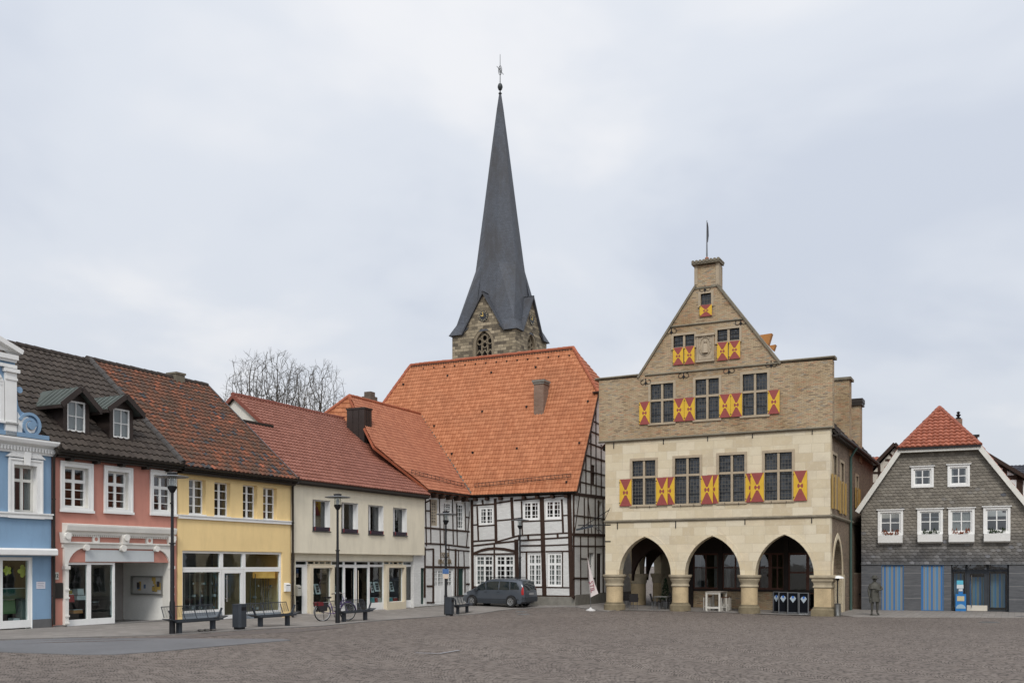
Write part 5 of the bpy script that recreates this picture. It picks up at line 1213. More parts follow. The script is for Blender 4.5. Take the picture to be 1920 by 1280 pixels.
def leaded(name, cell, lead=.012):
    b = NB(name); b.n.remove(b.p); v = b.wallvec()
    t = b.node('ShaderNodeTexBrick'); b.l.new(v, t.inputs['Vector']); t.offset = 0; t.inputs['Scale'].default_value = 1; t.inputs['Brick Width'].default_value = cell[0]; t.inputs['Row Height'].default_value = cell[1]; t.inputs['Mortar Size'].default_value = lead; t.inputs['Mortar Smooth'].default_value = 0
    t.inputs['Color1'].default_value = (0, 0, 0, 1); t.inputs['Color2'].default_value = (1, 1, 1, 1)
    g = b.node('ShaderNodeRGBToBW'); b.l.new(t.outputs['Color'], g.inputs[0])
    gl = b.node('ShaderNodeBsdfGlossy'); gl.inputs['Roughness'].default_value = .08; b.l.new(b.ramp(g.outputs[0], [(0, (.35, .38, .4)), (1, (.85, .9, .95))]), gl.inputs[0])
    df = b.node('ShaderNodeBsdfDiffuse'); df.inputs[0].default_value = (.012, .013, .016, 1); ld = b.node('ShaderNodeBsdfDiffuse'); ld.inputs[0].default_value = (.11, .105, .095, 1)
    bm = b.node('ShaderNodeBump'); bm.inputs['Strength'].default_value = .6; bm.inputs['Distance'].default_value = .03; b.l.new(g.outputs[0], bm.inputs['Height']); b.l.new(bm.outputs[0], gl.inputs['Normal'])
    b.l.new(b.math('MULTIPLY', b.fres(), 1.3, clamp=True), (m1 := b.node('ShaderNodeMixShader')).inputs[0])
    b.l.new(df.outputs[0], m1.inputs[1]); b.l.new(gl.outputs[0], m1.inputs[2]); m2 = b.node('ShaderNodeMixShader'); b.l.new(t.outputs['Fac'], m2.inputs[0]); b.l.new(m1.outputs[0], m2.inputs[1]); b.l.new(ld.outputs[0], m2.inputs[2])
    b.l.new(m2.outputs[0], b.n['Material Output'].inputs[0]); return b.m
LEAD = leaded('leaded_glass', (.16, .2), .014); LEAD2 = leaded('upper_leaded_glass', (.15, .19), .012)
f = Frame.px(1135, 50.5 * S, -2700); TH = f
th = thing('town_hall', 'pale sandstone town hall with stepped brick gable, three pointed arches and red and yellow shutters', 'town hall', fr=f, group=None)
W = f.uu(1557); HS = f.side(W)
zst = f.z(1345, 814); zs1 = f.z(1345, 971.5); zsp = f.z(1345, 1077)
zsh = (f.z(1160, 709) + f.z(1520, 673)) / 2
cross = [(1185.5, 1229, 863, 945.5, 894), (1265.7, 1312, 858, 943.5, 890), (1348, 1396, 852.5, 940, 886), (1434, 1485, 848, 937, 882)]
cross2 = [(1220, 1262.5, 719, 791.5, 749.5), (1304, 1348, 710, 785, 741.5), (1392.5, 1438.5, 700, 777.5, 733.5)]
arches = [(1161.5, 1258.5, 1005.6), (1284.5, 1388.5, 1004), (1416.5, 1526.5, 1001.5)]
def arch_half(a, h, n=9):
    R_ = (a * a + h * h) / (2 * a); T_ = math.asin(min(1, h / R_)); return [(-a + R_ - R_ * math.cos(T_ * i / n), R_ * math.sin(T_ * i / n)) for i in range(n + 1)]
out = [(0.0, zsp)]; AR = []
for (a, b_, ap) in arches:
    ua, ub = f.uu(a), f.uu(b_); c = (ua + ub) / 2; hw = (ub - ua) / 2; h = f.z((a + b_) / 2, ap) - zsp; H = arch_half(hw, h)
    pts = [(c + x, zsp + z) for x, z in H] + [(c - x, zsp + z) for x, z in reversed(H[:-1])]; AR.append((c, hw, h, pts)); out += pts
out += [(W, zsp), (W, zst), (0, zst)]
m = MB(f); m.wall(out, [rh(f.rect(*c_[:4])) for c_ in cross], 0, .55); m.build('stone_front', HST, th)
m = MB(f)
for c, hw, h, pts in AR:                                   # voussoir band round each arch
    H2 = arch_half(hw + .26, h + .3); o2 = [(c + x, zsp + z) for x, z in H2] + [(c - x, zsp + z) for x, z in reversed(H2[:-1])]
    m.wall(o2 + list(reversed(pts)), [], -.035, .002)
    H3 = arch_half(hw + .07, h + .08); o3 = [(c + x, zsp + z) for x, z in H3] + [(c - x, zsp + z) for x, z in reversed(H3[:-1])]
    m.wall(o3 + list(reversed(pts)), [], -.065, -.0355)
m.build('arch_moulding', HST, th)
# piers
pxs = [(1137.5, 1167.5, 0), (1260.8, 1290.3, 0), (1389.5, 1420.5, 0), (1529, 1561, 1)]
zg0 = lambda u: gz(*f.xy(u, .3)) - .1
for k, (a, b_, sq) in enumerate(pxs):
    ua, ub = f.uu(a, .28), f.uu(b_, .28); c = (ua + ub) / 2; r = (ub - ua) / 2; zb = zg0(c); yc = .28
    m = MB(f); m.lathe([(r, zb), (r * .985, zsp - .2)], (c, yc, 0), 24, sq=sq); p = m.build('pier', PIER, th, smooth=not sq)
    m = MB(f); H = zsp - .68
    m.lathe([(r, H), (r + .05, H + .05), (r + .05, H + .11), (r + .01, H + .16), (r + .03, H + .28), (r + .1, H + .38), (r + .12, H + .44), (r + .08, H + .48), (r + .17, H + .54), (r + .19, H + .575), (r + .19, H + .68), (r * .8, H + .682)], (c, yc, 0), 24, sq=sq); m.build('capital', CAPST, p, smooth=not sq)
    m = MB(f); m.lathe([(r + .14, zb), (r + .13, zb + .42), (r + .05, zb + .5), (r + .05, zb + .56), (r * .9, zb + .6)], (c, yc, 0), 24, sq=sq); m.build('pier_base', PIERB, p, smooth=not sq)
# strings and cornices (slightly sloping, as they sag)
def string(fr, pts, h, y, y1=0.0, mat=TRIMS, name='string_course', parent=th, ext=(0, 0)):
    m = MB(fr); (a, za), (b_, zb) = [fr.uz(*p) for p in pts]; a -= ext[0]; b_ += ext[1]
    m.loops([(a, y1, za - h / 2), (a, y * .6, za - h / 2), (a, y, za), (a, y * .8, za + h / 2), (a, y1, za + h / 2 + .03)], [(b_, y1, zb - h / 2), (b_, y * .6, zb - h / 2), (b_, y, zb), (b_, y * .8, zb + h / 2), (b_, y1, zb + h / 2 + .03)]); return m.build(name, mat, parent)
string(f, [(1135, 978), (1557, 967)], .12, -.11, ext=(.06, .1)); string(f, [(1124, 829), (1560, 801)], .13, -.17, y1=.0, ext=(.02, .05))
# brick front
yB = -.06
P = lambda px, py: f.uz(px, py, yB)
zsa, zsb = P(1121, 714)[1], P(1560, 674)[1]; bl, br = P(1123, 800)[0], P(1561, 800)[0]
bout = [(bl, zst + .02), (br, zst + .02), (br, P(1560, 674)[1]), P(1463, 681), P(1345, 534), P(1346, 494), P(1303, 499), P(1304, 537), P(1197, 707), (bl, zsa)]
G1, G2 = [(1263, 1302, 628, 649.5)], [(1345, 1386.5, 616.5, 638.5)]; Tp = (1314, 1333.5, 550, 571)
holes = [rh(f.rect(*c_[:4], yB)) for c_ in cross2] + [rh(f.rect(*G1[0], yB)), rh(f.rect(*G2[0], yB)), rh(f.rect(*Tp, yB))]
m = MB(f); m.wall(bout, holes, yB, .5); m.build('brick_front', HBR, th)
def surround(r, y, wd, trans=None, light=None, name='stone_surround', mid=True):
    m = MB(f); u0, u1, z0, z1 = r; c = (u0 + u1) / 2; q = .03
    m.box(u0 - wd, u0, y - q, y + .3, z0 - .02, z1 + wd); m.box(u1, u1 + wd, y - q, y + .3, z0 - .02, z1 + wd); m.box(u0, u1, y - q, y + .3, z1, z1 + wd); m.box(u0 - wd, u1 + wd, y - .08, y + .3, z0 - .13, z0 - .02)
    if mid: m.box(c - .06, c + .06, y + .02, y + .3, z0, z1)
    if trans: m.box(u0, c - .06, y + .02, y + .3, trans - .06, trans + .06); m.box(c + .06, u1, y + .02, y + .3, trans - .06, trans + .06)
    return m.build(name, MULL, th)
def leadpane(r, y, mat):
    m = MB(f); u0, u1, z0, z1 = r; c = (u0 + u1) / 2; m.box(u0, u1, y + .14, y + .16, z0, z1); o = m.build('leaded_window', mat, th)
    m = MB(f)
    for a, b_ in ((u0, c - .06), (c + .06, u1)):
        for x in (a, b_ - .03): m.box(x, x + .03, y + .11, y + .14, z0, z1)
        for z in (z0, z1 - .03, (z0 * .45 + z1 * .55) - .015, (z0 * .8 + z1 * .2)): m.box(a + .03, b_ - .03, y + .112, y + .14, z, z + .03)
    m.build('iron_frame', BLACKM, o); return o
for c_ in cross: r = f.rect(*c_[:4]); surround(r, 0, .14, f.z((c_[0] + c_[1]) / 2, c_[4])); leadpane(r, 0, LEAD)
for c_ in cross2: r = f.rect(*c_[:4], yB); surround(r, yB, .14, f.z((c_[0] + c_[1]) / 2, c_[4], yB)); leadpane(r, yB, LEAD2)
for c_ in (G1[0], G2[0]): r = f.rect(*c_, yB); surround(r, yB, .12); leadpane(r, yB, LEAD2)
r = f.rect(*Tp, yB); surround(r, yB, .14, mid=False); m = MB(f); m.box(r[0], r[1], yB + .14, yB + .16, r[2], r[3]); m.build('leaded_window', LEAD2, th)
# shutters
def shutter(r, y, tilt=0.0, fr=None, zz=None):
    fr = fr or f; m = MB(fr); u0, u1, z0, z1 = r; c, z = (u0 + u1) / 2, (z0 + z1) / 2; w_, h = u1 - u0, z1 - z0; t = .035
    m.box(u0, u1, y - t, y, z0, z1, 0)
    e = .001; k = .17
    for s_ in (-1, 1):
        ue = c + s_ * w_ / 2; m.prism([(ue, z0 + .01), (ue, z1 - .01), (c + s_ * w_ * .1, z + h * .12), (c + s_ * w_ * .1, z - h * .12)], y - t - .004, y - t + .002, 1)
        m.prism([(ue, z1 - .01), (ue - s_ * w_ * .04, z1 - .01), (c + s_ * w_ * .1, z + h * .13), (c + s_ * w_ * .1, z + h * .06)], y - t - .003, y - t + .002, 1)
    m.box(c - w_ * .1, c + w_ * .1, y - t - .0035, y - t + .002, z - h * .1, z + h * .1, 1)
    for s_ in (-1, 1):
        m.prism([(c + s_ * w_ * .13 + w_ * .085 * math.cos(R(a)), z + h * .075 * math.sin(R(a))) for a in range(0, 360, 30)], y - t - .008, y - t - .003, 0)
    m.box(c - w_ * .05, c + w_ * .05, y - t - .0085, y - t - .003, z - h * .02, z + h * .02, 0)
    for zz_ in (z0 + h * .12, z1 - h * .12): m.box(u0 - .03, u0 + .05, y - t - .012, y - t - .008, zz_ - .02, zz_ + .02, 2)
    return m.build('shutter', [SRED, SYEL, BLACKM], th)
for a, b_, c_, d_, y in ((1162, 1184.5, 898, 948.5, -.05), (1230.5, 1252, 895, 946.5, -.1), (1243, 1265, 894, 945.5, -.05), (1314.5, 1337, 891, 944.5, -.1), (1326, 1347.5, 890, 943.5, -.05), (1398, 1420, 887, 941, -.05), (1407.5, 1432.5, 886, 940.5, -.1), (1488, 1513.5, 882, 938.5, -.05)):
    shutter(f.rect(a, b_, c_, d_, y), y)
for a, b_, c_, d_ in ((1199, 1218.5, 753, 795.5), (1263.5, 1283, 747, 790), (1283.5, 1303, 745, 788.5), (1349, 1369.8, 739, 782.5), (1370.2, 1391.5, 737, 781), (1440, 1462, 731, 775.5), (1262, 1281.5, 651.5, 684), (1283.5, 1302.5, 649, 682.5), (1344.5, 1365, 641.5, 675.5), (1367, 1388, 639, 672.5), (1312, 1335, 571.5, 593)):
    shutter(f.rect(a, b_, c_, d_, yB - .05), yB - .05)
# copings, gable strings, stack cap
m = MB(f)
for a, b_ in ((P(1197, 707), P(1304, 537)), (P(1463, 681), P(1345, 534))): m.bar(a, b_, .11, yB - .1, .6, ext=.03)
m.build('gable_coping', TRIMS, th)
def coping(p, q, h=.12, o_=.12, e=(0, 0)): string(f, [(*p, yB), (*q, yB)], h, yB - o_, y1=.62, name='coping', ext=e)
coping((1120, 711), (1197, 703), e=(.12, 0)); coping((1463, 678), (1561, 669), e=(0, .12))
string(f, [(1210, 704, yB), (1463, 681, yB)], .09, yB - .09, y1=yB); string(f, [(1254.6, 613.5, yB), (1393, 598.5, yB)], .09, yB - .09, y1=yB)
m = MB(f); a, b_ = P(1300, 497)[0] - .05, P(1349, 497)[0] + .05; zc = P(1325, 495)[1]
m.box(a, b_, yB - .2, .7, zc, zc + .12); x = a
while x < b_ - .1: m.tube([(x + .09, yB - .24, zc + .14), (x + .09, .74, zc + .16)], .09, 8); x += .2
m.build('stack_cap', TRIMS, th); m = MB(f); m.box(a + .1, b_ - .1, yB - .05, .55, P(1325, 533)[1] - .2, P(1325, 533)[1] - .1); m.build('stack_foot', TRIMS, th)
m = MB(f); m.box(P(1303.5, 500)[0], P(1346, 500)[0], .5, .9, P(1325, 560)[1], zc - .001); m.build('stack', HBR, th)
m = MB(f)
for px_ in (1305, 1345): u = P(px_, 515)[0]; m = MB(f); m.box(u - .09, u + .09, yB - .03, .45, P(px_, 534)[1], zc - .002); m.build('corner_strip', MULL, th)
# relief niche
m = MB(f); r = f.rect(1309, 1337, 630, 675, yB); u0, u1, z0, z1 = r; c, z = (u0 + u1) / 2, (z0 + z1) / 2
m.box(u0, u1, yB - .04, yB, z0, z1); m.box(u0 - .06, u0, yB - .1, yB, z0, z1); m.box(u1, u1 + .06, yB - .1, yB, z0, z1); m.box(u0 - .12, u1 + .12, yB - .16, yB, z1, z1 + .12); m.box(u0 - .1, u1 + .1, yB - .14, yB, z0 - .1, z0)
for i in range(16):
    a0, a1 = R(i * 22.5), R((i + 1) * 22.5); q = lambda t: (c + .32 * math.cos(t), z + .1 + .52 * math.sin(t)); m.bar(q(a0), q(a1), .06, yB - .09, yB - .04, ext=.02)
m.lathe([(.0, -.32), (.2, -.28), (.17, 0), (.12, .2), (.05, .25), (.1, .32), (.09, .42), (.0, .48)], (c, yB - .04, z), 10)
m.box(u0 + .06, u1 - .06, yB - .07, yB - .041, z0 + .04, z0 + .26); m.build('carved_relief', plain('relief_stone', (.4, .33, .24), .9, .25, 4, .4), th)
# wall anchors
m = MB(f)
def anchor(px, py, big=True, y=yB):
    u, z = f.uz(px, py, y)
    if big:
        for s_ in (-1, 1):
            pts = [(u + s_ * .04, y - .03, z - .12)] + [(u + s_ * (.17 - .13 * math.cos(R(t))), y - .03, z + .0 - .13 * math.sin(R(t)) * 1.0) for t in range(0, 300, 40)]
            m.tube(pts, .016, 5)
        m.box(u - .02, u + .02, y - .04, y, z - .18, z + .2)
    else: m.box(u - .02, u + .02, y - .04, y, z - .2, z + .2)
for p in ((1322, 542), (1259, 621), (1389, 604)): anchor(*p)
for p in ((1282, 704), (1367, 695), (1446, 683), (1211, 716)): anchor(*p)
for p in ((1151, 834), (1244, 826), (1327, 820), (1411, 814), (1523, 807), (1158, 985), (1267, 983), (1397, 976), (1522, 973)): anchor(*p, big=False, y=0)
for p in ((1195, 951), (1219, 951), (1277, 949), (1302, 948), (1360, 945), (1386, 945), (1447, 942), (1475, 942), (1228, 797), (1253, 797), (1314, 789), (1339, 788), (1402, 783), (1429, 781)):
    u, z = f.uz(*p); m.tube([(u, -.02, z), (u, -.12, z), (u, -.12, z + .09)], .014, 5)
m.build('iron_anchors', BLACKM, th)
# flagpole
fp_ = thing('flagpole', 'thin grey flagpole with furled dark flag on top of the stone gable', 'flagpole', (f.xy(P(1323, 490)[0], .2)[0], f.xy(P(1323, 490)[0], .2)[1], zc + .1)); ht_ = f.z(1322, 414, .2) - zc - .1
m = MB(); m.tube([(0, 0, 0), (0, 0, ht_)], [.05, .02], 8); m.build('pole', GREYM, fp_, smooth=True); m = MB(); m.lathe([(.16, 0), (.2, .1), (.1, .22), (.12, .3), (.05, .36)], (0, 0, 0), 10); m.build('pole_foot', plain('terracotta', (.35, .15, .09)), fp_, smooth=True)
m = MB(); m.tube([(.04, 0, ht_ * .5), (.06, .02, ht_ * .65), (.05, 0, ht_ * .85), (.03, 0, ht_ * .95)], [.02, .045, .035, .02], 7); m.build('furled_flag', solid('dark_flag', (.03, .03, .04), .8), fp_, smooth=True)
# side wall towards the lane (faces right)
f2 = HS; Ld = 17.6; ze2 = f2.z(1562, 812); 
m = MB(f2); wsid = []
sidewin = [f2.rect(1560.8, 1568.5, 853, 953), f2.rect(1575.5, 1582, 868, 962), f2.rect(1604.5, 1609, 893, 952)]
sz_ap = f2.z(1564.5, 1010); a1, a2 = .75, 3.9; c = (a1 + a2) / 2; H = arch_half((a2 - a1) / 2, f2.z(1566, 1008) - zsp)
ap_ = [(c + x, zsp + z) for x, z in H] + [(c - x, zsp + z) for x, z in reversed(H[:-1])]
out2 = [(.551, zsp)] + ap_ + [(a2, -.4), (Ld, -.4), (Ld, ze2), (.551, ze2)]
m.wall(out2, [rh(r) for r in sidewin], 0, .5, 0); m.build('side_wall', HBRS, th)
m = MB(f2); m.wall(ap_ + [(c - x * 1.0, zsp + z) for x, z in []] + [], [], 0, .01) if False else None
H2 = arch_half((a2 - a1) / 2 + .25, f2.z(1566, 1008) - zsp + .28); o2 = [(c + x, zsp + z) for x, z in H2] + [(c - x, zsp + z) for x, z in reversed(H2[:-1])]; m.wall(o2 + list(reversed(ap_)), [], -.04, .3); m.box(a2, a2 + .9, -.03, .4, -.4, zsp); m.build('side_arch_stone', HST, th)
string(f2, [(1557.5, 966), (1600, 983)], .16, -.12, ext=(0, 8))
for r in sidewin:
    m = MB(f2); u0, u1, z0, z1 = r; zt = z0 + (z1 - z0) * .62
    m.box(u0, u1, .1, .12, z0, z1); m.build('leaded_window', LEAD, th)
    m = MB(f2); m.box(u0 - .15, u0, -.03, .2, z0, z1 + .15); m.box(u1, u1 + .15, -.03, .2, z0, z1 + .15); m.box(u0, u1, -.03, .2, z1, z1 + .15); m.box((u0 + u1) / 2 - .06, (u0 + u1) / 2 + .06, .02, .2, z0, z1); m.box(u0, u1, .02, .2, zt - .05, zt + .05); m.build('stone_surround', MULL, th)
    for a, b_ in ((u0 - .6, u0 - .12), (u0 + .1, u0 + .5), (u1 + .1, u1 + .6)):
        m = MB(f2); y0_ = -.05 if a < u0 or b_ > u1 else -.1; m.box(a, b_, y0_ - .035, y0_, z0 - .05, zt); m.build('side_shutter', plain('ochre_shutter', (.4, .26, .08), .7, .25, 4) if 'ochre_shutter' not in MATS else MATS['ochre_shutter'], th)
# rest of the body and the roof
yrB = 18.5; uc = W / 2; ze3 = ze2 - .1; zr3 = P(1325, 545)[1] - .6; tn = (zr3 - ze3) / (W / 2 + .35)
m = MB(f); m.box(-.02, .5, 9.2, Ld, -.4, ze3); m.box(0, W, Ld - .4, Ld, -.4, ze3); m.build('rear_walls', HBRS, th)
m = MB(f)
for P_ in ([(W + .35, .5, ze3), (W + .35, Ld, ze3), (uc, 9, zr3), (uc, .5, zr3)], [(-.35, Ld, ze3), (-.35, .5, ze3), (uc, .5, zr3), (uc, 9, zr3)], [(-.35, Ld, ze3), (W + .35, Ld, ze3), (uc, 9, zr3)]): m.loops([(a, b_, c - .04) for a, b_, c in P_], [(a, b_, c - .18) for a, b_, c in P_])
rf = m.build('roof', FELT, th)
tiles3('right_tiles', T_BROWN, rf, f, [(W + .35, .5, ze3), (W + .35, Ld, ze3), (uc, 9, zr3), (uc, .5, zr3)], .25, .32, seg=4); tiles3('left_tiles', T_ORG2, rf, f, [(-.35, Ld, ze3), (-.35, .5, ze3), (uc, .5, zr3), (uc, 9, zr3)], .25, .32, seg=4); tiles3('rear_tiles', T_ORG2, rf, f, [(-.35, Ld, ze3), (W + .35, Ld, ze3), (uc, 9, zr3)], .25, .32, seg=4)
gx_ = f.side(W + .3); m = MB(f2); m.tube([(.3, -.4, ze2 - .1), (Ld, -.4, ze2 - .1)], .075, 8); m.box(.4, Ld, -.34, 0, ze2 - .2, ze2 - .12); m.build('gutter', GUT, th)
ud_ = f2.uu(1592); m = MB(f2); m.tube([(ud_, -.42, ze2 - .15), (ud_, -.1, ze2 - .7), (ud_, -.1, 0)], .07, 8); m.build('downpipe', plain('green_copper_pipe', (.05, .1, .085), .6, .2), th, smooth=True)
# dormer flaps seen right of the gable
for px_, py_, dy, s_ in ((1431, 640, 2.0, .9), (1447, 657, 4.5, .6)):
    pass
def prect(a, b_, yt, yb, y): return f.rect(a, b_, yt, yb, y)
for (pts, y) in (([(1424, 628), (1447, 624.5), (1440, 647), (1432, 640)], 3.0), ([(1441, 648), (1454, 645.5), (1450, 657), (1447, 655)], 5.5)):
    Q = [f.uz(a, b_, y) for a, b_ in pts]; m = MB(f); m.prism(Q, y, y + .4); m.build('dormer_side', T_ORG if False else plain('orange_cladding', (.45, .2, .06), .7, .2) if 'orange_cladding' not in MATS else MATS['orange_cladding'], rf)
# twin chimneys rising behind the right shoulder
for (a, b_, yt, dep, cap, w2) in ((1564, 1592, 712, f2.uu(1591.5), 'stone', 1.0), (1593.5, 1613, 760, f2.uu(1611), 'dark', .9)):
    u0 = f.uu(a, dep); u1 = f.uu(b_, dep); zt = f.z((a + b_) / 2, yt, dep); m = MB(f); m.box(u0, u1, dep, dep + w2, ze3 - .5, zt); ch = m.build('chimney', HBR, rf)
    m = MB(f); m.box(u0 - .12, u1 + .12, dep - .12, dep + w2 + .12, zt, zt + .14)
    if cap == 'dark': m.box(u0 - .1, u1 + .15, dep - .1, dep + w2 + .1, zt + .16, zt + .42)
    m.build('chimney_cap', GUT if cap == 'dark' else TRIMS, ch)
# arcade interior
zc_ = zs1 + .1; yb_ = 3.9; ubk = f.uu(1287, yb_) 
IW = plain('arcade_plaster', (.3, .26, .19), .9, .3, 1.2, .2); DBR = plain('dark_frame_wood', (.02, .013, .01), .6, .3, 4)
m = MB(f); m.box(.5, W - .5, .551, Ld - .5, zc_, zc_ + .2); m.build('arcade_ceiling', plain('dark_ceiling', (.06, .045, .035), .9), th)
m = MB(f); m.add([(x, y, gz(*f.xy(x, y)) + .03) for y in (-.15, 2, 4, 6, 8.5) for x in (0, 3, 6, 9, W)], [(j * 5 + i, j * 5 + i + 1, j * 5 + i + 6, j * 5 + i + 5) for j in range(4) for i in range(4)]); m.build('arcade_floor', PAV, th)
for (a, b_) in ((2, 2), ):
    pass
FL = Frame(f.xy(0, 9.2), -f.n)                               # left side, facing the alley
a_w = 1.7; piersL = [4.6]; L_ = 9.2
outl = [(.001, zsp)]; hL = []
for c in (9.2 - 2.75, 9.2 - 7.0):
    H = arch_half(a_w, AR[0][2] * .95); outl += [(c + x, zsp + z) for x, z in H] + [(c - x, zsp + z) for x, z in reversed(H[:-1])]
outl = [(.0, zsp)] + [p for c in (2.2, 6.45) for p in ([(c + x, zsp + z) for x, z in arch_half(a_w, AR[0][2] * .95)] + [(c - x, zsp + z) for x, z in reversed(arch_half(a_w, AR[0][2] * .95)[:-1])])] + [(9.2 - .551, zsp), (9.2 - .551, zst), (0, zst)]
m = MB(FL); m.wall(outl, [], 0, .5); m.build('left_side_wall', HST, th)
for yy in (4.85, 9.0):
    m = MB(f); m.lathe([(.46, -.2), (.46, zsp - .62)], (.28, yy, 0), 18); p = m.build('pier', PIER, th, smooth=True); m = MB(f); m.lathe([(.46, zsp - .62), (.52, zsp - .5), (.5, zsp - .35), (.6, zsp - .15), (.62, zsp), (.3, zsp + .001)], (.28, yy, 0), 18); m.build('capital', CAPST, p, smooth=True)
m = MB(f); m.box(.5, ubk, 8.6, 8.9, -.3, zc_); m.build('rear_passage_wall', IW, th)
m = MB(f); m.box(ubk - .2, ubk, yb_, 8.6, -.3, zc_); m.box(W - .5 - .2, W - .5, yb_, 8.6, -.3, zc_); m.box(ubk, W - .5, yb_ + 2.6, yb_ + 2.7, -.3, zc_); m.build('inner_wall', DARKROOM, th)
# two dark inner arches over the passage
for yy in (3.0, 5.6):
    m = MB(f); c = 1.9; H = arch_half(1.35, 1.9); A_ = [(c + x, zsp - .4 + z) for x, z in H] + [(c - x, zsp - .4 + z) for x, z in reversed(H[:-1])]
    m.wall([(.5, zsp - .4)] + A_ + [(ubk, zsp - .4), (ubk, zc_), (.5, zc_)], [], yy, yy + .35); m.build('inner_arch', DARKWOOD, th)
# timber shopfront at the back of the arcade
zb1 = f.z(1460, 1109, yb_); zb0 = f.z(1460, 1139, yb_)
m = MB(f); m.box(ubk, f.uu(1477, yb_), yb_ + .02, yb_ + .2, -.3, zb1); m.build('brick_parapet', HBR, th)
m = MB(f)
m.box(ubk, W - .5, yb_ - .04, yb_ + .2, zb1 + .001, zb1 + .12); ztr_ = f.z(1460, 1036, yb_); m.box(ubk, W - .5, yb_ - .04, yb_ + .2, ztr_, ztr_ + .2); m.box(ubk, W - .5, yb_ + .03, yb_ + .2, ztr_ + .2, zc_)
for px_ in (1287, 1296, 1351, 1474): u = f.uu(px_, yb_); m.box(u - .13, u + .13, yb_ - .09, yb_ + .15, -.3, zc_)
m.build('dark_timber_posts', DBR, th)
BRW = plain('brown_window_wood', (.09, .035, .02), .5, .25, 4, .1)
for a, b_ in ((1299, 1348), (1354, 1404), (1404, 1444), (1444, 1471)):
    r = (f.uu(a, yb_) , f.uu(b_, yb_), zb1 + .125, ztr_ - .001); window(th, f, r, yb_, [(.5, .08)], [(.6, .07)], BRW, .1, .08, G_, curtain=(CURT, [(.0, .25), (.75, 1)]) if a < 1400 else None, curt_y=.4)
r = (f.uu(1477, yb_), W - .75, .05, ztr_ - .001); window(th, f, r, yb_, [(.5, .16)], [(.66, .1), (.3, .06)], BRW, .12, .08, G_, name='double_door')
m = MB(f); m.box(ubk, W - .5, yb_ + 1.6, yb_ + 1.7, zb1, ztr_); m.build('green_panel', solid('olive_interior', (.05, .06, .02), .8), th)

# ================================================================== SLATE HOUSE
def slatewall():
    b = NB('slate_cladding'); o = b.obj(); u = b.uv(); fl = b.node('ShaderNodeVectorMath', operation='FLOOR'); b.l.new(u, fl.inputs[0])
    wn = b.node('ShaderNodeTexWhiteNoise', noise_dimensions='2D'); b.l.new(fl.outputs[0], wn.inputs['Vector'])
    g = b.node('ShaderNodeSeparateXYZ'); b.l.new(o, g.inputs[0])
    big = b.noise(o, .5, 6, .6, .5); hgt = b.math('ADD', g.outputs[2], b.math('MULTIPLY', big, 2.2)); k = b.rng(hgt, 3.6, 6.0, 0, 1)
    xx = b.rng(b.math('ADD', g.outputs[0], b.math('MULTIPLY', big, 2)), 9.5, 11.2, 0, 1); k = b.math('MULTIPLY', k, b.math('SUBTRACT', 1, xx), clamp=True)
    c1 = b.ramp(wn.outputs['Value'], [(0, (.055, .056, .06)), (.6, (.082, .084, .09)), (.9, (.12, .122, .13)), (1, (.2, .2, .21))])
    c2 = b.ramp(wn.outputs['Value'], [(0, (.145, .13, .108)), (.6, (.195, .175, .145)), (.97, (.225, .205, .172)), (1, (.09, .095, .11))])
    col = b.mix(k, c1, c2); col = b.mix(b.rng(b.noise(o, 7, 5, .7), .4, .75, 0, .45), col, b.mix(1, col, (.6, .6, .6), 'MULTIPLY'))
    b.bump(b.noise(o, 16, 4), .3, .01)
    return b.done(col, .7, 0, .3)
SLT = slatewall()
f = Frame.px(1615, 51.3 * S, -3200)
sl_ = thing('house', 'slate clad house with small red tiled roof, white windows and blue striped shop panels', 'house', fr=f, group='houses around the square')
W = f.uu(1922); zgf = f.z(1765, 1056.5); FH_ = 14.0
P = lambda px, py, y=0: f.uz(px, py, y)
ze = P(1612, 958)[1]; tl, tr_ = P(1690, 846), P(1833, 838); zt = (tl[1] + tr_[1]) / 2; c = W / 2
hw = (tr_[0] - tl[0]) / 2; cc = (tr_[0] + tl[0]) / 2; eL = cc - (cc + .05); tanm = (zt - ze) / (tl[0] + .0)
uwin = [(1708.5, 1750.8, 874.8, 913.6), (1776.6, 1818.5, 871, 912)]; lwin = [(1646, 1693.4, 956, 1003), (1720, 1768, 954, 1001), (1778, 1827.5, 952.5, 1001), (1843.6, 1894.5, 949.7, 999.5)]
rs = [f.rect(*w_) for w_ in uwin + lwin]; wr = [inset(r, .12) for r in rs]
m = MB(f); m.wall([(0, zgf), (W, zgf), (W, ze), (tr_[0], zt), (tl[0], zt), (0, ze)], [rh(r) for r in wr], .03, .35); m.build('front_wall', solid('slate_backing', (.05, .05, .05), .9), sl_)
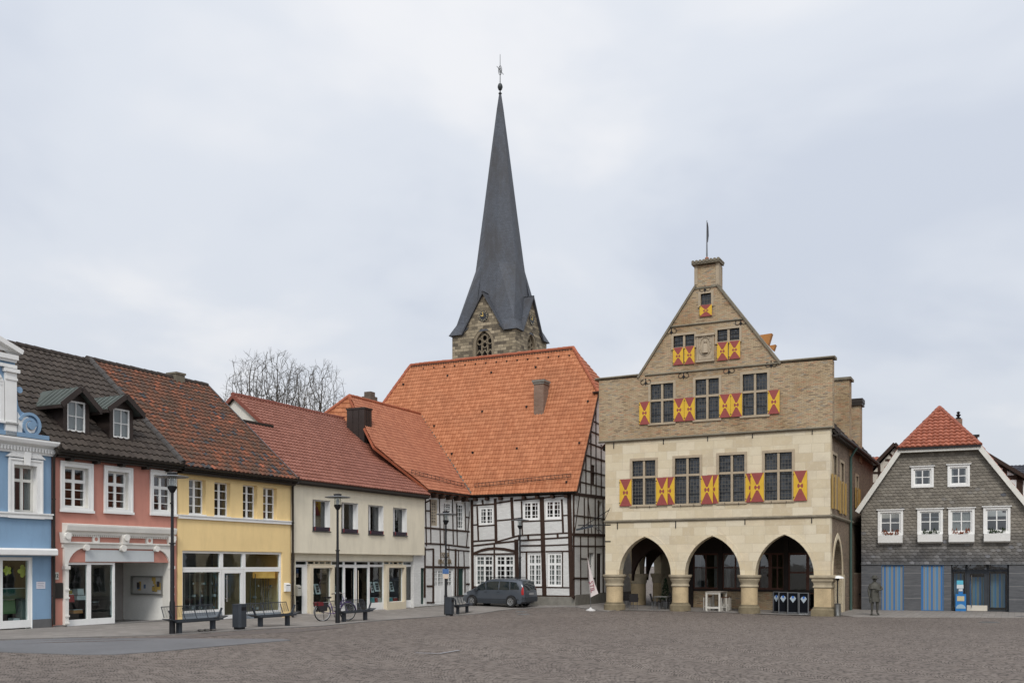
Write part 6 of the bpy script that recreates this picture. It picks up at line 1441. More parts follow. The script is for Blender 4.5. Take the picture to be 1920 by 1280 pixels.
# slates as stepped rows on the wall, cut round the windows
mbs = MB(f); mbs.uvs = []; th_, tw_ = .17, .26; rnd = random.Random(5); row = 0; z = zgf
def lims(z):
    if z <= ze: return 0, W
    t = (z - ze) / (zt - ze); return tl[0] * t, W + (tr_[0] - W) * t
while z < zt - .01:
    z1 = min(z + th_, zt); La, Ra = lims(z); Lb, Rb = lims(z1); u = -tw_ * (row % 2) * .5
    while u < W:
        a, b_ = max(u, La), min(u + tw_, Ra)
        for r in wr:
            if r[2] < z1 and z < r[3] and a < r[1] and b_ > r[0]: a, b_ = (a, min(b_, r[0])) if a < r[0] else (max(a, r[1]), b_)
        if b_ - a > .03:
            j = rnd.uniform(-.012, .012); q = .03 + rnd.uniform(0, .01); a2, b2 = max(a, Lb), min(b_, Rb)
            if b2 > a2:
                base = len(mbs.v); mbs.v += [(a, .0, z + .03 + j), (a + (b_ - a) * .45, -.02, z - .02 + j), (b_, -.008, z + .0 + j), (b2, .026, z1 + .02), (a2, .026, z1 + .02), (a, .03, z + .03 + j), (b_, .03, z + j), (a + (b_ - a) * .45, .03, z - .02 + j)]
                mbs.uvs += [(u / tw_ + .5, row + .5)] * 8; mbs.f += [(base, base + 1, base + 2, base + 3, base + 4), (base + 5, base + 7, base + 1, base), (base + 7, base + 6, base + 2, base + 1)]; mbs.m += [0] * 3
        u += tw_
    z = z1; row += 1
mbs.build('slate_covering', SLT, sl_, fix=False)
m = MB(f)
def tr_bar(a, b_, w_): m.bar(a, b_, w_, -.34, -.12, ext=.02)
lo = (-.2, ze - .05); ro = (W + .2, ze - .05)
tr_bar((lo[0], lo[1]), (tl[0] - .05, zt + .05), .26); tr_bar((ro[0], ro[1]), (tr_[0] + .05, zt + .05), .26); m.bar((tl[0] - .1, zt + .02), (tr_[0] + .1, zt + .02), .3, -.36, -.1)
m.bar((lo[0], lo[1]), (tl[0] - .05, zt + .05), .05, -.12, .03); m.bar((ro[0], ro[1]), (tr_[0] + .05, zt + .05), .05, -.12, .03)
m.build('white_bargeboard', OFFW, sl_)
for k, r in enumerate(rs):
    u0, u1, z0, z1 = r; m = MB(f); e = .13
    m.box(u0, u0 + e, -.06, .1, z0, z1); m.box(u1 - e, u1, -.06, .1, z0, z1); m.box(u0 + e, u1 - e, -.06, .1, z1 - e, z1); m.box(u0 + e, u1 - e, -.06, .1, z0, z0 + e); m.box(u0 - .07, u1 + .07, -.14, .0, z1 + .002, z1 + .05); m.build('window_surround', WHITE, sl_)
    window(sl_, f, wr[k], .02, [(.5, .06)], [(.5, .045)], WHITE, .09, .05, G_, curtain=(CURT, [(0, 1)]) if k == 4 else (CURT, [(0, .2), (.82, 1)]) if k in (0, 1) else None)
m = MB(f); m.box(.4, W - .4, 3, 3.1, .1, ze - .3); m.box(tl[0] + .2, tr_[0] - .2, 2.6, 2.7, ze - .3, zt - .3); m.box(.4, W - .4, .36, 3, zgf + .1, zgf + .2); m.box(1.2, W - 1.2, .36, 2.6, P(1765, 925)[1] - .1, P(1765, 925)[1]); m.build('interior', DARKROOM, sl_)
GP = slabmat('slate_panel', (.1, .105, .115), 3.0, .62, .012, .4)
def panelmat():
    b = NB('grey_stone_panel'); v = b.wallvec(); o = b.obj(); t = b.node('ShaderNodeTexBrick'); b.l.new(v, t.inputs['Vector']); t.offset = 0; t.inputs['Scale'].default_value = 1; t.inputs['Brick Width'].default_value = 40; t.inputs['Row Height'].default_value = .72; t.inputs['Mortar Size'].default_value = .012
    mp = b.node('ShaderNodeMapping'); b.l.new(o, mp.inputs[0]); mp.inputs['Scale'].default_value = (.5, 1, 3); n = b.noise(mp.outputs[0], 2.5, 6, .7, .5)
    col = b.ramp(n, [(.3, (.062, .066, .074)), (.7, (.125, .128, .135))]); col = b.mix(t.outputs['Fac'], col, (.22, .22, .22)); return b.done(col, .6, 0, .35)
GPM = panelmat()
ops = [f.rect(1652.8, 1694.5, 1059, 1144), f.rect(1727, 1769.5, 1059, 1144), (f.uu(1783.5), f.uu(1892), -.2, zgf - .01)]
m = MB(f); m.wall([(0, -.4), (W, -.4), (W, zgf), (0, zgf)], [rh(r) for r in ops], .04, .4); m.build('ground_floor_wall', GPM, sl_)
m = MB(f); m.box(-.02, W + .02, -.03, .04, zgf - .04, zgf + .0); m.build('drip_edge', GREYM, sl_)
def stripe(name, dark=1.0):
    b = NB(name); g = b.node('ShaderNodeSeparateXYZ'); b.l.new(b.obj(), g.inputs[0]); fr_ = b.math('FRACT', b.math('DIVIDE', g.outputs[0], .5))
    col = b.ramp(fr_, [(0, (.06, .2, .4)), (.2, (.2, .21, .205)), (.46, (.035, .15, .37)), (.66, (.2, .21, .205)), (.86, (.1, .26, .45)), (.93, (.2, .21, .205))], 'CONSTANT'); return b.done(col, .4, 0, .4)
STR = stripe('blue_grey_stripes')
for r in ops[:2]:
    m = MB(f); m.box(r[0] + .03, r[1] - .03, .12, .15, r[2] + .03, r[3] - .03); o = m.build('striped_panel', STR, sl_); m = MB(f)
    for a, b_, c_, d_ in ((r[0], r[0] + .03, r[2], r[3]), (r[1] - .03, r[1], r[2], r[3]), (r[0] + .03, r[1] - .03, r[2], r[2] + .03), (r[0] + .03, r[1] - .03, r[3] - .03, r[3])): m.box(a, b_, .05, .16, c_, d_)
    m.build('blue_frame', solid('blue_trim', (.04, .15, .33), .4), o)
r = ops[2]; yd = .55; a = [f.uu(p, yd) for p in (1783.5, 1812, 1852, 1892)]; g_ = gz(*f.xy(r[0])) + .03
a[0] = r[0]; a[3] = r[1]
for i in range(3):
    window(sl_, f, (a[i] + .005, a[i + 1] - .005, r[3] - .36, r[3]), yd, [], [], ANTH, .06, .08, G_, name='transom_window')
    o = window(sl_, f, (a[i] + .005, a[i + 1] - .005, g_, r[3] - .361), yd, [], [], ANTH, .17 if i == 1 else .06, .08, G_SHOP, name='glass_door' if i == 1 else 'shop_window')
    m = MB(f); m.box(a[i] + .15, a[i + 1] - .15, yd + .5, yd + .53, g_ + .2, g_ + (1.9 if i == 1 else 2.1)); m.build('striped_blind', STR, o)
    if i == 1:
        m = MB(f); m.box(a[1] + .02, a[2] - .02, yd - .02, yd, g_ + .01, g_ + .32); m.build('kick_plate', plain('cream_metal', (.6, .56, .48), .4, .1, 2, 0), o)
        m = MB(f); m.tube([(a[1] + .26, yd - .08, g_ + .2), (a[1] + .26, yd - .08, g_ + 2.0)], .022, 8); m.tube([(a[1] + .26, yd - .08, g_ + .4), (a[1] + .26, yd, g_ + .4)], .016, 6); m.tube([(a[1] + .26, yd - .08, g_ + 1.8), (a[1] + .26, yd, g_ + 1.8)], .016, 6); m.build('handle', STEEL, o)
room(sl_, f, r[0] - .2, r[1] + .2, yd + .09, 3, g_ - .1, zgf, DARKROOM, name='shop_interior')
# body and clipped roof
zrp = f.z(1766, 764, 3.2); yrp = 3.2
m = MB(f); 
for a_, b__ in ((0, .35), (W - .35, W)): m.box(a_, b__, .41, FH_, -.4, ze - .1)
m.box(0, W, FH_ - .3, FH_, -.4, ze); m.build('side_walls', plain('grey_render', (.2, .2, .19), .9), sl_)
A1 = (tl[0] - .12, -.38, zt + .12); A2 = (tr_[0] + .12, -.38, zt + .12); AP = ((tl[0] + tr_[0]) / 2, yrp, zrp)
k_ = (zt + .12 - ze) / (tl[0] - .12 + .25)
L0 = (-.25, -.3, ze); R0 = (W + .25, -.3, ze); zside = lambda u_: 0
sl = MB(f)
BL, BR = (-.25, FH_, ze), (W + .25, FH_, ze); RB = (AP[0], FH_, AP[2])
tl3, tr3 = (A1[0], -.3, A1[2]), (A2[0], -.3, A2[2]); AL = (A1[0], FH_, A1[2]); AR_ = (A2[0], FH_, A2[2])
polys = {'hip_tiles': [A1, A2, AP], 'left_lower': [L0, tl3, AL, BL], 'right_lower': [R0, BR, AR_, tr3], 'left_upper': [tl3, AP, RB, AL], 'right_upper': [tr3, AR_, RB, AP]}
for P_ in polys.values():
    Pv = [Vector(p) for p in P_]; Nn = (Pv[1] - Pv[0]).cross(Pv[2] - Pv[0]).normalized(); Nn = -Nn if Nn.z < 0 else Nn
    sl.loops([tuple(p - Nn * .05) for p in Pv], [tuple(p - Nn * .15) for p in Pv])
rf = sl.build('roof', FELT, sl_)
T_SR = tilemat('dark_red_pantiles', [(0, (.26, .08, .045)), (.5, (.31, .1, .058)), (1, (.37, .125, .075))], .6, .2, (.15, .06, .04), seed=41)
tiles3('hip_tiles', T_SR, rf, f, polys['hip_tiles'], .29, .36, .07, lift=.07)
for n_ in ('left_lower', 'right_lower', 'left_upper', 'right_upper'): tiles3('slope_tiles', T_SR, rf, f, polys[n_], .3, .36, .05, seg=4)
m = MB(f); ridge(m, A1, AP, .13, .36); ridge(m, A2, AP, .13, .36); ridge(m, AP, RB, .13, .4); m.build('ridge_tiles', plain('dark_red_ridge', (.28, .09, .055), .7, .2), rf, smooth=True)
m = MB(f); m.box(A1[0] - .05, A2[0] + .05, -.46, -.36, zt + .02, zt + .12); m.build('gutter', BLACKM, rf)
cu, cy = f.uu(1797, 5.0), 5.0; z0_, z1_ = f.z(1797, 810, cy), f.z(1797, 785, cy); m = MB(f); m.box(cu - .22, cu + .22, cy, cy + .5, z0_ - .8, z1_); m.build('chimney', CHB, rf); m = MB(f); m.lathe([(.14, z1_), (.16, z1_ + .1), (.06, z1_ + .14), (.15, z1_ + .28), (.05, z1_ + .34), (.12, z1_ + .42), (.02, z1_ + .5)], (cu, cy + .25, 0), 10); m.build('chimney_cowl', BLACKM, rf, smooth=True)
cu, cy = f.uu(1829, 6.0), 6.0; z0_, z1_ = f.z(1829, 840, cy), f.z(1829, 815, cy); m = MB(f); m.tube([(cu, cy, z0_ - .5), (cu, cy, z1_ - .15)], .13, 10); m.box(cu - .5, cu + .22, cy - .22, cy + .22, z1_ - .12, z1_); m.build('metal_flue', BLACKM, rf)
# window boxes: separate things
lab = ['with red plants, leftmost', 'with green shrubs, second from the left', 'under the curtained window, third from the left', 'with green shrubs, rightmost']
GRN = plain('box_conifer', (.03, .05, .02), .9, .4, 8, .4); TER = plain('rust_plant', (.22, .07, .035), .9, .3, 8)
for k, r in enumerate(rs[2:]):
    u0, u1 = r[0] + .02, r[1] - .02; z1 = r[2] - .01; z0 = z1 - .5
    t = thing('window_box', 'white window box on the slate house, ' + lab[k], 'window box', fr=f, group='white window boxes')
    m = MB(f); m.prismx([(-.02, z0), (-.3, z0 + .08), (-.36, z1), (-.02, z1)], u0, u1); m.build('trough', WHITE, t)
    m = MB(f); rnd = random.Random(k + 3)
    for q in range(46):
        x = u0 + .2 + rnd.random() * (u1 - u0 - .4); cl = rnd.choice((.28, .5, .72)); x = u0 + (u1 - u0) * cl + rnd.gauss(0, .08); h = .05 + rnd.random() * .3 * (1 if cl != .5 else .5)
        p = Vector((x, -.19 + rnd.gauss(0, .05), z1)); m.add([tuple(p + Vector((-.035, 0, h * .5))), tuple(p + Vector((.0, -.02, h - .05))), tuple(p + Vector((.04, 0, h * .5))), tuple(p + Vector((0, .02, h + .05)))], [(0, 1, 2, 3)]); m.add([tuple(p + Vector((0, -.035, h * .5))), tuple(p + Vector((.02, 0, h - .06))), tuple(p + Vector((0, .035, h * .5))), tuple(p + Vector((0, 0, h + .06)))], [(0, 1, 2, 3)])
    m.build('plants', TER if k in (0, 2) else GRN, t)
# free-standing poster column in the doorway
f3 = f; px0, px1 = 1791.5, 1812; r = f.rect(1791.5, 1811.5, 1113, 1144.5, .1); ps = thing('poster_stand', 'blue stepped advertising stand with pasted notices in the shop doorway', 'poster stand', fr=f)
PB = solid('poster_blue', (.02, .17, .45), .4); PC = solid('poster_cyan', (.1, .45, .6), .5); PW = solid('poster_white', (.62, .66, .68), .6); PY = solid('poster_beige', (.55, .48, .3), .7)
g0 = gz(*f.xy(r[0])) + .03
m = MB(f); m.box(r[0], r[1], .1, .4, g0, r[3]); q = f.rect(1797, 1805.5, 1088, 1113, .1); m.box(q[0], q[1], .16, .3, r[3], q[3]); q2 = f.rect(1794.5, 1806.5, 1087, 1095, .1); m.build('blue_body', PB, ps)
m = MB(f); q = f.rect(1794, 1806, 1087.5, 1095, .1); m.box(q[0], q[1], .12, .16, q[2], q[3]); m.build('cyan_notice', PC, ps); m = MB(f); q = f.rect(1794, 1806.5, 1095.3, 1102.5, .1); m.box(q[0], q[1], .12, .16, q[2], q[3]); q = f.rect(1797.5, 1805, 1103.5, 1107.5, .1); m.box(q[0], q[1], .12, .159, q[2], q[3]); m.build('white_notice', PW, ps)
m = MB(f); q = f.rect(1794.5, 1808, 1117, 1126, .1); m.box(q[0], q[1], .085, .1, q[2], q[3]); m.build('beige_notice', PY, ps); m = MB(f); q = f.rect(1792, 1811, 1132, 1141, .1); c_ = ((q[0] + q[1]) / 2, (q[2] + q[3]) / 2)
m.prism([(c_[0] + (q[1] - q[0]) * .48 * math.cos(R(t)), q[2] + .03 + (q[3] - q[2]) * .9 * max(0, math.sin(R(t)))) for t in range(0, 181, 20)], .085, .1); m.build('pale_mound_picture', solid('pale_picture', (.3, .42, .5), .6), ps)

# wooden gate between hall and slate house
f = Frame.px(1585, 52.5 * S, -3200); gt = thing('gate', 'weathered brown board gate between the town hall and the slate house', 'gate', fr=f); W_ = f.uu(1618); zt = f.z(1600, 1074)
m = MB(f); n = 9
for i in range(n): m.box(i * W_ / n + .004, (i + 1) * W_ / n - .004, 0, .03 + .004 * (i % 2), -.2, zt - .06)
WG = plain('weathered_boards', (.14, .1, .075), .85, .35, 2, .3); m.build('boards', WG, gt); m = MB(f); m.box(-.02, W_ + .02, -.03, .06, zt - .055, zt + .02); m.build('top_rail', TRIMS, gt); m = MB(f); m.tube([(W_ * .82, -.05, zt * .42), (W_ * .82, 0, zt * .42)], .05, 8); m.build('handle', BLACKM, gt)

# background half-timbered houses
def bghouse(px0, d0, V, pts, eave_z, wallm, tilem, label, seed, depth=9, frame_lines=(), vl=(), gable=True):
    f = Frame.px(px0, d0, V); t = thing('half_timbered_house', label, 'house', fr=f, group='timber framed houses behind the slate house')
    Lp, Ap, Rp = [f.uz(*p) for p in pts]; m = MB(f); m.wall([(Lp[0] + .3, -.3), (Rp[0] - .3, -.3), (Rp[0] - .3, Rp[1] - .1), (Ap[0], Ap[1] - .25), (Lp[0] + .3, Lp[1] - .1)], [], 0, .3); m.box(Lp[0] + .3, Lp[0] + .6, .3, depth, -.3, Lp[1] - .2); m.box(Rp[0] - .6, Rp[0] - .3, .3, depth, -.3, Rp[1] - .2); m.build('gable_wall', wallm, t)
    A = [(Lp[0], -.35, Lp[1]), (Ap[0], -.35, Ap[1]), (Ap[0], depth, Ap[1]), (Lp[0], depth, Lp[1])]; B = [(Rp[0], -.35, Rp[1]), (Ap[0], -.35, Ap[1]), (Ap[0], depth, Ap[1]), (Rp[0], depth, Rp[1])]; sl = MB(f)
    for P_ in (A, B): sl.loops(P_, [(a, b, c - .15) for a, b, c in P_])
    rf = sl.build('roof', DARKWOOD, t)
    for P_ in (A, B): tiles3('slope_tiles', tilem, rf, f, P_, .28, .35, .04, seg=4)
    m = MB(f)
    for a, b, w_ in frame_lines: m.bar(f.uz(*a), f.uz(*b), w_, -.03, .05)
    m.build('timber_frame', TIMB, t); m = MB(f); m.bar(Lp, Ap, .24, -.4, -.351); m.bar(Rp, Ap, .24, -.4, -.351); m.build('bargeboard', DARKWOOD, rf); return t, f, rf
t, fb, rfb = bghouse(1618, 66 * S, -3200, [(1622, 890), (1678, 832), (1716, 872)], 0, plain('cream_infill', (.55, .52, .45), .9, .1), T_SR, 'cream timber framed gable peeking between hall chimneys and slate house, red roof', 1, frame_lines=[((1632, 886), (1690, 886), .16), ((1648, 868), (1650, 930), .2), ((1660, 862), (1700, 862), .16), ((1668, 850), (1680, 862), .16), ((1690, 845), (1680, 862), .16), ((1620, 906), (1690, 905), .14)])
# side roof of that house, left of its gable
m = MB(fb); Q = [fb.uz(1617, 853, 2), fb.uz(1664, 851, 2), fb.uz(1640, 893, 2), fb.uz(1612, 893, 2)]
bg2 = thing('house', 'distant red tiled roof slope left of the cream timber framed gable', 'house', fr=fb, group='houses around the square')
A = [(Q[3][0], 2.2, Q[3][1]), (Q[3][0] + 4.5, 2.2, Q[3][1]), (Q[3][0] + 4.5, 5, Q[0][1] + .1), (Q[3][0], 5, Q[0][1] + .1)]; sl = MB(fb); sl.loops(A, [(a, b, c - .15) for a, b, c in A]); r2 = sl.build('roof', FELT, bg2); tiles3('slope_tiles', T_SR, r2, fb, A, .3, .36, .05, seg=4); m = MB(fb); m.box(Q[3][0] + .1, Q[3][0] + 4.4, 2.5, 6, -.3, Q[3][1]); m.build('wall', MATS['cream_infill'], bg2)
DTL = tilemat('blueblack_tiles', [(0, (.03, .032, .042)), (.5, (.04, .042, .055)), (1, (.055, .055, .07))], .6, .2, seed=51)
t, fb, rfb = bghouse(1800, 62 * S, -3200, [(1762, 878), (1836, 843), (1968, 922)], 0, plain('white_infill', (.66, .67, .66), .9, .1), DTL, 'white and dark timber framed gable behind the slate house at the right edge', 2, frame_lines=[((1870, 874), (1886, 874), .2), ((1884, 872), (1884, 960), .28), ((1884, 895), (1960, 893), .3), ((1912, 890), (1912, 960), .4), ((1930, 890), (1930, 960), .3), ((1855, 866), (1880, 890), .2)])
f = Frame.px(1860, 72 * S, -3200); bg3 = thing('house', 'plain dark tiled roof far behind the white timber framed gable at the right edge', 'house', fr=f, group='houses around the square'); A_ = f.uz(1850, 915); B_ = f.uz(2000, 869, 4)
A = [(0, 0, A_[1]), (9, 0, A_[1]), (9, 4, B_[1]), (0, 4, B_[1])]; sl = MB(f); sl.loops(A, [(a, b, c - .15) for a, b, c in A]); r2 = sl.build('roof', FELT, bg3); tiles3('slope_tiles', DTL, r2, f, A, .3, .36, .05, seg=4); m = MB(f); m.box(.1, 8.9, .3, 7.6, -.3, A_[1]); m.build('wall', MATS['white_infill'], bg3)
# ================================================================== pavements, asphalt, kerbs
rowx = lambda px, y=0: rowframe(97).xy(rowframe(97).uu(px, y), y)
edge = [gp(-160, 1206), gp(0, 1199), gp(190, 1194), gp(320, 1190), gp(430, 1183), gp(560, 1176), gp(640, 1170), gp(700, 1164), gp(830, 1155), gp(900, 1150), gp(960, 1142), gp(1000, 1139), gp(1080, 1137), gp(1140, 1146)]
R97 = rowframe(97); back = [TH.xy(.6, 1.5), SF.xy(W2, -.2), SF.xy(0, -.1), FH.xy(0, .2), R97.xy(R97.uu(880, .6), .6), R97.xy(R97.uu(790), .3), R97.xy(R97.uu(-200), .2)]
sheet('pavement', edge + back, .02, PAV)
kb = MB()
for i in range(len(edge) - 1):
    a, b_ = Vector(edge[i]), Vector(edge[i + 1]); d = (b_ - a); n = max(1, int(d.length / 1.0)); pr = Vector((-d.y, d.x)).normalized() * .06
    for k in range(n):
        p, q = a + d * (k / n), a + d * ((k + .985) / n); vs = []
        for z in (-.1, .035): vs += [(c.x, c.y, gz(c.x, c.y) + z) for c in (p - pr, q - pr, q + pr, p + pr)]
        kb.add(vs, [(3, 2, 1, 0), (4, 5, 6, 7), (0, 1, 5, 4), (1, 2, 6, 5), (2, 3, 7, 6), (3, 0, 4, 7)])
kb.build('kerb', KERB)['kind'] = 'structure'
sheet('dark_paving_band', [gp(-160, 1215), gp(0, 1203), gp(320, 1193.5), gp(560, 1179), gp(640, 1173), gp(648, 1176), gp(560, 1184), gp(420, 1191), gp(330, 1198), gp(0, 1207), gp(-160, 1222)], .012, PAVD)
sheet('asphalt_strip', [gp(-200, 1212), gp(-60, 1203), gp(100, 1197.5), gp(130, 1196), gp(330, 1197), gp(430, 1197.5), gp(530, 1198), gp(545, 1200), gp(470, 1206), gp(400, 1212), gp(300, 1221), gp(215, 1227), gp(150, 1227), gp(0, 1222), gp(-200, 1228)], .018, ASPH)
sheet('right_pavement', [gp(1572, 1152), gp(1600, 1156), gp(1680, 1157), gp(1800, 1157.5), gp(1960, 1158), gp(2200, 1160), gp(2200, 1142), gp(1960, 1140), Frame.px(1615, 51.3 * S, -3200).xy(0, .35), Frame.px(1585, 52.5 * S, -3200).xy(0, .1), HS.xy(1.0, .1)], .02, PAV)
# light paint scuffs and drain lids
m = MB()
def strip(p, q, w_, l=.01):
    a, b_ = Vector(gp(*p)), Vector(gp(*q)); d = (b_ - a); pr = Vector((-d.y, d.x)).normalized() * w_ / 2; n = 8
    for k in range(n):
        c0, c1 = a + d * k / n, a + d * (k + 1) / n; m.add([(c.x, c.y, gz(c.x, c.y) + l) for c in (c0 - pr, c1 - pr, c1 + pr, c0 + pr)], [(0, 1, 2, 3)])
strip((779, 1224), (824, 1225.5), .07, .02); strip((824, 1225.5), (862, 1219), .07, .02)
o = m.build('white_line_marking', plain('worn_line_paint', (.33, .33, .35), .8, .3, 6)); o['kind'] = 'structure'
for k, (px, py, r_) in enumerate(((977, 1146.5, .35), (982, 1151.5, .35), (1855, 1166.5, .45), (1915, 1156, .3), (20, 1210, .0))):
    if not r_: continue
    x, y, z = ground_at(px, py); lb = ['dark drain cover by the rear of the parked car, upper one of two', 'dark drain cover in front of the parked car, lower one of two', 'round pale ringed manhole cover in the paving before the slate house', 'small dark drain cover on the pavement at the right edge'][k]
    t = thing('drain_cover', lb, 'drain cover', (x, y, z), 0, 'drain covers'); m = MB(); m.lathe([(r_, 0), (r_, .022)], (0, 0, 0), 24); m.build('rim', KERB, t, smooth=False); m = MB(); m.lathe([(r_ * .85, .022), (r_ * .85, .028)], (0, 0, 0), 24)
    for q in range(5): m.box(-r_ * .6, r_ * .6, -r_ * .6 + q * r_ * .28, -r_ * .6 + q * r_ * .28 + .03, .028, .034)
    m.build('lid', GREYM, t)

# ================================================================== STREET LAMPS
LGL = glassmat('lamp_glass', (.82, .85, .85), 1.4)
def make_lamp(loc, rz, label, H=5.35):
    t = thing('street_lamp', label, 'street lamp', loc, rz, 'slender black street lamps')
    m = MB(); m.lathe([(.1, -.1), (.09, 1.05), (.07, 1.12), (.064, 3.0), (.052, 3.05), (.047, 4.72), (.045, 4.74)], (0, 0, 0), 14); m.build('pole', BLACKM, t, smooth=True)
    m = MB(); m.lathe([(.05, 4.7), (.08, 4.74), (.15, 4.86), (.155, 4.92), (.1, 4.94)], (0, 0, 0), 18); m.build('lamp_cup', BLACKM, t, smooth=True)
    m = MB(); m.lathe([(.13, 4.93), (.13, 5.3)], (0, 0, 0), 18); m.build('glass_cylinder', LGL, t, smooth=True)
    m = MB(); m.lathe([(.04, 4.93), (.07, 5.0), (.075, 5.1), (.03, 5.16)], (0, 0, 0), 10); m.build('bulb', plain('opal_bulb', (.7, .7, .68), .3, .05) if 'opal_bulb' not in MATS else MATS['opal_bulb'], t, smooth=True)
    m = MB(); m.lathe([(.135, 5.27), (.52, 5.22), (.535, 5.235), (.52, 5.25), (.14, 5.31)], (0, 0, 0), 32)
    for a in (0, 90, 180, 270): m.tube([(.125 * math.cos(R(a)), .125 * math.sin(R(a)), 4.92), (.125 * math.cos(R(a)), .125 * math.sin(R(a)), 5.27)], .009, 5)
    m.build('reflector_disc', GREYM, t, smooth=True)
    m = MB(); m.lathe([(.14, 5.31), (.17, 5.33), (.17, 5.37), (.05, 5.39)], (0, 0, 0), 18); m.build('cap', BLACKM, t, smooth=True)
    m = MB(); m.tube([(.0, -.08, 4.35), (.0, -.14, 4.35)], .035, 8); m.box(-.085, .085, -.085, .085, 3.0, 3.04); m.build('bracket', BLACKM, t); return t
Lp = [(323, 1188, 303), (633, 1167, 242), (836, 1155, 197), (975, 1140, 170)]
LL = ['largest black lamp post, before the joint of pink and yellow houses', 'black lamp post in front of the cream house beside the purple bicycle', 'black lamp post with small blue sign in front of the timber framed wing', 'black lamp post directly behind the parked car, most distant of the lamps']
lamps = []
for (px, py, h), lab in zip(Lp, LL):
    d = 5.39 * F / h; x, y, z = at_depth(px, d)
    if not lamps: L0_ = make_lamp((x, y, z), 0, lab); lamps.append(L0_)
    else: lamps.append(copy_thing(L0_, (x, y, z), .3, lab))
    lamps[-1].location.z = CH - (py - HY) / F * d
LL[3]
lamps[3]['label'] = 'black lamp post by the tail of the parked car, most distant lamp'
# small sign on the third lamp
l3 = lamps[2]; x, y, z = l3.location; sg = thing('sign', 'small blue and cream sign plate strapped to the lamp post before the timber framed wing', 'sign', (x, y, z)); dS_ = y
zz = lambda py: CH + (HY - py) / F * dS_ - z
m = MB(); m.box(-.16, .16, -.16, -.13, zz(1075), zz(1066)); m.build('blue_plate', solid('sign_blue', (.05, .12, .28), .5), sg); m = MB(); m.box(-.12, .14, -.16, -.13, zz(1084), zz(1075.5)); m.build('cream_plate', solid('sign_cream', (.55, .45, .36), .6), sg)
m = MB(); m.tube([(.0, -.09, zz(1070)), (0, -.13, zz(1070))], .03, 6); m.tube([(.0, -.09, zz(1080)), (0, -.13, zz(1080))], .03, 6); m.build('clamp', GREYM, sg)

# ================================================================== BENCHES
def make_bench(loc, rz, label):
    t = thing('bench', label, 'bench', loc, rz, 'anthracite wire mesh benches'); Lh = 1.02
    m = MB(); m.box(-Lh, Lh, -.24, -.2, .40, .455); m.box(-Lh, Lh, .2, .24, .42, .465); m.box(-Lh, Lh, -.1, .1, .37, .42)
    for i in range(9): y = -.19 + i * .048; z = .452 - .03 * math.cos((y) * 6) + .02 * 0; m.box(-Lh, Lh, y, y + .022, z - .01, z + .002)
    for i in range(25): x = -Lh + i * 2 * Lh / 24; m.box(x - .004, x + .004, -.22, .22, .418, .424)
    for s_ in (-1, 1): m.prismx([(-.24, .40), (.24, .43), (.24, .47), (-.24, .455)], s_ * Lh, s_ * (Lh + .03)); m.prism([(s_ * Lh, .42), (s_ * (Lh + .32), .51), (s_ * (Lh + .30), .53), (s_ * Lh, .46)], -.2, .2)
    m.build('seat', ANTH, t)
    m = MB(); q = lambda v: (.27 + .13 * v, .55 + .36 * v)
    for i in range(12): y, z = q(i / 11); m.box(-Lh - .16, Lh + .16, y, y + .008, z, z + .008)
    for i in range(21): x = -Lh - .16 + i * (2 * Lh + .32) / 20; m.tube([(x, q(0)[0], q(0)[1]), (x, q(1)[0], q(1)[1])], .004, 4)
    for x in (-Lh - .16, Lh + .16): m.tube([(x, q(0)[0], q(0)[1]), (x, q(1)[0], q(1)[1])], .014, 6)
    y, z = q(1); m.tube([(-Lh - .16, y, z), (Lh + .16, y, z)], .016, 6); m.build('backrest', ANTH, t)
    for x in (-.8, -.27, .27, .8): m = MB(); m.tube([(x, .2, .43), (x, .25, .5), (x, .3, .62), (x, .38, .86)], .016, 6); m.build('back_support', ANTH, t, smooth=True)
    for s_ in (-1, 1): m = MB(); m.bar((s_ * (Lh + .02), .47), (s_ * (Lh + .2), .8), .05, -.03, .03); m.build('armrest', ANTH, t)
    for x in (-.78, .78): m = MB(); m.box(x - .07, x + .07, -.07, .07, -.05, .4); m.build('leg', ANTH, t)
    return t
BB = [(368, 1185, 0, 'dark mesh bench in front of the yellow house beside three steel bowls'), (514, 1174, 0, 'dark mesh bench in front of the cream and yellow house boundary, right of the bin'), (665, 1164, 0, 'dark mesh bench with the purple bicycle parked behind it'), (867, 1150, 12, 'dark mesh bench left of the parked car, by the lamp with the blue sign')]
rzb = rowframe(97).rz(); bt = None; benches = []
for px, py, da, lab in BB:
    x, y, z = ground_at(px, py)
    if bt is None: bt = make_bench((x, y, z), rzb + R(da), lab); benches.append(bt)
    else: benches.append(copy_thing(bt, (x, y, z), rzb + R(da), lab))
# benches face the square: their backs point away from the houses' side seen by the camera
# litter bins
def make_bin(loc, rz, label):
    t = thing('litter_bin', label, 'litter bin', loc, rz, 'anthracite litter bins')
    m = MB(); P_ = [(-.21, -.14), (-.12, -.2), (.12, -.2), (.21, -.14), (.21, .14), (.12, .2), (-.12, .2), (-.21, .14)]; m.prismz(P_, .1, .88); m.box(-.215, -.2, -.05, .05, .1, .9); m.build('body', ANTH, t)
    m = MB(); m.prismz([(a * 1.04, b_ * 1.04) for a, b_ in P_], .88, .93); m.build('lid', ANTH, t); m = MB(); m.prismz([(a * .8, b_ * .8) for a, b_ in P_], -.03, .1); m.build('foot', BLACKM, t)
    m = MB(); m.box(-.12, .12, -.206, -.2, .7, .82); m.build('opening', BLACKM, t); return t
x, y, z = ground_at(449, 1180); b1 = make_bin((x, y, z), rzb, 'anthracite litter bin between the two benches in front of the yellow house')
x, y, z = ground_at(842.5, 1154); copy_thing(b1, (x, y, z), rzb, 'anthracite litter bin half hidden behind the lamp with the blue sign')
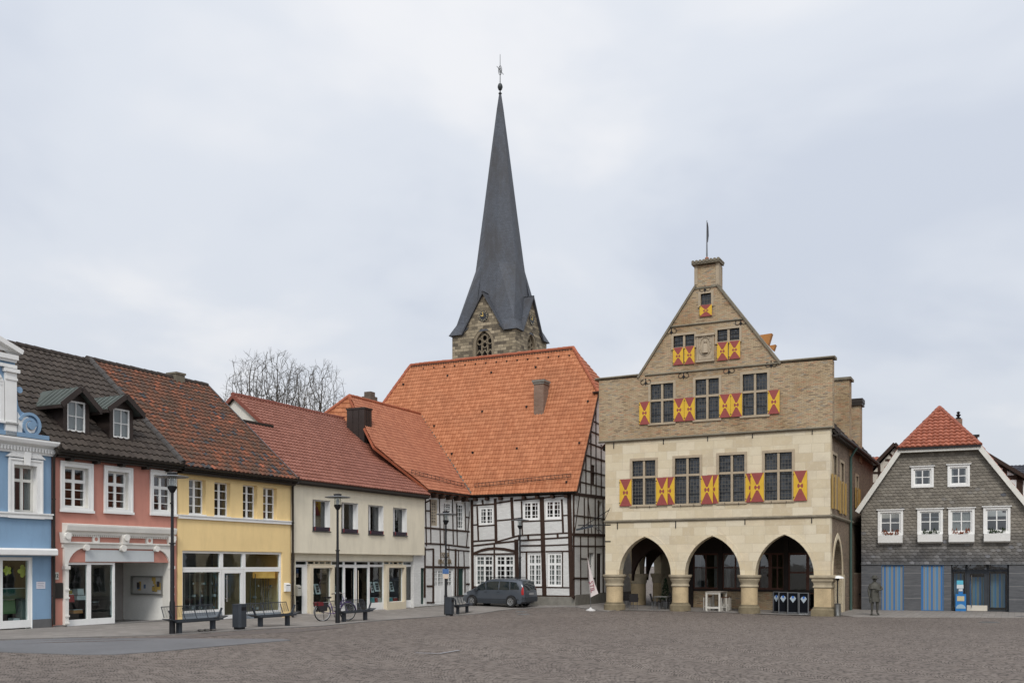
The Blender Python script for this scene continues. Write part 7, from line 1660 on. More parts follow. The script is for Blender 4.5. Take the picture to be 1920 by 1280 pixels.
# bowls
for k, px in enumerate((376.5, 387.5, 399.5)):
    x, y, z = ground_at(px, 1184.5 - k * .7); t = thing('pet_bowl', 'small steel pet bowl under the bench by the yellow house, ' + ('leftmost', 'middle one', 'rightmost')[k] + ' of three', 'pet bowl', (x, y, z), 0, 'steel pet bowls')
    m = MB(); m.lathe([(.05, 0), (.085, .03), (.12, .09), (.13, .095), (.11, .07), (.06, .03), (.01, .028)], (0, 0, 0), 20); m.build('bowl', STEEL, t, smooth=True); m = MB(); m.lathe([(.09, -.005), (.095, .02), (.07, .03)], (0, 0, 0), 16); m.build('rubber_foot', BLACKM, t, smooth=True)

# ================================================================== CAR (people carrier)
def make_car(loc, rz, label):
    t = thing('parked_car', label, 'car', loc, rz)
    PAINT = plain('steel_blue_paint', (.07, .082, .1), .28, .05, 1, 0, .25, .5); PAINT.node_tree.nodes['Principled BSDF'].inputs['Coat Weight'].default_value = .5
    PLAS = plain('dark_bumper_plastic', (.035, .04, .047), .55, .1, 2, 0)
    top = [(-2.16, .78), (-2.13, 1.02), (-2.02, 1.36), (-1.88, 1.56), (-1.6, 1.635), (-.9, 1.66), (0, 1.655), (.45, 1.59), (.8, 1.44), (1.2, 1.16), (1.45, 1.01), (1.8, .9), (2.02, .76), (2.13, .58)]
    bot = lambda x: .2 + (.12 if abs(x) > 1.9 else 0) 
    def ztop(x):
        for i in range(len(top) - 1):
            if top[i][0] <= x <= top[i + 1][0]: a, b_ = top[i], top[i + 1]; return a[1] + (b_[1] - a[1]) * (x - a[0]) / (b_[0] - a[0])
        return top[0][1] if x < top[0][0] else top[-1][1]
    def hw(x, z):
        b_ = .865; e = abs(x) 
        if x > 1.3: b_ *= 1 - .24 * ((x - 1.3) / .85) ** 2.2
        if x < -1.5: b_ *= 1 - .12 * ((-1.5 - x) / .66) ** 2.2
        if z < .5: b_ *= .96 + .04 * (z - .2) / .3
        if z > .93: b_ *= 1 - .235 * ((z - .93) / .72) ** 1.25
        return b_
    xs_ = [-2.16, -2.13, -2.08, -2.0, -1.88, -1.7, -1.5, -1.2, -.8, -.4, 0, .3, .5, .7, .9, 1.1, 1.3, 1.5, 1.7, 1.85, 2.0, 2.08, 2.13]
    m = MB(); rings = []
    for x in xs_:
        zt, zb = ztop(x), bot(x); lv = [0, .08, .2, .35, .5, .62, .74, .84, .92, .97, 1.0]; L_ = []
        for k, l in enumerate(lv):
            z = zb + (zt - zb) * l; w_ = hw(x, z) * (1 if l < .9 else (.965 if l < .95 else (.87 if l < .99 else .6)))
            L_.append((x, w_, z))
        rings.append([(a, -b_, c) for a, b_, c in L_] + [(x, 0, zt + .015)] + list(reversed(L_)))
    n = len(rings[0]); m.add([p for r in rings for p in r], [(i * n + k, i * n + (k + 1) % n, (i + 1) * n + (k + 1) % n, (i + 1) * n + k) for i in range(len(rings) - 1) for k in range(n)] + [tuple(range(n)), tuple(reversed(range((len(rings) - 1) * n, len(rings) * n)))])
    body = m.build('body', PAINT, t, smooth=True)
    CG = plain('tinted_car_glass', (.012, .018, .02), .06, .1, 2, 0, 0, .7)
    def panel(poly, s_, off, mat, name, parent=t, sub=6):        # polygon in (x,z) laid on the car's flank
        V_ = [Vector(p) for p in poly]; x0, x1 = min(p.x for p in V_), max(p.x for p in V_); z0, z1 = min(p.y for p in V_), max(p.y for p in V_); P2 = list(V_); ns = len(V_)
        inside = lambda p: all((V_[(i + 1) % ns] - V_[i]).cross(p - V_[i]) * sg_ > 1e-4 for i in range(ns))
        sg_ = 1 if sum(V_[i].cross(V_[(i + 1) % ns]) for i in range(ns)) > 0 else -1
        for i in range(1, 9):
            for j in range(1, 6):
                p = Vector((x0 + (x1 - x0) * i / 9, z0 + (z1 - z0) * j / 6))
                if inside(p): P2.append(p)
        Q, _, Fc, _, _, _ = delaunay_2d_cdt(P2, [(i, (i + 1) % ns) for i in range(ns)], [], 1, 1e-5); mm_ = MB(); mm_.add([(p.x, s_ * (hw(p.x, p.y) + off), p.y) for p in Q], [tuple(f_) for f_ in Fc]); return mm_.build(name, mat, parent, smooth=True)
    for s_ in (-1, 1):
        panel([(1.28, .98), (.72, 1.36), (.52, 1.42), (.42, 1.0), (.6, .97)], s_, .004, CG, 'side_window'); panel([(.38, 1.0), (.46, 1.44), (-.1, 1.5), (-.42, 1.5), (-.44, 1.0)], s_, .004, CG, 'side_window')
        panel([(-.5, 1.0), (-.48, 1.5), (-1.12, 1.49), (-1.2, 1.0)], s_, .004, CG, 'side_window'); panel([(-1.26, 1.01), (-1.18, 1.48), (-1.6, 1.44), (-1.82, 1.2), (-1.84, 1.05), (-1.8, 1.02)], s_, .004, CG, 'side_window')
        panel([(-2.1, .4), (-1.75, .4), (-1.1, .42), (1.1, .42), (1.7, .42), (1.7, .5), (-2.1, .5)], s_, .006, PLAS, 'side_moulding')
        panel([(-1.0, .21), (.95, .21), (.95, .4), (-1.0, .4)], s_, .004, PLAS, 'sill_trim')
        for x in (-.47, .42): mm_ = MB(); mm_.tube([(x, s_ * (hw(x, .4) + .002), .4), (x, s_ * (hw(x, .98) + .002), .98)], .004, 4); mm_.build('door_gap', BLACKM, t)
        for x in (-.25, .62) if s_ else (): mm_ = MB(); mm_.box(x - .28, x - .12, s_ * (hw(x, .9)), s_ * (hw(x, .9) + .03), .86, .89); mm_.build('door_handle', PLAS, t)
        mm_ = MB(); mm_.lathe([(.02, -.09), (.1, -.08), (.12, 0), (.1, .08), (.02, .09)], (1.0, s_ * .98, 1.03), 10); mm_.build('mirror', PLAS, t, smooth=True)
        panel([(-2.12, .72), (-2.0, .72), (-1.97, .9), (-2.0, 1.15), (-2.06, 1.2), (-2.12, 1.0)], s_, .012, solid('tail_light_red', (.35, .012, .01), .3), 'tail_light')
        panel([(1.72, .68), (2.06, .66), (2.02, .76), (1.8, .84)], s_, .01, solid('headlight_glass', (.4, .42, .45), .15), 'headlight')
        mm_ = MB(); mm_.tube([(-1.6, s_ * .62, 1.62), (-1.55, s_ * .62, 1.7), (.1, s_ * .62, 1.72), (.25, s_ * .62, 1.64)], .02, 6); mm_.build('roof_rail', BLACKM, t, smooth=True)
    mm_ = MB(); xr = lambda z: [b_[0] + (a[0] - b_[0]) * (b_[1] - z) / (b_[1] - a[1]) for a, b_ in zip(top, top[1:]) if a[1] <= z <= b_[1] and a[0] < -1.5][0] - .012
    vs = [(xr(z) - .0, y * w_, z) for z, w_ in ((.98, .68), (1.2, .68), (1.4, .6), (1.52, .52)) for y in (-1, -.5, 0, .5, 1)]; mm_.add(vs, [(j * 5 + i, j * 5 + i + 1, j * 5 + i + 6, j * 5 + i + 5) for j in range(3) for i in range(4)]); mm_.build('rear_window', CG, t, smooth=True)
    mm_ = MB(); mm_.loops([(-2.19, y, z) for y, z in ((-.74, .32), (.74, .32), (.78, .58), (-.78, .58))], [(-2.02, y, z) for y, z in ((-.82, .3), (.82, .3), (.84, .6), (-.84, .6))]); mm_.build('rear_bumper', PLAS, t)
    mm_ = MB(); mm_.box(-2.2, -2.185, -.27, .27, .72, .84); mm_.build('number_plate', plain('number_plate_white', (.3, .3, .3), .5), t)
    mm_ = MB(); q = lambda x, y: (x, y, ztop(x) + .018); V4 = [q(1.22, -.62), q(1.22, .62), q(.5, .5), q(.5, -.5)]; mm_.add(V4, [(0, 1, 2, 3)]); mm_.build('windscreen', CG, t)
    RIMM = plain('alloy_rim', (.42, .43, .44), .35, .1, 3, 0, .8)
    for x in (-1.32, 1.37):
        for s_ in (-1, 1):
            wy = s_ * .80; mm_ = MB(); pf = [(.21, -.1), (.30, -.1), (.325, -.07), (.325, .07), (.30, .1), (.21, .1)]; nn = 24; vs = []
            for r_, o_ in pf: vs += [(x + r_ * math.cos(2 * math.pi * k / nn), wy + s_ * o_, .325 + r_ * math.sin(2 * math.pi * k / nn)) for k in range(nn)]
            mm_.add(vs, [(i * nn + k, i * nn + (k + 1) % nn, (i + 1) * nn + (k + 1) % nn, (i + 1) * nn + k) for i in range(5) for k in range(nn)]); tyre = mm_.build('wheel', solid('tyre_rubber', (.018, .018, .018), .85) if 'tyre_rubber' not in MATS else MATS['tyre_rubber'], t, smooth=True)
            mm_ = MB(); yo = wy + s_ * .075
            for k in range(7):
                a = 2 * math.pi * k / 7; c0, s0 = math.cos(a), math.sin(a); mm_.loops([(x + .04 * c0 - .035 * s0, yo, .325 + .04 * s0 + .035 * c0), (x + .2 * c0 - .04 * s0, yo, .325 + .2 * s0 + .04 * c0), (x + .2 * c0 + .04 * s0, yo, .325 + .2 * s0 - .04 * c0), (x + .04 * c0 + .035 * s0, yo, .325 + .04 * s0 - .035 * c0)], [(x + .04 * c0 - .035 * s0, yo + s_ * .02, .325 + .04 * s0 + .035 * c0), (x + .2 * c0 - .04 * s0, yo + s_ * .01, .325 + .2 * s0 + .04 * c0), (x + .2 * c0 + .04 * s0, yo + s_ * .01, .325 + .2 * s0 - .04 * c0), (x + .04 * c0 + .035 * s0, yo + s_ * .02, .325 + .04 * s0 - .035 * c0)])
            nn = 20; vs = []
            for r_, o_ in ((.185, 0), (.215, .012), (.215, -.05), (.185, -.05)): vs += [(x + r_ * math.cos(2 * math.pi * k / nn), yo + s_ * o_, .325 + r_ * math.sin(2 * math.pi * k / nn)) for k in range(nn)]
            mm_.add(vs, [(i * nn + k, i * nn + (k + 1) % nn, ((i + 1) % 4) * nn + (k + 1) % nn, ((i + 1) % 4) * nn + k) for i in range(4) for k in range(nn)]); mm_.build('rim', RIMM, tyre)
            mm_ = MB(); nn = 22; ya_ = s_ * (hw(x, .5) + .003); vs = [(x + .385 * math.cos(math.pi * (k / nn)) , s_ * (hw(x, .3 + .38 * math.sin(math.pi * k / nn)) + .004), .30 + .40 * math.sin(math.pi * k / nn)) for k in range(nn + 1)] + [(x - .385, s_ * (hw(x, .2) + .004), .2), (x + .385, s_ * (hw(x, .2) + .004), .2)]
            mm_.add(vs, [tuple(range(len(vs)))]); mm_.build('wheel_arch', BLACKM, t)
            bpy.data.objects[tyre.name]; 
            for ob in (tyre,): ob.location = (0, s_ * .055, 0)
    return t
dcar = ground_at(936, 1135.2)[1] - .4; ang = math.atan2(math.sin(R(180 - 30)), math.cos(R(180 - 30)))
cx_ = (936 - CX) / F * dcar; make_car((cx_, dcar, gz(cx_, dcar)), ang, 'dark blue-grey people carrier parked in front of the timber framed house').scale = (1, 1, 1)

# ================================================================== BICYCLE
def make_bike(loc, rz, label):
    t = thing('bicycle', label, 'bicycle', loc, rz); PUR = plain('purple_frame', (.12, .07, .22), .35, .1, 2, 0); TY = MATS['tyre_rubber']; SIL = plain('bike_alloy', (.5, .5, .5), .35, .1, 3, 0, .8)
    for cx0 in (-.55, .55):
        def ringm(r0, r1, mat, nm, par): 
            m = MB(); pts = [(cx0 + r0 * math.cos(2 * math.pi * k / 32), 0, .36 + r0 * math.sin(2 * math.pi * k / 32)) for k in range(33)]; m.tube(pts, r1, 6); return m.build(nm, mat, par, smooth=True)
        w_ = ringm(.34, .022, TY, 'wheel', t); ringm(.315, .014, SIL, 'rim', w_); m = MB()
        for k in range(16): a = 2 * math.pi * k / 16; m.tube([(cx0, .02 * (-1) ** k, .36), (cx0 + .31 * math.cos(a), 0, .36 + .31 * math.sin(a))], .003, 3)
        m.tube([(cx0, -.05, .36), (cx0, .05, .36)], .025, 8); m.build('spokes', SIL, w_)
        m = MB(); a0, a1 = (10, 190) if cx0 < 0 else (-10, 150); m.tube([(cx0 + .375 * math.cos(R(a0 + (a1 - a0) * k / 16)), 0, .36 + .375 * math.sin(R(a0 + (a1 - a0) * k / 16))) for k in range(17)], .022, 5); m.build('mudguard', SIL if cx0 < 0 else PUR, t, smooth=True)
    m = MB(); bb = (-.08, 0, .3); hd = (.36, 0, .82); hd2 = (.39, 0, .66); st = (-.24, 0, .74)
    m.tube([bb, st], .017, 6); m.tube([bb, (.1, 0, .38), hd2], .02, 6); m.tube([(-.19, 0, .58), (.05, 0, .52), hd], .017, 6); m.tube([hd, (.33, 0, .95)], .018, 6); m.tube([hd2, (.55, .0, .36)], .016, 6); m.tube([hd, hd2], .024, 6)
    for s_ in (-.06, .06): m.tube([(-.55, s_, .36), bb], .011, 5); m.tube([(-.55, s_, .36), (-.22, 0, .68)], .01, 5)
    m.build('frame', PUR, t, smooth=True)
    m = MB(); m.tube([(.33, 0, .95), (.32, 0, 1.05)], .014, 6); m.tube([(.12, -.29, 1.06), (.28, -.24, 1.1), (.35, 0, 1.07), (.28, .24, 1.1), (.12, .29, 1.06)], .013, 6); m.build('handlebar', SIL, t, smooth=True)
    for s_ in (-1, 1): m = MB(); m.tube([(.0, s_ * .3, 1.05), (.13, s_ * .29, 1.06)], .018, 6); m.build('grip', BLACKM, t)
    m = MB(); m.lathe([(.02, .88), (.1, .9), (.11, .94), (.05, .96)], (-.28, 0, 0), 12); m.box(-.42, -.28, -.09, .09, .9, .95); m.tube([st, (-.27, 0, .9)], .013, 6); m.build('saddle', BLACKM, t)
    m = MB(); m.box(-.85, -.33, -.07, .07, .74, .755); m.tube([(-.55, -.07, .37), (-.7, -.07, .74)], .007, 4); m.tube([(-.55, .07, .37), (-.7, .07, .74)], .007, 4); m.build('rear_rack', SIL, t)
    for s_ in (-1, 1): m = MB(); m.loops([(-.86, s_ * .09, .72), (-.42, s_ * .09, .74), (-.44, s_ * .09, .42), (-.76, s_ * .09, .38)], [(-.86, s_ * .2, .72), (-.42, s_ * .2, .74), (-.46, s_ * .2, .42), (-.74, s_ * .2, .38)]); m.build('pannier', solid('dark_pannier', (.02, .018, .02), .8) if 'dark_pannier' not in MATS else MATS['dark_pannier'], t)
    m = MB(); m.box(-.84, -.62, -.205, .205, .62, .76); m.build('red_pannier_flap', solid('dark_red_cloth', (.12, .01, .014), .8), t)
    m = MB(); m.tube([(-.08, -.14, .18), (-.08, -.08, .18), (-.08, -.05, .3), (-.08, .05, .3), (-.08, .08, .42), (-.08, .14, .42)], .011, 5); m.box(-.13, -.03, -.18, -.12, .17, .19); m.box(-.13, -.03, .12, .18, .41, .43)
    m.build('pedals', BLACKM, t); m = MB(); m.tube([(-.5, .02, .36), (-.42, .12, -.0)], .01, 4); m.build('kickstand', BLACKM, t); m = MB(); m.lathe([(.02, -.04), (.04, 0), (.035, .04)], (.46, 0, .86), 8); m.build('lamp', SIL, t); return t
x, y, z = ground_at(655, 1164.5); fb_ = rowframe(97); nv = Vector((math.cos(rzb + math.pi / 2), math.sin(rzb + math.pi / 2)))
x += nv.x * .75; y += nv.y * .75; bk = make_bike((x, y, gz(x, y)), rzb - R(24), 'purple bicycle with dark and red panniers leaning behind a bench'); bk.scale = (1.12, 1.12, 1.12)

# ================================================================== bronze figure
BRZ = plain('patinated_bronze', (.075, .073, .062), .6, .4, 4, .3, .2)
def skin_fig(name, chains, parent, mat, sub=2):
    me = bpy.data.meshes.new(name); vs, es, rs_ = [], [], []; idx = {}
    for ch in chains:
        prev = None
        for p, r in ch:
            k = tuple(round(c, 4) for c in p)
            if k not in idx: idx[k] = len(vs); vs.append(p); rs_.append(r)
            i = idx[k]
            if prev is not None and prev != i: es.append((prev, i))
            prev = i
    me.from_pydata(vs, es, []); o = bpy.data.objects.new(name, me); COL.objects.link(o); o.parent = parent; me.materials.append(mat)
    o.modifiers.new('skin', 'SKIN'); o.modifiers.new('sub', 'SUBSURF').levels = sub; o.modifiers['sub'].render_levels = sub
    for i, v in enumerate(me.skin_vertices[0].data): rr_ = rs_[i]; v.radius = rr_ if isinstance(rr_, tuple) else (rr_, rr_)
    me.skin_vertices[0].data[0].use_root = True
    dg = bpy.context.evaluated_depsgraph_get(); nm = bpy.data.meshes.new_from_object(o.evaluated_get(dg)); nm.name = name
    o.modifiers.clear(); o.data = nm; nm.polygons.foreach_set('use_smooth', [True] * len(nm.polygons)); return o
x, y, z = ground_at(1640, 1153.5); hs_ = (1153 - 1080) / F * y / 1.84
st = thing('statue', 'bronze statue of a man in brimmed hat and shoulder cape on the pavement', 'statue', (x, y, z + .0), R(-8))
J = lambda a, b_, c: (a * hs_, b_ * hs_, c * hs_ + .06); k_ = hs_
legs = [[(J(0, 0, .92), (.16 * k_, .12 * k_)), (J(-.1, 0, .82), .105 * k_), (J(-.12, -.02, .48), .07 * k_), (J(-.13, .01, .12), .048 * k_), (J(-.14, -.03, .05), .05 * k_), (J(-.16, -.16, .035), .042 * k_)],
        [(J(0, 0, .92), .16 * k_), (J(.1, 0, .82), .105 * k_), (J(.12, -.02, .48), .07 * k_), (J(.12, .01, .12), .048 * k_), (J(.13, -.03, .05), .05 * k_), (J(.16, -.16, .035), .042 * k_)],
        [(J(0, 0, .92), .16 * k_), (J(0, 0, 1.15), (.17 * k_, .12 * k_)), (J(0, 0, 1.36), (.19 * k_, .12 * k_)), (J(0, 0, 1.46), .08 * k_), (J(0, -.01, 1.54), .058 * k_), (J(0, -.02, 1.61), (.075 * k_, .085 * k_)), (J(0, -.015, 1.70), (.085 * k_, .1 * k_)), (J(0, 0, 1.77), (.06 * k_, .07 * k_))],
        [(J(0, 0, 1.36), .17 * k_), (J(-.2, 0, 1.4), .075 * k_), (J(-.28, 0, 1.14), .058 * k_), (J(-.27, -.12, .92), .042 * k_), (J(-.27, -.16, .86), (.04 * k_, .025 * k_)), (J(-.27, -.18, .8), (.035 * k_, .02 * k_))],
        [(J(0, 0, 1.36), .17 * k_), (J(.2, 0, 1.4), .075 * k_), (J(.34, -.02, 1.2), .06 * k_), (J(.18, -.22, 1.17), .044 * k_), (J(.1, -.25, 1.18), (.04 * k_, .026 * k_)), (J(.04, -.255, 1.19), (.034 * k_, .02 * k_))]]
skin_fig('body', legs, st, BRZ)
for hx, hy, hz_, sgn in ((-.27, -.18, .8, 0), (.04, -.255, 1.19, 1)):
    for q in range(5):
        o_ = (q - 2) * .017
        if sgn == 0: ch = [(J(hx + o_ , hy, hz_ + .02), .010 * k_), (J(hx + o_, hy - .035, hz_ - .03), .009 * k_), (J(hx + o_, hy - .015, hz_ - .065), .008 * k_), (J(hx + o_, hy + .02, hz_ - .06), .007 * k_)] if q else [(J(hx - .045, hy, hz_ + .04), .011 * k_), (J(hx - .055, hy - .03, hz_), .01 * k_), (J(hx - .03, hy - .045, hz_ - .03), .008 * k_)]
        else: ch = [(J(hx + .01, hy, hz_ + o_), .010 * k_), (J(hx - .04, hy - .02, hz_ + o_), .009 * k_), (J(hx - .065, hy, hz_ + o_), .008 * k_), (J(hx - .055, hy + .025, hz_ + o_), .007 * k_)] if q != 4 else [(J(hx + .03, hy, hz_ + .045), .011 * k_), (J(hx, hy - .02, hz_ + .06), .01 * k_), (J(hx - .025, hy - .01, hz_ + .05), .008 * k_)]
        skin_fig('thumb' if (q == 0 and not sgn) or (q == 4 and sgn) else 'finger', [ch], st, BRZ, 1)
def ellr(rx, ry, z, n=20, wob=0, seed=0): return [(rx * k_ * (1 + wob * math.sin(5 * 2 * math.pi * i / n + seed)) * math.cos(2 * math.pi * i / n), ry * k_ * (1 + wob * math.sin(5 * 2 * math.pi * i / n + seed)) * math.sin(2 * math.pi * i / n), z * k_ + .06) for i in range(n)]
def loft(name, R_, mat=BRZ):
    m = MB(); n = len(R_[0]); m.add([p for r in R_ for p in r], [(i * n + k, i * n + (k + 1) % n, (i + 1) * n + (k + 1) % n, (i + 1) * n + k) for i in range(len(R_) - 1) for k in range(n)]); return m.build(name, mat, st, smooth=True)
loft('coat', [ellr(.24, .18, .6, wob=.07), ellr(.22, .16, .8, wob=.05), ellr(.19, .135, 1.02, wob=.02), ellr(.2, .14, 1.25), ellr(.2, .13, 1.4)])
loft('shoulder_cape', [ellr(.285, .2, 1.22, wob=.06, seed=1), ellr(.27, .185, 1.3, wob=.04), ellr(.25, .16, 1.42), ellr(.13, .11, 1.49), ellr(.1, .09, 1.53)])
loft('hat', [ellr(.1, .11, 1.715), ellr(.185, .19, 1.7), ellr(.19, .195, 1.72), ellr(.115, .125, 1.755), ellr(.105, .115, 1.82), ellr(.06, .07, 1.85), ellr(.005, .005, 1.855)])
m = MB(); m.cbox(J(0, -.115, 1.645), (.022 * k_, .035 * k_, .06 * k_)); m.build('nose', BRZ, st); m = MB(); m.cbox(J(0, -.1, 1.59), (.06 * k_, .02 * k_, .012 * k_)); m.build('mouth', BRZ, st)
for s_ in (-1, 1): m = MB(); m.cbox(J(s_ * .033, -.1, 1.67), (.03 * k_, .02 * k_, .014 * k_)); m.build('eye', BLACKM, st); m = MB(); m.cbox(J(s_ * .088, -.01, 1.65), (.018 * k_, .035 * k_, .06 * k_)); m.build('ear', BRZ, st)
m = MB(); m.lathe([(.26, -.12), (.27, .02), (.23, .06)], (0, -.03, 0), 9); m.build('plinth', BRZ, st)
xl, yl, zl = J(-.27, -.2, .55); ln = thing('lantern', 'bronze lantern held low in the right hand of the statue', 'lantern', (x + xl, y + yl, z + zl)); m = MB(); m.lathe([(.07, 0), (.075, .02), (.055, .03), (.055, .16), (.075, .17), (.02, .23)], (0, 0, 0), 6); m.build('housing', BRZ, ln); m = MB(); m.tube([(-.05, 0, .17), (-.03, 0, .28), (.03, 0, .28), (.05, 0, .17)], .008, 5); m.build('handle', BRZ, ln)

# ================================================================== café furniture in and before the arcade
LW = plain('greywhite_wood', (.5, .48, .43), .7, .2, 3, .1); RAT = solid('dark_rattan', (.02, .018, .018), .7)
def hallpt(px, y): u = TH.uu(px, y); X, Y = TH.xy(u, y); return (X, Y, gz(X, Y) + .035)
rzh = TH.rz()
def chair(loc, rz, label):
    t = thing('cafe_chair', label, 'chair', loc, rz, 'dark woven café chairs')
    m = MB(); m.box(-.24, .24, -.24, .22, .42, .46); m.build('seat', RAT, t); m = MB(); m.loops([(-.24, .2, .46), (.24, .2, .46), (.26, .32, .9), (-.26, .32, .9)], [(-.24, .23, .46), (.24, .23, .46), (.26, .35, .9), (-.26, .35, .9)]); m.build('backrest', RAT, t)
    for a, b_ in ((-.22, -.22), (.22, -.22), (-.22, .2), (.22, .2)): m = MB(); m.tube([(a, b_, 0), (a * .95, b_ * .95, .43)], .016, 6); m.build('leg', GREYM, t)
    for s_ in (-1, 1): m = MB(); m.tube([(s_ * .25, .26, .66), (s_ * .27, -.2, .66), (s_ * .25, -.22, .43)], .016, 6); m.build('armrest', BLACKM, t)
    return t
c0 = chair(hallpt(1188, .9), rzh + R(200), 'dark woven café chair inside the left arch, closest to the corner pier')
copy_thing(c0, hallpt(1178, 2.2), rzh + R(60), 'dark woven café chair inside the left arch, partly hidden by the corner pier')
copy_thing(c0, hallpt(1230, 1.0), rzh + R(100), 'dark woven café chair left of the small café table in the left arch')
copy_thing(c0, hallpt(1250, 1.9), rzh + R(-40), 'dark woven café chair behind the small café table in the left arch')
ct = thing('cafe_table', 'small square café table with metal legs inside the left arch', 'table', hallpt(1242, .9), rzh); m = MB(); m.box(-.38, .38, -.38, .38, .72, .75); m.build('tabletop', plain('grey_tabletop', (.2, .2, .19), .4), ct)
for a in (-.33, .33):
    for b_ in (-.33, .33): m = MB(); m.tube([(a, b_, 0), (a, b_, .72)], .016, 6); m.build('leg', GREYM, ct)
ht2 = thing('high_table', 'high pale wooden bar table standing in the middle arch', 'table', hallpt(1341, .75), rzh); m = MB(); m.box(-.42, .42, -.5, 1.0, 1.02, 1.07); m.build('tabletop', plain('worn_tabletop', (.3, .27, .23), .7), ht2)
for a in (-.36, .36):
    for b_ in (-.43, .93): m = MB(); m.box(a - .05, a + .05, b_ - .05, b_ + .05, 0, 1.02); m.build('leg', LW, ht2)
m = MB()
for b_ in (-.43, .93): m.box(-.31, .31, b_ - .03, b_ + .03, .14, .24); m.box(-.31, .31, b_ - .03, b_ + .03, .93, 1.015)
m.build('rail', LW, ht2)
def stool(loc, label):
    t = thing('bar_stool', label, 'stool', loc, rzh, 'pale wooden bar stools'); m = MB(); m.box(-.17, .17, -.17, .17, .72, .77); m.build('seat', plain('brown_seat', (.1, .05, .03), .6) if 'brown_seat' not in MATS else MATS['brown_seat'], t)
    for a in (-.15, .15):
        for b_ in (-.15, .15): m = MB(); m.box(a - .02, a + .02, b_ - .02, b_ + .02, 0, .72); m.build('leg', LW, t)
    m = MB(); m.box(-.13, .13, -.16, -.14, .2, .24); m.box(-.13, .13, .14, .16, .3, .34); m.build('footrest', LW, t); return t
s0 = stool(hallpt(1326, 1.1), 'pale bar stool left of the high table, nearer one')
copy_thing(s0, hallpt(1330, 1.9), rzh, 'pale bar stool left of the high table, farther one'); copy_thing(s0, hallpt(1359, 1.0), rzh, 'pale bar stool right of the high table, nearer one'); copy_thing(s0, hallpt(1364, 1.9), rzh, 'pale bar stool right of the high table, farther one')
# wind screens with diamond emblem
SCB = solid('black_screen_cloth', (.006, .007, .01), .9, 0, .1); EW = solid('emblem_white', (.36, .42, .47), .6); EB = solid('emblem_blue', (.02, .12, .45), .6)
for k, (a, b_) in enumerate(((1451, 1459.5), (1461, 1475.5), (1477.5, 1496), (1498.5, 1515.5))):
    yy = 1.2 - k * .28; fa = TH; ua, ub = TH.uu(a, yy), TH.uu(b_, yy); X, Y = TH.xy((ua + ub) / 2, yy); ang_ = rzh + R((50, 30, 12, 4)[k]); w_ = .62 if k < 2 else .78; w_ = (.4, .56, .68, .72)[k] * 1.02
    t = thing('wind_screen', 'black folding café screen with blue and white diamond emblem, ' + ('leftmost and most turned', 'second from the left', 'third from the left', 'rightmost beside the big pier')[k], 'screen', (X, Y, gz(X, Y) + .035), ang_, 'black café wind screens')
    w_ = (ub - ua) / max(.6, math.cos(R((50, 30, 12, 4)[k]))); h = 1.12
    m = MB(); m.box(-w_ / 2, w_ / 2, -.01, .01, .1, h); m.build('cloth', SCB, t); m = MB()
    for s_ in (-1, 1): m.box(s_ * w_ / 2 - .025, s_ * w_ / 2 + .025, -.025, .025, 0, h + .03)
    m.box(-w_ / 2, w_ / 2, -.02, .02, h, h + .035); m.box(-w_ / 2, w_ / 2, -.02, .02, .07, .1); m.build('frame', GREYM, t)
    m = MB(); cz0 = .84; r_ = .16; m.prism([(-r_, cz0 - .02), (-r_ * .55, cz0 + .1), (r_ * .55, cz0 + .1), (r_, cz0 - .02), (0, cz0 - .24)], -.016, -.0105); m.build('emblem', EW, t); m = MB(); m.prism([(-r_ * .4, cz0 + .06), (0, cz0 + .14), (r_ * .4, cz0 + .06), (0, cz0 - .04)], -.02, -.0165); m.build('emblem_centre', EB, t)
    m = MB(); m.box(-w_ / 2, w_ / 2, -.16, .16, .01, .04); m.build('foot', STEEL if k == 3 else GREYM, t)
# patio heater beside the right pier, ash bin
hx = TH.uu(1569, -.15); X, Y = TH.xy(hx, .1); ph = thing('patio_heater', 'slim patio heater with white tilted hood and steel barrel foot beside the right pier', 'patio heater', (X, Y, gz(X, Y))); zt = CH + (HY - 1081) / F * Y - gz(X, Y)
m = MB(); m.tube([(0, 0, .1), (0, 0, zt - .12)], .035, 8); m.build('pole', BLACKM, ph, smooth=True); m = MB(); m.lathe([(.04, zt - .22), (.1, zt - .12), (.08, zt - .04)], (0, 0, 0), 12); m.build('burner', BLACKM, ph, smooth=True)
m = MB(); m.lathe([(.3, zt - .07), (.27, zt - .01), (.12, zt + .05), (.02, zt + .07)], (.03, 0, 0), 20); m.build('hood', WHITE, ph, smooth=True); m = MB(); m.lathe([(.17, .0), (.18, .05), (.16, .1), (.16, .62), (.18, .64), (.05, .68)], (0, 0, 0), 18); m.build('barrel', plain('dull_steel_barrel', (.2, .2, .19), .35, .2, 3, 0, .7), ph, smooth=True)
# plant in the passage
pl = thing('potted_plant', 'dark green conical plant in a pot behind the café table in the left arch', 'plant', hallpt(1248, 3.0)); m = MB(); m.lathe([(.16, 0), (.22, .4), (.24, .42), (.18, .38)], (0, 0, 0), 14); m.build('pot', plain('grey_pot', (.12, .12, .12), .8), pl); m = MB(); rnd = random.Random(6)
for i in range(900):
    h = rnd.random() ** 1.2; rr_ = .34 * (1 - h) + .03; a = rnd.random() * 6.28; p = Vector((rr_ * math.cos(a) * rnd.uniform(.5, 1), rr_ * math.sin(a) * rnd.uniform(.5, 1), .45 + 1.25 * h)); q = Vector((rnd.gauss(0, .04), rnd.gauss(0, .04), .05)); s_ = Vector((rnd.gauss(0, .02), rnd.gauss(0, .02), 0)); m.add([tuple(p - s_), tuple(p + s_), tuple(p + q)], [(0, 1, 2)])
m.build('foliage', plain('dark_conifer', (.02, .045, .018), .9, .4, 8, 0), pl, fix=False)
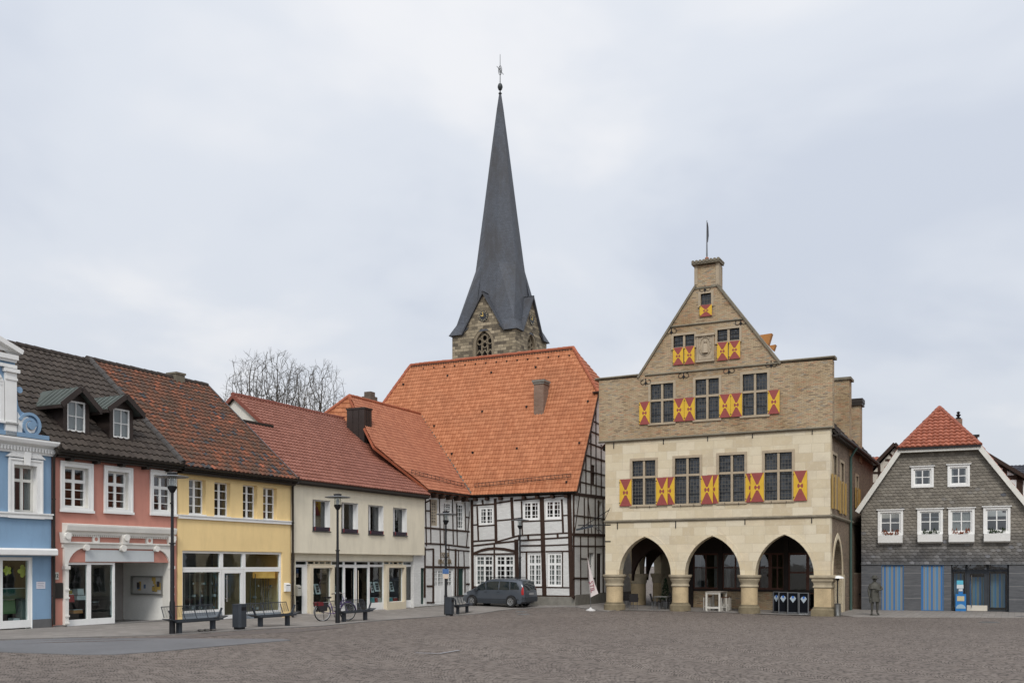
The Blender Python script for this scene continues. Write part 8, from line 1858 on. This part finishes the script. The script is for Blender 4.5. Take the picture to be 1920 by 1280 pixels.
# blue container in the alley
x, y, z = ground_at(1136.5, 1131); bb_ = thing('waste_container', 'narrow blue waste container in the alley left of the corner pier', 'waste container', (x, y + 2.2, gz(x, y + 2.2)), rzh); m = MB(); m.loops([(-.22, -.25, .08), (.22, -.25, .08), (.22, .25, .08), (-.22, .25, .08)], [(-.27, -.3, 1.0), (.27, -.3, 1.0), (.27, .3, 1.0), (-.27, .3, 1.0)]); m.build('body', solid('container_blue', (.01, .03, .2), .5), bb_); m = MB(); m.prismx([(-.33, 1.0), (.32, 1.0), (.32, 1.08), (-.3, 1.04)], -.29, .29); m.build('lid', solid('container_lid', (.01, .035, .22), .5), bb_)
for s_ in (-1, 1): m = MB(); m.tube([(s_ * .2 - .03, .24, .09), (s_ * .2 + .03, .24, .09)], .09, 12); m.build('wheel', BLACKM, bb_)
# beach flag
x, y, z = ground_at(1107.5, 1144.5); bf = thing('banner_flag', 'white feather banner with reddish lettering on a thin pole before the alley', 'banner', (x, y, z)); fz = lambda py: CH + (HY - py) / F * y - z; fx_ = lambda px: (px - 1107.5) / F * y
m = MB(); m.tube([(0, 0, .1), (-.02, 0, 1.0), (fx_(1105), 0, fz(1080)), (fx_(1101), 0, fz(1042))], [.018, .016, .012, .008], 6); m.build('pole', GREYM, bf, smooth=True)
FLG = plain('banner_cloth', (.62, .55, .53), .8, .1, 3); m = MB(); Lf = [(1101, 1041), (1103, 1060), (1104.5, 1090), (1106.5, 1119.5)]; Rf = [(1101.6, 1042), (1108, 1069), (1115, 1092), (1122, 1112)]; vs = []; nr = 12
def interp(P_, t): 
    k = min(int(t * (len(P_) - 1)), len(P_) - 2); q = t * (len(P_) - 1) - k; return (P_[k][0] + (P_[k + 1][0] - P_[k][0]) * q, P_[k][1] + (P_[k + 1][1] - P_[k][1]) * q)
for j in range(nr + 1):
    a, b_ = interp(Lf, j / nr), interp(Rf, j / nr)
    for i in range(6): q = i / 5; vs.append((fx_(a[0] + (b_[0] - a[0]) * q), .06 * math.sin(q * 4 + j * .4) * q, fz(a[1] + (b_[1] - a[1]) * q)))
m.add(vs, [(j * 6 + i, j * 6 + i + 1, j * 6 + i + 7, j * 6 + i + 6) for j in range(nr) for i in range(5)]); m.build('cloth', FLG, bf, smooth=True)
FB_ = Frame((x, y), (1, 0)); ROOTM[bf] = Matrix.Translation((x, y, z))
o = text('STIL', .36, bf, FB_, fx_(1109.5), -.05, z + fz(1099), solid('faded_red_ink', (.3, .08, .11), .8), .003, roty=-78); 
m = MB(); m.lathe([(.28, 0), (.27, .06), (.1, .12), (.03, .2)], (0, 0, 0), 14, sq=False); m.build('water_base', plain('white_base', (.55, .54, .52), .7), bf, smooth=True)
# bracket sign at the hall corner
wx, wy = TH.xy(0, .05); bsn = thing('bracket_sign', 'thin dark wrought bracket carrying a flat hanging sign over the alley mouth', 'bracket sign', (wx, wy, 0), rzh); ROOTM[bsn] = TH.M(); bsn.location = (TH.o.x, TH.o.y, 0)
m = MB(TH); Q = lambda px, py: (TH.uz(px, py)[0], .0, TH.uz(px, py)[1])
m.tube([Q(1136, 983.5), Q(1084, 984.5)], .03, 6); m.tube([Q(1088, 990), Q(1143, 955)], .02, 6); m.tube([Q(1114, 984), Q(1123, 997)], .025, 6); m.tube([Q(1118, 986), Q(1130, 999)], .02, 6); m.tube([Q(1133, 976), Q(1144, 951)], .015, 5); m.build('wrought_arm', BLACKM, bsn)
m = MB(TH); a, b_ = Q(1081, 991), Q(1112, 985); m.loops([(a[0], -.05, a[2] - .1), (b_[0], -.05, b_[2] - .08), (b_[0], -.05, b_[2] + .04), (a[0], -.05, a[2])], [(a[0], .05, a[2] - .1), (b_[0], .05, b_[2] - .08), (b_[0], .05, b_[2] + .04), (a[0], .05, a[2])]); m.build('sign_board', ANTH, bsn)
m = MB(TH); 
for py in (983.5, 1014.5): m.tube([Q(1134, py), Q(1145, py)], .035, 6)
m.build('wall_pin', BLACKM, bsn)
# planters by the wing door
x, y, z = ground_at(851, 1129); pt = thing('planter', 'low planter with yellow green plants by the white lattice doors', 'planter', (x, y, z), rzb); m = MB(); m.loops([(-.32, -.2, 0), (.32, -.2, 0), (.32, .2, 0), (-.32, .2, 0)], [(-.36, -.24, .36), (.36, -.24, .36), (.36, .24, .36), (-.36, .24, .36)]); m.build('trough', plain('grey_trough', (.2, .19, .18), .8), pt); m = MB(); rnd = random.Random(2)
for i in range(260): p = Vector((rnd.uniform(-.33, .33), rnd.uniform(-.2, .2), .36 + rnd.random() * .2)); q = Vector((rnd.gauss(0, .05), rnd.gauss(0, .05), .07)); s_ = Vector((rnd.gauss(0, .03), rnd.gauss(0, .03), 0)); m.add([tuple(p - s_), tuple(p + s_), tuple(p + q)], [(0, 1, 2)])
m.build('plants', plain('yellowgreen_leaves', (.25, .24, .07), .9, .4, 8, 0), pt, fix=False)
x, y, z = ground_at(863, 1129); pt = thing('planter', 'pale round planter right of the low plant trough at the wing', 'planter', (x, y, z)); m = MB(); m.lathe([(.2, 0), (.3, .4), (.34, .44), (.28, .42)], (0, 0, 0), 16); m.build('pot', plain('pale_pot', (.5, .48, .44), .8), pt, smooth=True)

# ================================================================== things behind the shop windows
def inpt(fr, px, y, z): u = fr.uu(px, y); X, Y = fr.xy(u, y); return (X, Y, z)
fy = rowframe(333); fb0 = rowframe(97); fc = rowframe(545)
SHG = glassmat('shelf_glass', (.7, .78, .76), 1.5); BOX_ = [solid('goods_white', (.6, .62, .62), .6), solid('goods_teal', (.1, .3, .32), .6), solid('goods_red', (.4, .07, .06), .6), solid('goods_green', (.12, .2, .08), .7), solid('goods_dark', (.05, .04, .04), .6)]
def shelf(fr, px, y, w_, h, label, seed, goods=3):
    X, Y, _ = inpt(fr, px, y, 0); z0 = gz(*fr.xy(fr.uu(px, 0))) + .3; t = thing('display_shelf', label, 'display shelf', (X, Y, z0), fr.rz(), 'glass display shelves in the yellow shop')
    m = MB()
    for a in (-w_ / 2, w_ / 2):
        for b_ in (-.15, .15): m.box(a - .015, a + .015, b_ - .015, b_ + .015, -.25, h)
    m.build('posts', GR, t); rnd = random.Random(seed); m = MB(); g_ = MB()
    for k in range(4): z = .1 + k * (h - .2) / 3; m.box(-w_ / 2, w_ / 2, -.15, .15, z, z + .012)
    m.build('glass_shelves', SHG, t)
    for k in range(4):
        z = .113 + k * (h - .2) / 3
        for j in range(rnd.choice((1, 2))):
            x = rnd.uniform(-w_ / 2 + .1, w_ / 2 - .1); s_ = rnd.uniform(.08, .15); m = MB()
            if rnd.random() < .5: m.box(x - s_ / 2, x + s_ / 2, -.06, .04, z, z + s_ * .8)
            else: m.lathe([(s_ * .3, 0), (s_ * .45, s_ * .4), (s_ * .2, s_ * .9), (s_ * .25, s_)], (x, 0, z), 12)
            m.build('shown_item', rnd.choice(BOX_[:2] + BOX_[:1]), t)
    return t
pos = ('leftmost in the left pane', 'second from left in the left pane', 'third in the left pane', 'left one in the right pane', 'right one in the right pane')
for k, (px, w_) in enumerate(((360, .7), (380, .7), (400, .7), (484, .9), (508, .9))): shelf(fy, px, .95, w_ * .8, 1.75, 'glass shelf of small wares in the yellow shop, ' + pos[k], k + 1)
X, Y, _ = inpt(fy, 495, .75, 0); zl = fy.z(495, 1083, .75); pn = thing('pendant_lamp', 'large orange drum pendant lamp in the right window of the yellow shop', 'lamp', (X, Y, zl)); m = MB(); m.lathe([(.5, 0), (.51, .0), (.51, .33), (.5, .33)], (0, 0, 0), 32)
b = NB('orange_shade'); b.p.inputs['Emission Color'].default_value = (.9, .45, .1, 1); b.p.inputs['Emission Strength'].default_value = .3; ORS = b.done((.8, .5, .16), .7)
m.build('shade', ORS, pn, smooth=True); m = MB(); m.tube([(0, 0, .3), (0, 0, .75)], .008, 5); m.build('cable', BLACKM, pn)
# paper blossoms in the blue house window
YP = solid('yellow_paper', (.62, .62, .1), .8)
for k, (px, py, r_, lab) in enumerate(((13.5, 1069, .17, 'small yellow paper blossom hanging in the blue shop window, left one'), (44, 1070, .23, 'large yellow paper blossom hanging in the blue shop window, right one'))):
    X, Y, _ = inpt(fb0, px, .4, 0); zc0 = fb0.z(px, py, .4); t = thing('paper_blossom', lab, 'decoration', (X, Y, zc0), fb0.rz(), 'yellow paper blossoms'); m = MB(); pts = []
    for a in range(0, 360, 8): q = r_ * (.62 + .38 * abs(math.cos(R(a * 2.5 + 45)))); pts.append((q * math.sin(R(a)), q * math.cos(R(a))))
    m.prism(pts, -.006, .006); m.build('petals', YP, t); m = MB(); m.tube([(0, 0, r_ * .8), (0, 0, 1.0)], .003, 4); m.build('thread', BLACKM, t)
def goods(fr, px0, px1, py0, py1, y, label, mat, name='display_item', cat='shop display', dep=.3, part='cloth', group='goods in the shop windows'):
    u0, u1, z0, z1 = fr.rect(px0, px1, py0, py1, y); X, Y = fr.xy((u0 + u1) / 2, y); t = thing(name, label, cat, (X, Y, z0), fr.rz(), group); w_ = (u1 - u0) / 2; m = MB(); h = z1 - z0; m.loops([(-w_, 0, 0), (w_, 0, 0), (w_, dep, 0), (-w_, dep, 0)], [(-w_ * .94, .03, h), (w_ * .94, .03, h), (w_ * .94, dep, h), (-w_ * .94, dep, h)]); m.build(part, mat, t)
    m = MB(); m.box(-w_ * .9, w_ * .9, .02, dep - .02, h + .002, h + .02); m.build('top', BOX_[0] if mat is not BOX_[0] else BOX_[4], t); return t
goods(fb0, 3, 56, 1103, 1122, .5, 'dark green draped counter in the blue shop window', solid('dark_green_cloth', (.005, .06, .045), .9)); goods(fb0, 5, 30, 1124, 1150, .6, 'green display block below the counter in the blue shop', BOX_[3]); goods(fb0, 40, 53, 1124, 1166, .65, 'pale mint display column in the blue shop window', solid('mint', (.35, .42, .36), .8)); goods(fb0, 26, 38, 1158, 1168, .4, 'small pink and white card box at the foot of the blue shop window', BOX_[0])
goods(fb0, 127, 140, 1114, 1128, .35, 'red cloth with cups in the left window of the pink house', solid('red_cloth', (.4, .05, .05), .9)); goods(fb0, 145, 162, 1116, 1124, .4, 'white boxes on a ledge in the left window of the pink house', BOX_[0]); goods(fb0, 146, 158, 1103, 1115, .45, 'leaning printed card in the left window of the pink house', BOX_[0]); goods(fb0, 138, 156, 1143, 1149, .4, 'orange and cream trinkets low in the left window of the pink house', solid('apricot', (.55, .25, .1), .8))
goods(fb0, 127, 136, 1106, 1113, .45, 'yellow flower bunch in the left window of the pink house', solid('mustard_flowers', (.35, .22, .03), .9))
goods(fb0, 174, 206, 1128, 1134, .9, 'glass counter in the right window of the pink house', BOX_[4])
yc_ = .75
for k, (a, b_, c_, d_, mt) in enumerate(((585, 589, 1095, 1113, 0), (592, 601, 1094, 1113, 0), (624, 632, 1093, 1112, 0), (696, 701, 1090, 1110, 0), (703, 713, 1090, 1108, 0), (731, 739, 1090, 1108, 0))):
    u0, u1, z0, z1 = fc.rect(a, b_, c_, d_, yc_); X, Y = fc.xy((u0 + u1) / 2, yc_); t = thing('display_board', ('white picture board in the cream shop, %s' % ('far left edge of the first display window', 'centre of the first display window', 'behind the lamp post', 'left one in the pane right of the doors', 'right one in the pane right of the doors', 'in the right display window')[k]), 'display board', (X, Y, z0), fc.rz(), 'white picture boards'); w_ = (u1 - u0) / 2; h = z1 - z0
    m = MB(); m.loops([(-w_, -.02, 0), (w_, -.02, 0), (w_, 0, 0), (-w_, 0, 0)], [(-w_ - .06, .1, h), (w_ - .06, .1, h), (w_ - .06, .12, h), (-w_ - .06, .12, h)]); m.build('board', BOX_[0], t); m = MB()
    for q in (.25, .5, .75): m.box(-w_ * .55, w_ * .45, -.03 + q * .1, -.02 + q * .1, h * q - .05, h * q + .06)
    m.build('pictures', BOX_[4], t)
for k, (a, b_, mt) in enumerate(((586, 594, 0), (596, 604, 1), (606, 611, 0), (697, 703, 1), (704, 709, 2), (711, 716, 0), (729, 737, 1), (739, 746, 2))):
    yb2 = fc.z(a, 1140 if a < 700 else 1130, .7); goods(fc, a, b_, (1132, 1120)[a > 690], (1139, 1131)[a > 690], .7, 'small book stack low in the cream shop window, ' + ('first', 'second', 'third', 'fourth', 'fifth', 'sixth', 'seventh', 'eighth')[k] + ' from the left', BOX_[mt], 'book_stack', 'books', .2, 'books', 'book stacks in the cream shop')
# small paper notice on the blue wall
u0, u1, z0, z1 = fb0.rect(68, 84.5, 1090, 1103); X, Y = fb0.xy((u0 + u1) / 2, 0); nt_ = thing('wall_notice', 'small white printed notice on the blue wall beside the shop window', 'notice', (X, Y, z0), fb0.rz()); m = MB(); m.box(-(u1 - u0) / 2, (u1 - u0) / 2, -.012, -.001, 0, z1 - z0); m.build('sheet', plain('notice_paper', (.6, .6, .65), .7, .1), nt_); m = MB()
for q in range(4): m.box(-(u1 - u0) * .38, (u1 - u0) * (.36 - .08 * (q % 2)), -.014, -.0125, .06 + q * .06, .075 + q * .06)
m.build('printed_lines', solid('grey_ink', (.25, .25, .3), .8), nt_)
